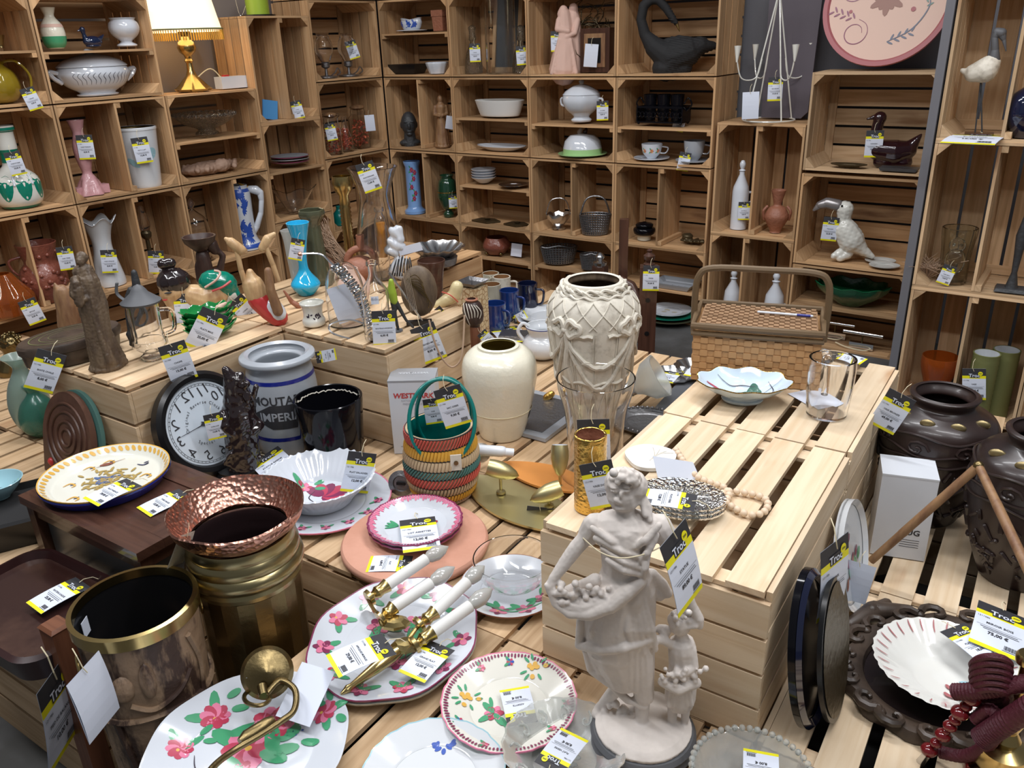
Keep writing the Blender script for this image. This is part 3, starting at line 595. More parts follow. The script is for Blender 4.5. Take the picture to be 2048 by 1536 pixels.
# c2 row1
p,w,h=SH('L',402,R1+.012,.10,56,396)
vessel('glass_cloche','clear glass bell cloche with a ball knob','cloche',p,w,h,[(1,0),(1,.45),(.8,.66),(.3,.78),(.12,.83),(.3,.92),(.1,1)],'glass',key='cloche')
p,w,h=SH('L',494,R1+.012,.10,62,370)
o=vessel('heron_jug','tall blue and white delft jug whose handle is a heron','jug',p,w,h,[(1,0),(.98,.06),(.72,.2),(.70,.5),(.72,.85),(.6,.96),(.6,1)],'white',key='heronjug'); g=cyl(o); b=MB(); random.seed(5)
for i in range(34):
    y=random.uniform(.16,.92)*h; x=random.uniform(-.9,.5)*w*.5; a=random.uniform(0,6.3)
    for q in range(5): petal(b,g,x,y,a+q*.5,w*.2,w*.07)
b.ob('delft_flowers',o,MT['paint_blue'],0); bands(o,[(.03,.09,'paint_blue'),(.9,.95,'paint_blue')])
F=Fr(p,o.rotation_euler.z); hr=part(lambda b:b.limb(F.ch([(505,470,5),(514,452,6),(522,425,5),(523,400,5),(520,385,7),(511,380,9),(500,378,7)])),'heron_handle',o,'white'); part(lambda b:b.limb(F.ch([(496,376,4),(476,366,1)])),'beak',hr,'mustard')
part(lambda b:b.ell(F(512,379,-.014),.003,8),'eye',hr,'black')
# c3 row1
p,w,h=SH('L',222,R1+.012,.09,66,440)
vessel('ruffled_vase','milky white glass vase with a ruffled fluted mouth','vase',p,w,h,[(.85,0),(.85,.08),(.7,.3),(.52,.55),(.55,.75),(.8,.95),(.95,1)],'milk',wave=lambda t,i,r,z:(1+.10*cos(5*t)*max(0,z/h-.6)*2.5,.018*cos(5*t)*max(0,z/h-.7)*3),key='ruffle')
p,w,h=SH('L',308,R1+.012,.10,26,412)
o=root('oil_lamp','small oil lamp with a brass column and clear chimney','oil lamp',p,key='oillamp'); part(lambda b:b.lathe([(a*w/2,z*h) for a,z in [(1,0),(.9,.04),(.35,.08),(.3,.5),(.7,.54),(.8,.6),(.5,.64)]],20),'column',o,'bronze'); part(lambda b:b.lathe([(a*w/2,z*h) for a,z in smo([(.5,.62),(.85,.72),(.6,.88),(.4,1)])],20),'glass_chimney',o,'glass')
# c4 row1
p,w,h=SH('L',100,R1+.012,.08,86,486)
o=vessel('clay_urn','glossy red brown clay urn with modelled faces and handles','urn',p,w,h,[(.6,0),(.85,.15),(1,.35),(.92,.55),(.68,.68),(.74,.82),(.85,1)],'terra_red',key='clayurn')
for s in (-1,1): handle(o,[(s*w*.36,0,h*.8),(s*w*.6,0,h*.75),(s*w*.58,0,h*.6),(s*w*.48,0,h*.5)],.006,'terra_red')
random.seed(9); g=cyl(o,0)
def lumps(b):
    for i in range(26):
        x=random.uniform(-1.2,1.2)*w*.5; b.ell(g(x,random.uniform(.3,.85)*h),.007+.006*random.random(),8)
part(lumps,'modelled_relief',o,'terra_red')
p,w,h=SH('L',24,R1+.012,.05,90,548)
vessel('glass_mould','amber glass jelly mould turned upside down','mould',p,w,h,[(1,0),(1,.35),(.9,.5),(.6,.75),(.35,1)],'glass_amber',wave=lambda t,i,r,z:(1+.06*cos(12*t),0),key='mould')
# ================= middle wall =================
AM=WALLS['M'][3]
# m0
p,w,h=SH('M',824,R3+.242,.10,50,40)
o,_=plate('saucer','small white saucer beneath the blue and white sauceboat','saucer',p,w*1.25,'white',hh=.012,n=32); o2=vessel('sauceboat','white sauceboat painted with blue flowers in the corner crate','sauceboat',p+Vector((0,0,.009)),w,h*.95,[(.6,0),(.8,.15),(1,.6),(.95,.9),(1,1)],'white',sy=.6,rz=AM,wave=lambda t,i,r,z:(1,.006*cos(2*t)*(z/h)),key='sauce'); g=cyl(o2); b=MB()
for x in (-.35,.1,.4): flower(b,lambda a,c:(g(a,c)[0],g(a,c)[1]*.6,c),x*w,h*.5,w*.2,0,0,0)
b.ob('painted_flowers',o2,MT['paint_blue'],0)
p,w,h=SH('M',884,R3+.242,.07,24,20)
b=MB(); b.box(-w/2,w/2,-w/2,w/2,0,h*.7,-.004,-.004); b.box(-w*.6,w*.6,-w*.6,w*.6,h*.7,h); o=b.ob('clay_box',None,MT['terra_brown'],0); o.location=p; o.rotation_euler=(0,0,AM); tag_(o,'square red clay box with moulded sides right of the sauceboat','box'); TH['claybox']=o
p,w,h=SH('M',812,R3+.012,.10,88,128); h=max(h,.035)
b=MB(); b.box(-w*.4,w*.4,-.05,.05,0,h,-w*.1,-.015); b.mi=0; o=b.ob('baking_dish',None,MT['black'],0); o.location=p; o.rotation_euler=(0,0,AM); tag_(o,'black rectangular dish with sloping sides in the corner crate','dish'); TH['bdish']=o
p,w,h=SH('M',875,R3+.012,.06,44,124); vessel('small_dish','small white ribbed dish right of the black dish','dish',p,w,h,[(.7,0),(1,.85),(.95,1)],'white',wave=lambda t,i,r,z:(1+.03*cos(10*t),0),key='wdish')
p,w,h=SH('M',821,R2+.012,.09,44,220); F=Fr(p)
o=root('portrait_bust','black clay bust of a stern bald man','bust',p,key='bust'); b=MB(); s=h
b.ell((0,0,.62*s),(.23*s,.26*s,.34*s),20); b.limb([((0,0,.0),.2*s),((0,0,.4*s),.16*s)]); b.ell((0,.02*s,.08*s),(.32*s,.2*s,.12*s)); b.ell((0,-.25*s,.56*s),(.04*s,.06*s,.1*s),10)
for sx in (-1,1): b.ell((sx*.09*s,-.21*s,.69*s),(.08*s,.05*s,.03*s),10); b.ell((sx*.23*s,.02*s,.58*s),(.03*s,.06*s,.09*s),10)
b.ell((0,-.22*s,.42*s),(.09*s,.05*s,.025*s),10); b.ell((0,-.17*s,.34*s),(.09*s,.08*s,.06*s),10); sculpt(b,'head',o,MT['iron'],.0035,2)
p,w,h=SH('M',886,R2+.012,.09,34,188)
def figure(name,label,ctg,p,h,m,key,wd=.3,noise_=.004,base=True,vox=.004,seed=1,child=None):
    o=root(name,label,ctg,p,key=key); b=MB(); s=h; random.seed(seed)
    b.ell((0,0,.90*s),(.055*s,.06*s,.08*s),14); b.limb([((0,0,.85*s),.03*s),((0,0,.78*s),.05*s)]); b.limb([((0,0,.76*s),wd*.32*s),((0,0,.58*s),wd*.25*s),((0,0,.35*s),wd*.36*s),((0,0,.08*s),wd*.46*s)])
    for sx in (-1,1): b.limb([((sx*wd*.35*s,0,.77*s),.035*s),((sx*wd*.42*s,-.02*s,.62*s),.028*s),((sx*.03*s,-wd*.4*s,.60*s),.022*s)])
    for i in range(10):
        t=i/10*2*pi; b.limb([((wd*.28*s*cos(t),wd*.26*s*sin(t),.5*s),.012*s),((wd*.46*s*cos(t+.2),wd*.44*s*sin(t+.2),.04*s),.018*s)],6)
    if child: b.ell((-.05*s,-wd*.45*s,.66*s),(.04*s,.04*s,.05*s),10); b.limb([((-.05*s,-wd*.4*s,.6*s),.045*s),((-.02*s,-wd*.4*s,.45*s),.05*s)])
    if base: b.lathe([(1e-4,0),(wd*.52*s,0),(wd*.52*s,.04*s),(1e-4,.04*s)],20)
    sculpt(b,'figure',o,MT[m],vox,2,noise_,(30,30,12)); return o
figure('carved_figure','small pale wooden figure of a draped woman beside the bust','figurine',p,h,'wood_mid','woodfig',.3)
# m0 row1
p,w,h=SH('M',831,R1+.012,.09,42,322)
o=vessel('flower_vase','tall cylindrical sky blue glass vase painted with roses','vase',p,w,h,[(1,0),(1,.05),(.72,.1),(.66,.14),(.66,.9),(.8,.97),(.8,1)],'glass_blue',key='bluefl',sk=0); o.data.materials[0]=mat('pale_blue_glass',(.22,.40,.74),.12,coat=.5); g=cyl(o); b=MB()
for x,y,c in ((.1,.68,1),(-.2,.52,2),(.25,.8,1),(0,.3,3),(.2,.4,2),(-.1,.85,1)): flower(b,g,x*w*.6,y*h,.03,0,1,2)
b.ob('painted_roses',o,[MT['paint_plum'],MT['paint_red'],MT['paint_green'],MT['paint_green'],MT['paint_yellow']],0)
p,w,h=SH('M',898,R1+.012,.09,40,350)
o=vessel('glass_barrel','dark green glass barrel with a gold band in the corner crate','barrel',p,w,h,[(.5,0),(.55,.08),(.35,.16),(.6,.22),(.98,.45),(1,.6),(.85,.85),(.6,.92),(.7,1)],'glass_dkgreen',key='barrel'); bands(o,[(.60,.62,'gold')])
# m1 top
for px,l in ((948,'left'),(1043,'right')):
    p,w,h=SH('M',px,R3+.012,.07,36,50)
    vessel('glass_decanter','cut glass decanter with a ball stopper '+('left of' if l=='left' else 'right of')+' the tall clear cylinder','decanter',p,w,h,[(1,0),(1,.15),(.75,.42),(.35,.6),(.3,.66),(.42,.7),(.42,.72),(.35,.86),(.42,.95),(.1,1)],'glass_ribbed',group='pair of glass decanters',key='dec'+l,n=24)
p,w,h=SH('M',1003,R3+.012,.09,60,-40); vessel('glass_cylinder','tall clear glass cylinder vase between two decanters','vase',p,w,h,[(1,0),(1,1)],'glass',key='glcyl',sk=0)
p,w,h=SH('M',1012,R3+.012,.19,80,-40)
b=MB(); W2=.10; 
for x0,x1,z0,z1 in ((-W2,W2,0,.025),(-W2,-W2+.025,0,.4),(W2-.025,W2,0,.4)): b.box(x0,x1,-.012,.012,z0,z1)
o=b.ob('glazed_panel',None,MT['wood_light'],0); o.location=p; o.rotation_euler=(rad(-8),0,AM); tag_(o,'light wooden picture frame standing behind the glass cylinder','picture frame'); b=MB(); b.box(-W2+.025,W2-.025,-.002,.002,.025,.4); b.ob('panel',o,MT['black_table_glass'],0); TH['pframe']=o
# m1 row2
def dish(name,label,p,w,h,m,key,sy=.6,rz=None,th=.04): return vessel(name,label,'dish',p,w,h,[(.75,0),(.8,.05),(.95,.75),(1,1)],m,sy=sy,rz=AM if rz is None else rz,th=th,key=key)
p,w,h=SH('M',1000,R2+.207,.10,112,200); dish('oval_dish','white oval baking dish on the crate shelf',p,w,max(h,.035),'white_matte','ovald')
p,w,h=SH('M',1003,R2+.012,.10,114,282); o,f=plate('oval_platter','white oval fish platter with a lifted end','platter',p,w,'white',hh=.03,sy=.5,rz=AM,key='fishpl')
p,w,h=SH('M',968,R1+.242,.10,50,350)
for i,l in enumerate(['bottom','second','third','top']): vessel('cereal_bowl','white bowl, '+l+' one of the stack of four','bowl',p+Vector((0,0,i*.0155)),w,.035,[(.4,0),(.45,.05),(.9,.75),(1,1)],'white',group='stack of white bowls',key='sb%d'%i,n=28)
p,w,h=SH('M',1026,R1+.242,.06,58,362); plate('silver_plate','flat silver plate right of the white bowls','plate',p,w,'steel',hh=.014,n=36,key='silpl')
for px,l,w_ in ((975,'left',60),(1035,'right',50)):
    p,w,h=SH('M',px,R1+.012,.09,w_,430); b=MB(); b.prism([(-w/2,-.04),(w*.2,-.06),(w/2,.01),(w*.1,.05),(-w*.4,.04)],0,.008); b.lathe([(.012,.008),(.02,.016),(1e-4,.018)],14); o=b.ob('bronze_tray',None,MT['bronze'],30); o.location=p; o.rotation_euler=(0,0,AM); tag_(o,'small dark bronze tray, '+l+' one of two below the white bowls','tray',None); TH['btray'+l]=o
p,w,h=SH('M',993,R0+.21,.10,54,474)
o=vessel('brown_pot','round brown pot with gold feet on the low shelf','pot',p,w,h,[(.6,0),(1,.4),(.95,.7),(.75,1)],'terra_red',key='brownpot',wave=lambda t,i,r,z:(1+.04*cos(5*t),0))
for k in range(4): part(lambda b:b.ell((w*.4*cos(k*1.57+.4),w*.4*sin(k*1.57+.4),.008),(.012,.012,.01),8),'foot',o,'brass_old')
p,w,h=SH('M',1032,R0+.21,.09,26,488); b=MB(); b.box(-w/2,w/2,-.001,.001,0,h); o=b.ob('price_card',None,MT['paper'],0); o.location=p; o.rotation_euler=(rad(-12),0,AM); tag_(o,'blank white card right of the brown pot','card')
# m2 top: couple
p,w,h=SH('M',1136,R3+.012,.10,56,8); F=Fr(p)
o=root('couple_figurine','pink clay figurine of an embracing couple in long robes','figurine',p,key='couple'); b=MB()
b.limb(F.ch([(1127,20,9),(1123,28,9)])); b.limb(F.ch([(1147,16,9,6),(1147,22,9,6)])); b.limb(F.ch([(1128,30,13),(1130,60,17),(1130,90,22),(1128,140,30)])); b.limb(F.ch([(1147,32,12,6),(1148,70,15,6),(1146,140,20,6)])); b.limb(F.ch([(1118,40,6,-6),(1115,58,6,-12),(1136,62,5,-16)])); b.limb(F.ch([(1155,40,6,0),(1150,66,5,-12),(1132,74,4,-16)]))
for i in range(7): x=1104+i*8; b.limb(F.ch([(1118+i*4,80,3,-16),(x,146,5,-20)]),6)
sculpt(b,'figures',o,MT['terra_pale'],.004,2,.002,(40,40,12))
p,w,h=SH('M',1193,R3+.012,.12,66,56)
b=MB(); b.box(-w/2,w/2,-.02,.10,0,h); o=b.ob('shadow_box',None,MT['wood_dark'],0); o.location=p; o.rotation_euler=(0,0,AM); tag_(o,'dark mahogany framed shadow box with a blank card hanging on it','picture box'); TH['sbox']=o
part(lambda b:b.box(-w*.36,w*.36,-.024,-.0205,h*.12,h*.88),'mount',o,'wood_mid',0); part(lambda b:b.box(-w*.22,w*.22,-.027,-.0245,h*.22,h*.78),'picture',o,'black',0)
p,w,h=SH('M',1170,R3+.22,.2,70,0); random.seed(2)
o=root('wire_tangle','tangle of dark green wire and leaves behind the shadow box','ornament',wpx('M',1175,.16,R3+.013),key='tangle')
def tg(b):
    for i in range(26):
        c=Vector((random.gauss(0,.05),random.gauss(.02,.02),.24+random.gauss(0,.06))); r=.03+random.random()*.05; a=random.random()*6; b.tube([c+Vector((r*cos(a+t/9*5),.3*r*sin(t),r*sin(a+t/9*5))) for t in range(10)],.002,5)
    b.tube([(0,.02,0),(0,.02,.2)],.004,6)
part(tg,'wire',o,'bronze')['kind']='stuff'
# m2 row2
p,w,h=SH('M',1163,R2+.19,.09,84,160)
o=tureen('lidded_tureen','white six sided tureen with a knobbed lid','',w,h,'white','tureenM',1,AM,lambda t,i,r,z:(1+.035*cos(6*t),0)) if 0 else None
o=vessel('lidded_tureen','white faceted footed tureen with a knobbed lid','tureen',p,w*.92,h*.66,[(.5,0),(.55,.08),(.42,.2),(.8,.45),(1,.75),(.97,1)],'white',rz=AM,wave=lambda t,i,r,z:(1+.03*cos(6*t),0),key='tureenM')
part(lambda b:b.lathe([(a*w*.46,h*.66+z*h*.34) for a,z in [(1,0),(.85,.25),(.45,.6),(.12,.72),(.1,.8),(.16,.88),(.1,1),(.001,1)]],36,wave=lambda t,i,r,z:(1+.03*cos(6*t),0)),'lid',o,'white')
for sx in (-1,1): handle(o,[(sx*w*.42,0,h*.56),(sx*w*.56,0,h*.55),(sx*w*.55,0,h*.40),(sx*w*.42,0,h*.36)],.006,'white')
p,w,h=SH('M',1165,R2+.012,.10,98,252)
o,_=plate('butter_dish','green and white domed butter dish with small birds on the lid','butter dish',p,w,'green_light',hh=.012,key='butter')
d=part(lambda b:(b.lathe([(w*.40,.01),(w*.395,h*.25)],36),setattr(b,'mi',1),b.lathe([(w*.395,h*.25),(w*.36,h*.5),(w*.25,h*.7),(1e-4,h*.76)],36)),'dome_lid',o,['green_light','white'])
for x in (-.06,.05): part(lambda b:b.limb([((x*w,0,h*.80),h*.09),((x*w+.006,0,h*.88),h*.06)]),'bird_knob',d,'plaster' if x<0 else 'duck_brown')
# baskets
def basket(name,label,p,w,h,m,key,hh,wires=True,sy=.7,n=36):
    o=root(name,label,'basket',p,key=key); H=h*hh
    def body(b):
        for i in range(9): 
            z=H*i/8; r=w/2*(.8+.2*i/8); b.tube([(r*cos(t)*(1+.0),r*sy*sin(t),z+.003) for t in [2*pi*k/n for k in range(n)]],.0032,5,closed=True)
        for k in range(n):
            t=2*pi*k/n; b.tube([(w*.4*cos(t),w*.4*sy*sin(t),.003),(w/2*cos(t),w/2*sy*sin(t),H)],.0035,5)
        b.lathe([(w*.4,.002),(1e-4,.002)],n,1,sy)
    x=part(body,'woven_body',o,m)
    handle(o,[(-w*.48,0,H),(-w*.3,0,h*.9),(0,0,h),(w*.3,0,h*.9),(w*.48,0,H)],.005,m); return o
p,w,h=SH('M',1117,R1+.012,.10,52,396)
o=root('wire_basket','silver wire basket with a chain handle on a foot','basket',p,key='silbask')
part(lambda b:b.lathe([(w*.25,0),(w*.28,.006),(w*.1,.014),(w*.2,.022),(w*.42,h*.35),(w*.48,h*.5),(w*.47,h*.5),(w*.19,.026)],28,1,.8,lambda t,i,r,z:(1,.006*cos(8*t) if z>h*.4 else 0)),'bowl',o,'steel'); handle(o,[(-w*.46,0,h*.5),(-w*.3,0,h*.9),(0,0,h),(w*.3,0,h*.9),(w*.46,0,h*.5)],.003,'steel')
p,w,h=SH('M',1190,R1+.012,.09,62,392); basket('metal_basket','grey woven metal basket with an arched handle','',w,h,'pewter','',.6) if 0 else basket('metal_basket','grey woven metal basket with an arched handle',p,w,h,'pewter','greybask',.5)
p,w,h=SH('M',1118,R0+.21,.10,72,484); basket('pewter_basket','low pewter basket with a looped rim on the bottom shelf',p,w,h*.8,'pewter','pewbask',.95)
p,w,h=SH('M',1182,R0+.21,.06,44,500); basket('glass_holder','ribbed pewter holder right of the low pewter basket',p,w,h*.8,'pewter','pewbask2',.95)
# m3 top black bird
p,w,h=SH('M',1345,R3+.012,.12,100,10); F=Fr(p)
o=root('bird_sculpture','large black bird sculpture with an arched neck and gold beaks','sculpture',p,key='blackbird'); b=MB()
b.limb(F.ch([(1345,132,22),(1348,112,32),(1372,104,30),(1400,92,18),(1432,92,6)])); b.limb(F.ch([(1345,120,30),(1310,95,20),(1290,70,11),(1282,40,9.5),(1287,12,9.5),(1302,-2,9.5),(1318,0,9),(1332,16,8),(1346,38,7),(1352,46,5)])); b.limb(F.ch([(1330,136,26),(1362,136,22)]))
b.ell(F(1360,88,0),(.10,.035,.04)); sculpt(b,'body',o,MT['black_matte'],.005,3,fold=lambda c:.002*sin(c.z*600+c.x*120) if c.x>-.03 else 0)
part(lambda b:b.limb(F.ch([(1352,44,4),(1359,62,1)])),'head_beak',o,'brass'); part(lambda b:b.limb(F.ch([(1432,95,4),(1447,106,1)])),'tail_tip',o,'brass')
# m3 row2
p,w,h=SH('M',1326,R2+.19,.10,108,182)
o=root('cup_stand','black fretwork stand with scrolled handles','stand',p,AM,key='fret')
def fret(b):
    b.box(-w*.45,w*.45,-.05,.05,.008,.014)
    for x in (-w*.45,w*.45): b.box(x-.003,x+.003,-.05,.05,.014,h*.55)
    for y in (-.05,.05):
        for i in range(12):
            x=-w*.45+w*.9*(i+.5)/12; b.tube([(x+.010*cos(t),y,h*.3+.014*sin(t)) for t in [q*.785 for q in range(8)]],.0025,5,closed=True)
        b.box(-w*.45,w*.45,y-.002,y+.002,h*.5,h*.56)
    for x in (-w*.42,w*.42):
        for y in (-.045,.045): b.ell((x,y,.005),.007,8)
part(fret,'fretwork_frame',o,'black_gloss')
for sx in (-1,1): handle(o,[(sx*w*.45,0,h*.4),(sx*w*.55,0,h*.6),(sx*w*.48,0,h*.8),(sx*w*.40,0,h*.62)],.004,'black_gloss')
for i in range(3): q=p+U*((i-1)*w*.27)+Vector((0,0,.016)); vessel('black_cup','black glass tumbler, '+['left','middle','right'][i]+' one in the fretwork stand','cup',q,w*.25,h*.8,[(.8,0),(1,1)],'black_gloss',group='black cups in the stand',sk=0,n=24,key='bc%d'%i)
def teacup(px,py,z,wl,lab,m,key,dec):
    p,w,h=SH('M',px,z,.09,wl,py); plate('saucer','saucer under '+lab,'saucer',p,w*1.7,m,hh=.012,n=32,key=key+'s'); o=vessel('teacup',lab[0:],'teacup',p+Vector((0,0,.007)),w,h,[(.45,0),(.5,.06),(.85,.4),(1,1)],m,key=key,n=28)
    handle(o,[(w*.42,0,h*.8),(w*.75,0,h*.7),(w*.65,0,h*.35),(w*.38,0,h*.35)],.0035,m)
    if dec:
        g=cyl(o); b=MB()
        for x in (-.4,0,.35): flower(b,g,x*w,h*.55,w*.16,0,1,2,leaves=2)
        b.ob('painted_flowers',o,[MT['paint_yellow'],MT['paint_red'],MT['paint_green'],MT['paint_green'],MT['paint_blue']],0)
teacup(1303,290,R2+.012,42,'white teacup painted with small flowers','white','cup1',1); teacup(1387,284,R2+.012,42,'pale grey flared teacup','stoneware','cup2',0)
p,w,h=SH('M',1288,R1+.012,.09,44,440)
o=vessel('lidded_pot','brown and cream lidded pot tied with string','pot',p,w,h*.9,[(.6,0),(.65,.25),(.9,.35),(1,.55),(.9,.68),(.7,.7),(.8,.8),(.7,.92),(.2,1)],'black_gloss',key='lidpot'); bands(o,[(0,.3,'stoneware_tan')])
p,w,h=SH('M',1385,R1+.012,.12,70,452); F=Fr(p); o=root('leaf_dish','tarnished leaf shaped metal dish with a rose','dish',p,AM,key='leafd'); random.seed(4); b=MB()
for i in range(9): a=i*.7; b.limb([((0,0,.01),.012),((.06*cos(a),.045*sin(a),.012+.01*random.random()),.008)],8)
b.ell((-.03,0,.035),(.03,.03,.02)); sculpt(b,'dish',o,MT['bronze'],.004,2,.003,(60,60,60))
p,w,h=SH('M',1352,R0+.17,.09,92,548)
b=MB(); b.lathe([(1e-4,.004),(w*.5,.006),(w*.62,.03),(w*.64,.03),(w*.52,0),(1e-4,0)],4,1,.7,a0=pi/4,a1=pi/4+2*pi); o=b.ob('square_tray',None,MT['stoneware'],20); o.location=p; o.rotation_euler=(0,0,AM); tag_(o,'shallow white rectangular tray on the lowest shelf','tray'); TH['wtray']=o
part(lambda b:[b.box(-.05+i*.036,-.022+i*.036,-.02,.01,.0065,.0072) for i in range(3)],'painted_marks',o,'ink_grey',0)
p=wpx('M',1338,.03,.014); k=proj(p)[2]/FL
for i,(wl,m,l) in enumerate([(124,'glass_olive','dark glossy plate at the bottom of the pile in the lowest crate'),(112,'green_ceramic','green plate in the middle of the pile in the lowest crate'),(88,'white','decorated white plate on top of the pile in the lowest crate')]): o,f=plate('dinner_plate',l,'plate',p+Vector((0,0,i*.014)),wl*k,m,hh=.02,n=40,key='pile%d'%i,group='plates piled in the lowest crate')
b=MB(); [petal(b,f,x*.06,y*.06,a,.03,.02) for x,y,a in ((-.4,.2,1),(0,.1,2),(.2,-.3,0),(-.2,-.2,3))]; b.ob('painted_scene',o,MT['stoneware_tan'],0)
# A column
def jug(name,label,px,z,wl,yt,key,hs=1,ring=True):
    p,w,h=SH('M',px,z,.10,wl,yt); o=vessel(name,label,'bottle',p,w,h*.84,[(1,0),(1,.02),(1,.66 if hs else .55),(.9,.74),(.3,.95),(.32,1)],'white',key=key,sk=0,n=36)
    part(lambda b:b.lathe([(a*w/2,h*.84+z2*h*.16) for a,z2 in [(.3,-.1),(.25,.0),(.42,.08),(.2,.2),(.36,.5),(.36,.7),(.2,.95),(1e-4,1)]],20),'stopper',o,'white')
    zt=h*.84*(.64 if hs else .55); handle(o,[(w*.45,0,zt),(w*.78,0,zt*.97),(w*.75,0,zt*.78),(w*.48,0,zt*.70)],.006,'white'); return o
jug('stoppered_bottle','tall white porcelain bottle with a ball stopper and handle',1476,.505+.012,32,320,'tallbot')
p,w,h=SH('M',1550,.505+.012,.10,46,380)
o=vessel('clay_vase','unglazed red clay vase with lizard handles and a trumpet neck','vase',p,w,h,[(.5,0),(.5,.06),(.95,.3),(1,.42),(.7,.58),(.36,.64),(.36,.72),(.62,1)],'terra_brown',key='clayvase')
for s in (-1,1): handle(o,[(s*w*.5,0,h*.3),(s*w*.56,-.01,h*.5),(s*w*.4,0,h*.62)],.007,'terra_brown')
jug('small_jug','small white stoppered jug, left of two behind the wicker hamper',1461,.012,34,540,'jugl',0); jug('small_jug','small white stoppered jug, right of two behind the wicker hamper',1543,.012,38,545,'jugr',0)
# candelabra on A
p,w,h=SH('M',1537,1.04,.10,100,-22); F=Fr(p)
o=root('wire_candelabra','white wire cone candelabra with four cup arms','candelabra',p,key='cand'); k=F.k(); Rr=w/2
part(lambda b:b.tube([(Rr*cos(t),Rr*sin(t),.004) for t in [2*pi*i/40 for i in range(40)]],.0035,6,closed=True),'base_ring',o,'toucan_white')
for i in range(4):
    t=i*pi/2+.5; part(lambda b:b.tube([(Rr*cos(t),Rr*sin(t),.004),(0,0,h)],.0035,6),'leg',o,'toucan_white')
    R2_=Rr*1.55; za=h*.38; part(lambda b:b.tube(cat([(Rr*.5*cos(t),Rr*.5*sin(t),za+.06),(Rr*.7*cos(t),Rr*.7*sin(t),za-.02),(Rr*1.3*cos(t),Rr*1.3*sin(t),za-.02),(R2_*cos(t),R2_*sin(t),za+.06)]),.0032,6),'arm',o,'toucan_white'); part(lambda b:b.lathe([(.004,0),(.016,.07),(.013,.07),(.001,.01)],16,c=(R2_*cos(t),R2_*sin(t),za+.05)),'candle_cup',o,'toucan_white')
# board behind
b=MB(); b.prism([(-.10,0),(.09,0),(.12,.03),(.12,.9),(-.14,.9)],-.008,.008); b.v=[(x,z,y) for x,y,z in b.v]; o=b.ob('leaning_board',None,MT['purple_board'],0); o.location=wp('M',.50,.20,1.045); o.rotation_euler=(rad(-5),0,AM); tag_(o,'dark purple board with a rounded corner leaning on the wall behind the candelabra','board')
# round painted tray
p=wpx('M',1770,.16,1.29); k=proj(p)[2]/FL; R_=.262
o=root('round_tray','round cream wall tray with red rim and painted flowers','tray',p,AM,key='rtray'); o.rotation_euler=(rad(72),0,AM)
part(lambda b:(b.lathe([(1e-4,.006),(R_*.9,.006)],64),setattr(b,'mi',1),b.lathe([(R_*.9,.006),(R_*.93,.014),(R_,.014),(R_,0),(1e-4,0)],64)),'tray_face',o,['peach','rose_rim'])
f=lambda x,y:(x,y,.0075); b=MB()
b.mi=0
for i in range(12): petal(b,f,0,.02,i*pi/6,.075 if i%2 else .055,.028)
for cx,cy,sg in ((-.11,-.12,1),(-.14,.06,-1)):
    b.mi=2; stroke(b,f,[(cx+.03*cos(t)*(1+t*.12)*sg,cy+.03*sin(t)*(1+t*.12)) for t in [q*.7 for q in range(12)]],.004)
for cx,cy,a,mi in ((.03,-.16,.4,3),(.16,-.02,1.3,1),(-.12,-.06,2.8,2),(-.08,.09,1.8,2)):
    b.mi=mi
    for q in range(8): petal(b,f,cx+.014*q*cos(a),cy+.014*q*sin(a),a+(.8 if q%2 else -.8),.028,.008)
b.mi=4; petal(b,f,.10,-.03,0,.02,.02); petal(b,f,-.15,-.03,0,.015,.015); b.mi=3; stroke(b,f,[(.03,-.16),(.12,-.11),(.17,-.02),(.15,.05)],.005)
b.ob('painted_flowers',o,[mat('tray_brown',(.33,.17,.13),.5),MT['paint_dkgreen'],MT['paint_plum'],mat('tray_blue',(.16,.18,.24),.5),MT['rose_rim']],0)
TT=R_*sin(rad(72)); o.location=wp('M',.915,.17,1.272+.004+TT)
# B crates
p,w,h=SH('M',1790,R2+.034,.13,116,222)
o=duck('brown_duck','large glossy dark brown ceramic duck','',.2,'duck_brown','bd') if 0 else None
F=Fr(p); o=root('ceramic_duck','large glossy dark brown ceramic duck with raised tail','duck ornament',p,key='bduck'); b=MB(); b.limb(F.ch([(1755,300,20),(1790,304,24),(1815,300,18),(1842,270,3)])); b.limb(F.ch([(1752,300,14),(1752,265,11),(1757,245,11),(1760,236,13)])); b.limb(F.ch([(1760,322,14),(1810,324,14)])); sculpt(b,'body',o,MT['duck_brown'],.004,4); part(lambda b:b.limb(F.ch([(1750,234,5),(1735,238,2)])),'bill',o,'duck_brown')
p,w,h=SH('M',1697,R2+.034,.06,70,318); o,_=plate('brass_dish','shallow dark oval dish left of the brown duck','dish',p,w,'bronze',hh=.014,sy=.5,rz=AM,key='bdish2')
p,w,h=SH('M',1798,R2+.034,.03,66,326); b=MB(); b.box(-w/2,w/2,-.03,.03,0,.014,-.006,-.006); o=b.ob('silver_tray',None,MT['pewter'],0); o.location=p; o.rotation_euler=(0,0,AM); tag_(o,'small rectangular pewter tray in front of the brown duck','tray'); TH['ptray']=o
p=wpx('M',1690,.10,R1+.024); F=Fr(p)
o=root('toucan_ornament','white ceramic toucan with a large grey bill','bird ornament',p,key='toucan'); b=MB(); b.limb(F.ch([(1690,418,17),(1688,438,13),(1690,460,24),(1702,480,26),(1725,500,12),(1745,513,5)])); b.limb(F.ch([(1680,506,10,-8),(1668,512,7,-16)])); b.limb(F.ch([(1695,508,11,-4),(1680,516,8,-14)])); sculpt(b,'body',o,MT['toucan_white'],.004,3,fold=lambda c:-.0016*max(0,sin(c.x*170+c.z*120)*sin(c.z*190-c.x*90)))
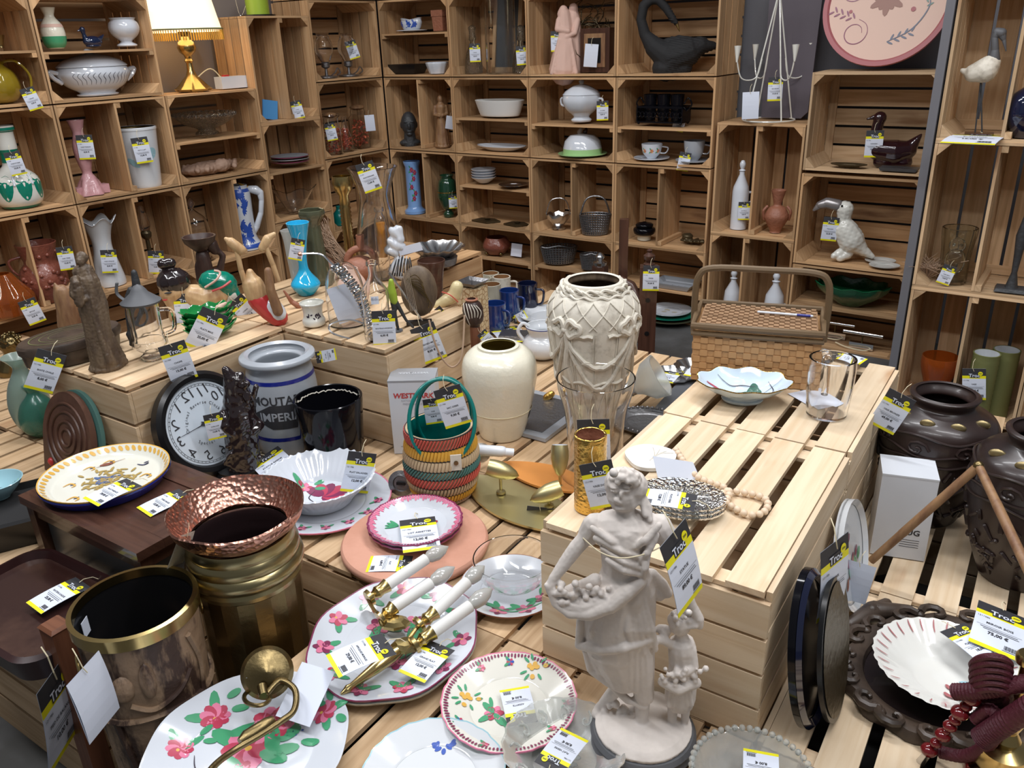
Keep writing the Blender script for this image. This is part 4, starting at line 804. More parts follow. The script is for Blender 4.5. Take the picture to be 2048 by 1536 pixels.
part(lambda b:b.limb(F.ch([(1676,411,12),(1655,406,11),(1640,410,8),(1628,420,3)])),'bill',o,'silver_paint'); part(lambda b:b.ell(F(1684,412,-.034),.005,8),'eye',o,'black_gloss')
for i,(px,d,l) in enumerate([(1768,.05,'front'),(1768,.13,'rear')]):
    p=wpx('M',px-i*8,d,R1+.024); k=proj(p)[2]/FL; plate('shell_ashtray',l+' small grey shell dish by the toucan tail','dish',p,58*k,'shell_grey',hh=.014,n=24,sy=.8,key='shell%d'%i)
p,w,h=SH('M',1700,R0+.205,.10,140,568); o=vessel('leaf_bowl','large dark green cabbage leaf bowl on the lowest shelf','bowl',p,w,max(h,.05),[(.3,0),(.4,.1),(.85,.6),(1,1)],'green_leaf',wave=lambda t,i,r,z:(1+.05*cos(9*t),.006*cos(9*t)*(z>.03)),key='leafbowl',sy=.7,rz=AM)
for i,(px,d) in enumerate([(1668,.14),(1722,.05)]):
    p=wpx('M',px,d,.014); o=root('picture_light','chrome picture light with a cord, '+['rear','front'][i]+' one in the lowest crate','light',p,AM,'chrome picture lights',key='plight%d'%i); k=proj(p)[2]/FL
    part(lambda b:b.box(-.055,.055,-.012,.012,.0,.03),'mounting_bar',o,'chrome',0); part(lambda b:b.tube([(0,0,.03),(0,0,.09)],.004,8),'stem',o,'brass_old'); part(lambda b:b.tube([(-.09,0,.075),(.09,0,.075)],.010,12),'lamp_tube',o,'chrome'); handle(o,[(.05,0,.01),(.02,-.04,.006),(-.06,-.03,.006),(-.12,0,.01)],.003,'string','cord')
# R section
p=wpx('R',1958,.10,1.065+.014); F=Fr(p)
o=root('wading_bird','wooden shorebird decoy with a pale body on a wire leg','bird ornament',p,key='wader'); b=MB(); b.limb(F.ch([(1948,146,18),(1970,140,24),(1978,132,20),(1992,125,9)])); b.limb(F.ch([(1935,146,8),(1925,141,5)])); sculpt(b,'body',o,MT['plaster_lt'],.0035,2); part(lambda b:b.limb(F.ch([(1988,120,11),(1990,100,7),(1989,75,6),(1994,64,8),(2003,66,9),(2008,80,4),(2012,102,1)])),'neck',o,'slate')
for px in (1950,1964): part(lambda b:b.tube([F(1962,158),F(px,267)],.0025,6),'wire_leg',o,'iron')
part(lambda b:b.box(-.045,.045,-.03,.03,0,.006),'base',o,'wood_dark',0)
p=wpx('R',2046,.06,1.065+.014); vessel('blue_white_vase','round blue vase with white markings at the right edge','vase',p,.13,.16,[(.5,0),(1,.4),(.9,.8),(.4,1)],'blue_dk',key='bwvase')
p,w,h=SH('R',1902,.535+.014,.09,64,455); F=Fr(p)
o=vessel('owl_vase','clear thick glass vase with a moulded owl','vase',p,w,h,[(.8,0),(.85,.06),(.85,.5),(1,.9),(1,1)],'glass_olive',key='owl',th=.1); o.data.materials[0]=mat('smoke_glass',(.80,.80,.72),.04,tr=1)
def ow(b): b.ell((0,-w*.3,h*.72),(w*.22,w*.12,w*.24),14); b.ell((0,-w*.3,h*.42),(w*.28,w*.12,w*.42),14)
part(ow,'moulded_owl',o,'glass')
for px in (-1,1): part(lambda b:b.ell((px*w*.1,-w*.42,h*.74),w*.05,8),'eye',o,'glass_ribbed')
p,w,h=SH('R',2021,.535+.014,.06,52,330); o=root('black_candlestick','black wooden candlestick on a square foot','candlestick',p,key='blcand'); part(lambda b:b.box(-w*.55,w*.55,-w*.4,w*.4,0,.012,.005,.005),'foot',o,'iron',0); part(lambda b:b.lathe([(w*.22,.012),(w*.1,h*.15),(w*.14,h*.3),(w*.2,h*.45),(w*.08,h*.6),(w*.12,h),(1e-4,h)],14),'stem',o,'iron')
p=wpx('R',1853,.08,.535+.014); k=proj(p)[2]/FL; random.seed(8); o=root('dried_tuft','tuft of dried bristles left of the owl vase','dried plant',p,key='tuft'); x=part(lambda b:[b.tube([(0,0,.002),(random.gauss(0,.02),random.gauss(0,.02),.03+random.random()*.03),(random.gauss(0,.04),random.gauss(0,.04),.05+random.random()*.05)],.001,4) for _ in range(60)],'bristles',o,'straw'); x['kind']='stuff'
p,w,h=SH('R',1945,.005+.014,.08,46,706); 
def ribbed(p,w,h,l,key): return vessel('ribbed_vase',l,'vase',p,w,h,[(1,0),(1,1)],'olive',inn='milk',wave=None,sk=0,key=key,th=.08)
for px,yt,l,key,d in ((1945,706,'shorter olive green ribbed cylinder vase, nearer of the pair','olv0',.05),(1984,699,'taller olive green ribbed cylinder vase, farther of the pair','olv1',.13)):
    p,w,h=SH('R',px,.014,d,48,yt); P=[(1,0)]; N=26
    P+=[(1-.03*(i%2),.05+.9*i/N) for i in range(N)]+[(1,1)]; vessel('ribbed_vase',l,'vase',p,w,h,P,'olive',inn='milk',sk=0,key=key,th=.1,sharp=60)
p,w,h=SH('R',1862,.014,.10,66,712); vessel('amber_bowl','amber glass bowl behind the brown vase','bowl',p,w,h,[(.5,0),(.5,.3),(1,.8),(1,1)],'glass_amber',key='amber')
# ================= things on the upper crates (left) =================
ZU=.622
dcrate(-3.70,1.10,0,'low slatted crate under the curly bronze head at the far left','crate_mid')
p,w,h=TB(150,712,ZU,200,668)
o=root('oval_box','dark oval wooden box with a faded painted lid at the left','box',p,rad(50),key='ovalbox'); w*=.95
part(lambda b:b.lathe([(a*w/2,z*h) for a,z in [(1e-4,0),(.9,0),(.95,.1),(.98,.5),(1.0,.62)]],48,1,.62),'body',o,'wood_frame')
l=part(lambda b:b.lathe([(a*w/2,z*h) for a,z in [(1.03,.64),(1.04,.9),(1.0,1),(.7,1.02),(1e-4,1.03)]],48,1,.62),'lid',o,'wood_frame'); part(lambda b:[b.lathe([(w*.5*a,h*1.031),(w*.5*a*.97,h*1.031)],48,1,.62) for a in (.8,.6,.42)],'painted_rings',l,'olive')
p,w,h=TB(214,735,ZU,62,505); F=Fr(p)
o=root('saint_statue','brown carved wooden saint holding a child, string around its waist','statue',p,key='saint'); b=MB()
b.limb(F.ch([(163,515,11,0),(160,522,9,-6)])); b.limb(F.ch([(170,540,13),(176,565,22),(186,610,26),(200,680,25),(213,722,30)])); b.limb(F.ch([(150,560,9,-16),(148,590,8,-24)])); b.limb(F.ch([(186,556,10,0),(194,590,11,-6),(168,598,6,-22)])); b.limb(F.ch([(152,566,7,-26),(150,574,6,-26)])); b.limb(F.ch([(154,580,10,-24),(158,605,9,-24)])); b.limb(F.ch([(160,545,14,4),(168,565,13,10)]))
for i in range(9): x=178+i*8; b.limb(F.ch([(168+i*4,625,5,-20+abs(i-4)*4),(x+8,722,6,-28+abs(i-4)*6)]),6)
b.ell(F(214,732),(F.k()*34,F.k()*30,.018)); sculpt(b,'figure',o,MT['wood_carved'],.0028,1,.004,(70,70,14),.002)
p,w,h=TB(135,672,ZU,42,562); F=Fr(p)
o=root('owl_jug','carved brown wooden owl shaped jug behind the oval box','jug',p,key='owljug'); b=MB(); b.limb(F.ch([(124,585,16),(133,610,20),(140,650,22)])); b.limb(F.ch([(112,575,6),(110,568,3)])); b.limb(F.ch([(140,575,6),(142,566,3)])); sculpt(b,'body',o,MT['wood_mid'],.004,2,.003,(90,90,20))
p=at(28,748,.312); F=Fr(p)
o=root('child_bust','bronze bust of a curly haired child at the left edge','bust',p,key='bhead'); b=MB(); b.limb(F.ch([(22,690,20),(26,705,17)])); b.limb(F.ch([(18,720,14),(16,742,20)])); b.limb(F.ch([(42,703,3,-6),(41,708,4,-5)])); random.seed(3)
for i in range(70):
    a=random.uniform(-.3,3.6); e=random.random()*3.1-1.5; b.ell(F(22,686)+Vector((cos(a)*cos(e),sin(e),sin(a)*cos(e)))*F.k()*21,.006,6)
sculpt(b,'head',o,MT['brass_old'],.003,1)
p,w,h=TB(262,694,ZU,30,560); F=Fr(p)
o=root('horse_figure','dark metal horse figure with a ring, left of the glass stein','figure',p,key='horse'); b=MB(); b.limb(F.ch([(268,545,6),(272,565,8),(276,592,8),(262,580,7),(254,596,5),(255,625,5),(258,655,4),(262,690,3)])); b.limb(F.ch([(276,590,8),(284,620,6),(268,650,4)])); b.limb(F.ch([(258,668,6),(262,676,6)])); sculpt(b,'body',o,MT['iron'],.003,2); part(lambda b:b.tube([F(278+18*cos(t),632+20*sin(t),0) for t in [q*.35 for q in range(18)]],.004,6,closed=True),'ring',o,'iron')
p,w,h=TB(306,716,ZU,76,600)
o=vessel('glass_stein','engraved clear glass stein with a peaked pewter lid','stein',p,w*.86,h*.95,[(.62,0),(.66,.05),(.45,.12),(.9,.22),(.95,.34),(.86,.4),(.88,1)],'glass',key='stein',n=16,wave=lambda t,i,r,z:(1+.03*cos(8*t)*(z<.4*h),0),th=.08)
part(lambda b:b.lathe([(a*w/2,h*.95+z) for a,z in [(.95,0),(1.0,.006),(.8,.014),(.45,.03),(.35,.04),(.2,.05),(1e-4,.055)]],28),'lid',o,'slate'); handle(o,[(-w*.3,.01,h*.98),(-w*.5,.02,h*1.12),(-w*.45,.02,h*1.3)],.007,'slate','thumb_lever',flat=.5)
handle(o,[(w*.4,.0,h*.8),(w*.68,0,h*.75),(w*.66,0,h*.45),(w*.42,0,h*.38)],.006,'glass')
def traced(name,label,ctg,px,py,z,key,parts,vox=.0035,**kw):
    p=at(px,py,z); F=Fr(p); o=root(name,label,ctg,p,key=key,group=kw.get('group'))
    for nm,m,chains,amp in parts:
        b=MB()
        for c in chains: b.limb(F.ch(c))
        sculpt(b,nm,o,MT[m],vox,2,amp,(60,60,20))
    return o,F
o,F=traced('wood_carving','carved wooden head with black hair in a bun, resting on its hands','carving',350,640,ZU,'whead',[('face','wood_light',[[(346,585,26),(350,598,22)],[(352,610,13),(352,634,14)],[(342,618,5,-14),(352,632,5,-14)],[(348,614,5,-16),(358,630,5,-14)]],.002),('hair','bronze_dk',[[(344,564,29,2),(352,562,28,4)],[(372,575,10,4),(376,592,7,4)],[(326,528,11),(342,526,10)]],.0015)])
part(lambda b:(b.ell(F(336,586,-24),(.012,.004,.003),8)),'eye',o,'ink'); part(lambda b:b.ell(F(330,600,-22),(.008,.004,.003),8),'mouth',o,'red')
o,F=traced('carved_duck','carved wooden duck with green and red painted back','carving',420,632,ZU,'gduck',[('body','wood_light',[[(388,592,24),(410,598,28),(430,590,28)]],.002),('painted_back','green_ceramic',[[(425,566,27,4),(446,570,28,6),(455,580,22,6)],[(470,590,12),(482,604,6)]],.001)]); part(lambda b:b.tube(cat([F(424,582,-30),F(445,574,-30),F(462,562,-26)]),.004,6),'red_stripe',o,'red'); part(lambda b:b.tube(cat([F(410,575,-24),F(432,560,-28),F(440,545,-20),F(428,541,-18)]),.004,6),'pale_stripe',o,'terra_pale')
o,F=traced('bowl_bearer','dark wooden kneeling figure holding up a bowl','figurine',425,606,ZU,'bowlb',[('figure','wood_dkcarved',[[(405,512,14),(412,540,14),(428,570,18),(430,600,20)],[(422,488,12),(430,500,10)],[(430,495,6),(446,512,6),(440,540,7),(430,545,7)],[(398,530,8),(402,560,9)]],.002)])
c=F(398,478); part(lambda b:b.lathe([(1e-4,-.045),(.02,-.04),(.05,-.01),(.056,.01),(.050,.01),(.03,-.02),(1e-4,-.028)],28,c=tuple(c)),'bowl',o,'wood_dkcarved')
o,F=traced('white_rock','rough cream shell rock between the duck and the corn dishes','rock',465,626,ZU,'rock',[('rock','plaster_lt',[[(440,612,14),(462,592,13),(480,600,12)],[(490,606,12),(508,612,9)],[(455,610,14),(500,618,10)]],.010)])
p=at(425,672,ZU+.002); k=proj(p)[2]/FL
for i,l in enumerate(['bottom','second','third','top']):
    q=p+Vector((-.004*i,.006*i,.017*i)); o=vessel('corn_dish','green leaf dish with a corn cob handle, '+l+' of four stacked','dish',q,104*k,.036,[(.3,0),(.4,.06),(.8,.5),(1,1)],'green_ceramic',sy=.55,rz=rad(38),wave=lambda t,i,r,z:(1+.05*cos(10*t),.004*cos(10*t)*(z>.02)),group='stack of corn dishes',key='corn%d'%i,n=40); o.data.materials[0]=MT.get('corn_green') or mat('corn_green',(.01,.22,.05),.12,coat=.6)
    b=MB(); b.limb([((.035,-.012,.030),.010),((.062,-.002,.036),.005)]); b.ob('corn_cob',o,MT['terra_pale'] if i!=3 else MT['terra_pale'],60)
# wooden creature with red body
o,F=traced('wooden_bird_toy','carved wooden bird toy with a red painted body and legs in the air','toy',545,648,ZU,'redbird',[('body','wood_light',[[(500,545,8),(506,570,21),(514,590,22)]],.001),('red_body','red',[[(518,600,22,-2),(540,620,22,-4),(556,634,20,-4)]],.0),('beak_branch','wood_mid',[[(536,542,8,-20),(541,580,9.5,-26),(556,622,10.5,-26)]],.001),('white_patch','white',[[(545,612,17,-12),(556,626,17,-12)]],0)])
for x,a,b_ in ((0,[(474,502,5),(482,540,5),(492,570,6)],[(452,478,4,),(462,484,9),(482,500,10)]),(1,[(530,490,5),(546,530,5),(556,560,5)],[(548,468,4),(535,478,9),(525,496,8)])):
    part(lambda b:b.limb(F.ch(a)),'leg',o,'wood_light'); part(lambda b:b.limb(F.ch(b_)),'foot',o,'orange_wood' if 0 else 'wood_light')
p=at(585,612,ZU+.008); F=Fr(p); o=part(lambda b:b.limb(F.ch([(568,582,2),(584,604,5),(600,614,6)])),'purple_horn',None,'terra_brown'); o.location=p; o.rotation_euler=(0,0,F.rz); tag_(o,'thin dull purple horn lying beside the blue vase','horn'); TH['phorn']=o
# ---- mid crate ----
p,w,h=TB(629,650,ZU,48,604)
o=vessel('mustard_mug','small cream ceramic mug with a painted border','mug',p,w,h,[(.72,0),(.9,.06),(.95,.25),(.82,.4),(.8,.62),(.9,.85),(1,.95),(.98,1)],'toucan_white',key='cmug'); g=cyl(o); b=MB(); random.seed(4)
for i in range(16): petal(b,g,random.uniform(-.8,.8)*w*.5,h*random.uniform(.42,.56),random.random()*6,w*.13,w*.06)
b.ob('painted_border',o,MT['paint_dark'],0)
p,w,h=TB(614,588,ZU,56,445)
vessel('bottle_vase','bright turquoise blue glass vase with a bulb base and flared mouth','vase',p,w,h,[(.55,0),(.95,.10),(1,.17),(.5,.30),(.32,.40),(.36,.6),(.6,.85),(.8,1)],'glass_blue',key='bluevase',th=.08)
p,w,h=TB(596,580,ZU,36,460); vessel('frosted_vase','slender frosted glass vase left of the turquoise one','vase',p,w,h,[(.35,0),(.45,.05),(.7,.6),(.8,.85),(1,1)],'glass_frost',key='frost',th=.1,wave=lambda t,i,r,z:(1+.04*cos(6*t),0))
p,w,h=TB(640,566,ZU,44,420); vessel('olive_vase','tall dark green ribbed glass vase behind the turquoise vase','vase',p,w*1.1,h,[(.9,0),(.95,.1),(.72,.45),(.6,.72),(.62,.82),(1,.93),(1,1)],'glass_olive',key='olvase',wave=lambda t,i,r,z:(1+.05*cos(7*t),0),th=.12)
# dried sticks
p=at(680,560,ZU+.003); F=Fr(p); random.seed(11); o=root('dried_grass_bunch','fan of dried straw stems tied in a bunch','dried grass',p,key='straw')
x=part(lambda b:[b.tube([F(700+random.uniform(-6,6),535+random.uniform(-16,10),random.uniform(-10,20)*.001),F(670,505+random.uniform(-26,18),.01+random.uniform(-.02,.03)),F(636+random.uniform(-10,20),470+random.uniform(-38,50),.02+random.uniform(-.03,.05))],.0013,4) for _ in range(150)],'stems',o,'straw'); x['kind']='stuff'
part(lambda b:b.tube([F(703,545),F(705,558)],.012,8),'tied_base',o,'straw')
traced('carved_animal','small carved wooden animal on its back behind the coiled rod','carving',650,560,ZU,'animal',[('body','terra_pale',[[(640,505,7),(655,520,12),(668,540,12),(660,556,10)],[(660,490,5),(664,508,8)],[(642,498,4),(650,512,6)]],.004)])
p,w,h=TB(704,540,ZU,44,352)
P=[(1,0),(.98,.03),(.6,.05)]+[(.42+.10*(i%2),.07+.62*i/30) for i in range(31)]+[(.5,.72),(.42,.8),(.8,.86),(.95,.93),(.85,1)]
vessel('brass_candlestick','tall brass candlestick with a spiral ribbed stem','candlestick',p,w,h,P,'brass',key='bcand',sk=0,sharp=70)
p,w,h=TB(765,552,ZU,96,334); vessel('chimney_glass','tall waisted clear glass hurricane shade with a flared mouth','glass shade',p,w,h,[(.7,0),(.9,.15),(.95,.3),(.75,.55),(.62,.75),(.85,.93),(1,1)],'glass',key='hshade',th=.035,n=48)
p,w,h=TB(771,560,ZU,26,415)
o=vessel('flask_tube','slim clear bottle holding an amber tube, in front of the hurricane shade','bottle',p,w,h,[(.6,0),(.7,.1),(1,.3),(.9,.8),(.65,.88),(.5,.93),(.7,.95),(.7,1)],'glass',key='flask'); part(lambda b:b.lathe([(1e-4,h*.32),(w*.34,h*.33),(w*.34,h*.8),(1e-4,h*.81)],20),'amber_tube',o,'orange_glass')
p=at(722,560,ZU+.002); F=Fr(p); o=root('stirrup_pot','red clay pot with a hooped stirrup spout','pot',p,key='stirrup'); k=F.k()
part(lambda b:b.lathe([(a*k,z*k) for a,z in smo([(16,0),(30,14),(32,28),(24,42),(10,48)])]+[(1e-4,48*k)],30),'body',o,'terra_brown'); part(lambda b:b.tube([F(722+28*cos(t),522-26*sin(t)) for t in [pi*q/14 for q in range(-1,16)]],7*k,10),'stirrup_handle',o,'terra_brown'); part(lambda b:b.lathe([(8*k,0),(8*k,26*k),(6*k,26*k),(6*k,0)],18,c=tuple(F(722,496))),'spout',o,'terra_brown')
p,w,h=TB(708,610,ZU,60,536); o=vessel('mask_pot','round peach clay pot with a moulded face behind the glass bell','pot',p,w,h,[(.6,0),(1,.3),(.95,.6),(.6,.85),(.5,1)],'peach',key='maskpot')
p,w,h=TB(697,645,ZU,78,524); o=vessel('glass_bell','large clear glass bell jar with a ground lip','bell jar',p,w,h,[(1,0),(.98,.05),(.98,.5),(.8,.8),(.45,.96),(.001,1)],'glass',key='bell',th=.04,n=48)
# coiled rod
p=at(700,665,ZU+.002); F=Fr(p); o=root('coiled_arm','chrome spring coiled arm on a looped wire base','stand',p,key='coil')
C=[F(x,y,-.02) for x,y in [(668,532),(688,550),(708,574),(722,600),(732,630),(738,652)]]; C=cat(C,30); 
def coil(b):
    pts=[]; N=len(C)*6; 
    for i in range(N):
        q=i/6; a=C[min(int(q),len(C)-1)]; n=C[min(int(q)+1,len(C)-1)]; pos=a+(n-a)*(q-int(q)); th=i*2*pi/ (N/22)
        pts.append(pos+Vector((cos(th)*.0125,sin(th)*.0125,cos(th)*.006)))
    b.tube(pts,.0040,6)
part(coil,'spring',o,'chrome'); part(lambda b:b.tube(cat([F(600,508,-.02),F(640,508,-.02),F(662,526,-.02),F(690,552,-.02)]),.003,6),'arm',o,'steel'); part(lambda b:b.tube(cat([F(738,652,-.02),F(700,640),F(660,650),F(668,668,-.03),F(720,680,-.04),F(742,664,-.03)]),.0032,6),'base_loop',o,'steel'); part(lambda b:b.ell(F(600,508,-.02),.007,8),'knob',o,'copper')
p,w,h=TB(758,676,ZU,54,522)
o=vessel('glass_bottle','clear glass bottle with a label and rippled sides at the crate corner','bottle',p,w,h,[(1,0),(1,.05),(.96,.4),(1,.5),(.98,.62),(.35,.8),(.32,.93),(.42,.95),(.4,1)],'glass',key='bottle',th=.07,wave=lambda t,i,r,z:(1+.02*cos(20*t)*(z<.3*h),0)); g=cyl(o,.001); part(lambda b:b.add([g(x,y) for x,y in ((-.012,h*.5),(-.003,h*.5),(.006,h*.5),(.010,h*.5),(-.012,h*.6),(-.003,h*.6),(.006,h*.6),(.010,h*.6))],[(0,1,5,4),(1,2,6,5),(2,3,7,6)]),'paper_label',o,'paper',0)
o,F=traced('frog_musician','green and black metal frog figure standing on a flat base','figurine',794,662,ZU,'frog',[('torso','lime',[[(782,562,5),(784,585,9),(788,602,8)],[(778,575,3),(780,590,3)]],0),('legs','iron',[[(786,604,6),(790,630,4),(796,658,3)],[(792,604,5),(812,640,3),(826,654,3)]],0)],vox=.0025)
part(lambda b:(b.lathe([(1e-4,0),(.018,0),(.018,.004),(1e-4,.004)],16,c=(0,0,0))),'base',o,'slate')
# harp + shell instrument + drum
p=at(838,640,ZU+.002); F=Fr(p); o=root('shell_instrument','ribbed brown shell shaped string instrument standing upright','instrument',p,key='shellinst'); b=MB(); b.ell(F(838,582,.0),(F.k()*36,.028,F.k()*52),28); x=b.ob('ribbed_shell',o,MT['wood_carved'],60)
part(lambda b:[b.tube(cat([F(812,560,-.03),F(830+i*5,550+i*9,-.036),F(846+i*2.2,566+i*10,-.03)]),.0014,5) for i in range(7)],'ribs',o,'brass_old')
for i in range(5): part(lambda b:b.tube([F(805+i*3,545,-.05),F(822+i*3,622,-.05)],.0012,5),'string',o,'steel')
part(lambda b:b.tube([F(778,545,-.05),F(850,650,-.04)],.004,6),'neck',o,'steel'); part(lambda b:b.box(-.04,.04,-.05,-.03,0,.012),'foot_block',o,'black')
p,w,h=TB(868,604,ZU,54,520); o=vessel('dark_drum','dark glossy cup shaped drum with a reddish foot','drum',p,w,h,[(.6,0),(.62,.12),(.7,.2),(.8,.6),(1,.95),(1,1)],'wood_dark',key='drum'); 
p=at(803,560,ZU+.002); F=Fr(p); o=root('beaded_tassel','black and white striped tassel hung among the metal strings','tassel',p,key='tassel'); random.seed(6)
part(lambda b:[b.tube(cat([F(795+i*3,512+random.random()*8,-.03),F(790+i*4,530,-.045),F(784+i*5,552,-.03)]),.003,5) for i in range(9)],'cords',o,'iron'); part(lambda b:[b.tube(cat([F(796+i*6,512,-.04),F(793+i*6,530,-.05),F(790+i*7,545,-.04)]),.002,5) for i in range(4)],'white_cords',o,'white')
traced('flower_ornament','cluster of white ceramic flowers behind the hurricane shade','ornament',800,560,ZU,'wflower',[('flowers','white',[[(784,462,9),(792,470,9)],[(796,458,8),(800,478,10)],[(782,482,10),(800,494,11)],[(776,500,9),(790,506,9)],[(796,520,9),(786,540,9),(800,552,9)]],.006)])
p=at(815,560,ZU+.002); F=Fr(p); o=part(lambda b:b.add([F(796,496),F(840,484),F(846,500),F(800,512),F(796,496,.002),F(840,484,.002),F(846,500,.002),F(800,512,.002)],[(0,1,2,3),(7,6,5,4),(0,4,5,1),(1,5,6,2),(2,6,7,3),(3,7,4,0)]),'price_card',None,'paper',0); o.location=p; o.rotation_euler=(0,0,F.rz); tag_(o,'blank white card beside the silver fluted bowl','card')
# horn, rattle, stone holder
o,F=traced('cow_horn','polished pale cow horn with a braided cord','horn',895,612,ZU+.0,'horn',[('horn','horn',[[(914,574,13),(908,592,13.5),(890,602,12),(870,612,7),(862,616,4)]],0)])
part(lambda b:b.tube(cat([F(884,584,-.01),F(900,590,-.035),F(916,604,-.02)]),.0022,5),'cord',o,'coral')
p=E1*-1.815+E2*2.44+Vector((0,0,.312)); F=Fr(p); o=root('stone_holder','square beige stone mosaic candle holder with a black spiked dish','candle holder',p,rad(-34),key='stone'); 
hh_=hgt(p,572); sb_=part(lambda b:b.box(-.045,.045,-.04,.04,0,hh_),'mosaic_body',o,'horn',0)
m=mat('stonemosaic',(.55,.40,.22),.5); nt=m.node_tree; v=nt.nodes.new('ShaderNodeTexVoronoi'); v.feature='DISTANCE_TO_EDGE'; v.inputs['Scale'].default_value=55; tc=nt.nodes.new('ShaderNodeTexCoord'); nt.links.new(tc.outputs['Object'],v.inputs['Vector']); r=nt.nodes.new('ShaderNodeValToRGB'); r.color_ramp.elements[0].color=(.28,.14,.05,1); r.color_ramp.elements[1].color=(.66,.54,.34,1); r.color_ramp.elements[1].position=.12; nt.links.new(v.outputs[0],r.inputs[0]); nt.links.new(r.outputs[0],nt.nodes['Principled BSDF'].inputs['Base Color']); sb_.data.materials[0]=m
part(lambda b:b.lathe([(1e-4,hh_+.004),(.05,hh_+.010),(.068,hh_+.022),(.05,hh_+.006),(1e-4,hh_)],4,a0=pi/4,a1=pi/4+2*pi),'spiked_dish',o,'pewter',20); part(lambda b:b.lathe([(.002,hh_),(.0002,hh_+.035)],6),'spike',o,'iron')
p=E1*-1.505+E2*2.03+Vector((0,0,.312)); F=Fr(p); o=root('rattle','dark rattle gourd with cream stripes on a brown wooden handle','rattle',p,key='rattle')
part(lambda b:b.limb(F.ch([(955,742,10),(952,690,10),(950,655,10)])),'wooden_handle',o,'wood_red'); b=MB(); b.limb(F.ch([(945,618,20),(948,634,19),(950,650,10)])); x=b.ob('gourd',o,MT['wood_dkcarved'],60)
part(lambda b:[b.tube(cat([F(927+i*5,606+i,-.016-i*.003),F(930+i*6.5,626,-.036+abs(i-2.5)*.003),F(940+i*2.5,650,-.02)]),.0016,5) for i in range(6)],'stripes',o,'plaster_lt'); part(lambda b:b.lathe([(.018,0),(.022,.006),(.014,.008)],20,c=tuple(F(943,602))),'mouth_ring',o,'terra_brown')
p=E1*-1.52+E2*1.86+Vector((0,0,.33)); F=Fr(p); o=part(lambda b:b.tube(cat([F(858,640,-.02),F(868,680,-.03),F(884,716,-.03),F(903,734,-.03),F(920,722,-.03),F(926,690,-.02),F(929,630,-.0)]),.003,6),'twisted_cord',None,'straw'); o.location=p; o.rotation_euler=(0,0,F.rz); tag_(o,'brown and cream twisted cord hanging down the crate side','cord'); TH['cord']=o
# silver bowl on shallow crate
p,w,h=TB(878,531,ZU,106,492)
o=root('fluted_bowl','silver fluted bowl with a leafy wavy rim on a dark footed base','bowl',p,key='silverbowl'); part(lambda b:b.lathe([(w*.25,0),(w*.33,h*.1),(w*.36,h*.45),(w*.30,h*.5),(1e-4,h*.5)],36),'footed_base',o,'pewter'); part(lambda b:b.lathe([(1e-4,h*.56),(w*.3,h*.62),(w*.48,h*.95),(w*.5,h),(w*.5,h*.97),(w*.3,h*.55),(1e-4,h*.51)],72,1,1,lambda t,i,r,z:(1+.03*cos(7*t)*(r>w*.4),.0025*cos(14*t)*(r>w*.25))),'fluted_dish',o,'steel')
# mugs
def mug(px,py,wl,yt,m,inn,lab,key,hdl=1,grp=None,z=.312,shape=None,ha=0):
    p,w,h=TB(px,py,z,wl,yt); o=vessel('mug',lab,'mug',p,w,h,shape or [(.85,0),(.95,.08),(1,.3),(.92,.7),(.95,1)],m,inn=inn,group=grp,key=key,n=28,th=.12)
    if hdl: 
        mb=MB(); mb.M=Matrix.Rotation(ha,4,'Z'); mb.tube(cat([(w*.44,0,h*.8),(w*.78,0,h*.75),(w*.72,0,h*.35),(w*.45,0,h*.25)]),.0055,8); mb.ob('handle',o,MT[m],60)
    return o
G1='stoneware mugs on the low crate'; G2='blue glazed mugs on the low crate'
for i,(x,y,wl,yt,m,inn,l) in enumerate([(947,588,36,540,'stoneware_tan','stone_brown','small tan stoneware mug, farthest left by the silver bowl crate'),(983,592,36,546,'stoneware_tan','stone_brown','cream stoneware mug at the back centre of the group'),(968,600,36,556,'stoneware_tan','stoneware_tan','pale stoneware mug behind the stone candle holder'),(1005,605,38,553,'plaster_lt','stone_brown','mottled brown glazed mug with a white handle at the back'),(985,622,40,568,'stoneware_tan','stone_brown','wide cream mug with tan interior, behind the blue mugs'),(962,634,34,580,'stoneware_tan','stone_brown','tan mug with brown interior right of the stone candle holder'),(966,650,34,598,'stoneware_tan','iron','nearest tan mug with a dark interior')]): mug(x,y,wl,yt,m,inn,l,'mug%d'%i,hdl=i==3,grp=G1)
for i,(x,y,wl,yt,m,l) in enumerate([(1056,622,42,566,'blue_dk','dark cobalt blue mug, farthest of the three blue ones'),(1020,638,42,580,'blue_gloss','streaked blue glazed mug in the middle of the three blue ones'),(992,662,46,606,'blue_gloss','bright blue streaked mug, nearest of the three blue ones')]): mug(x,y,wl,yt,m,m,l,'bmug%d'%i,grp=G2,ha=-.3-.2*i)
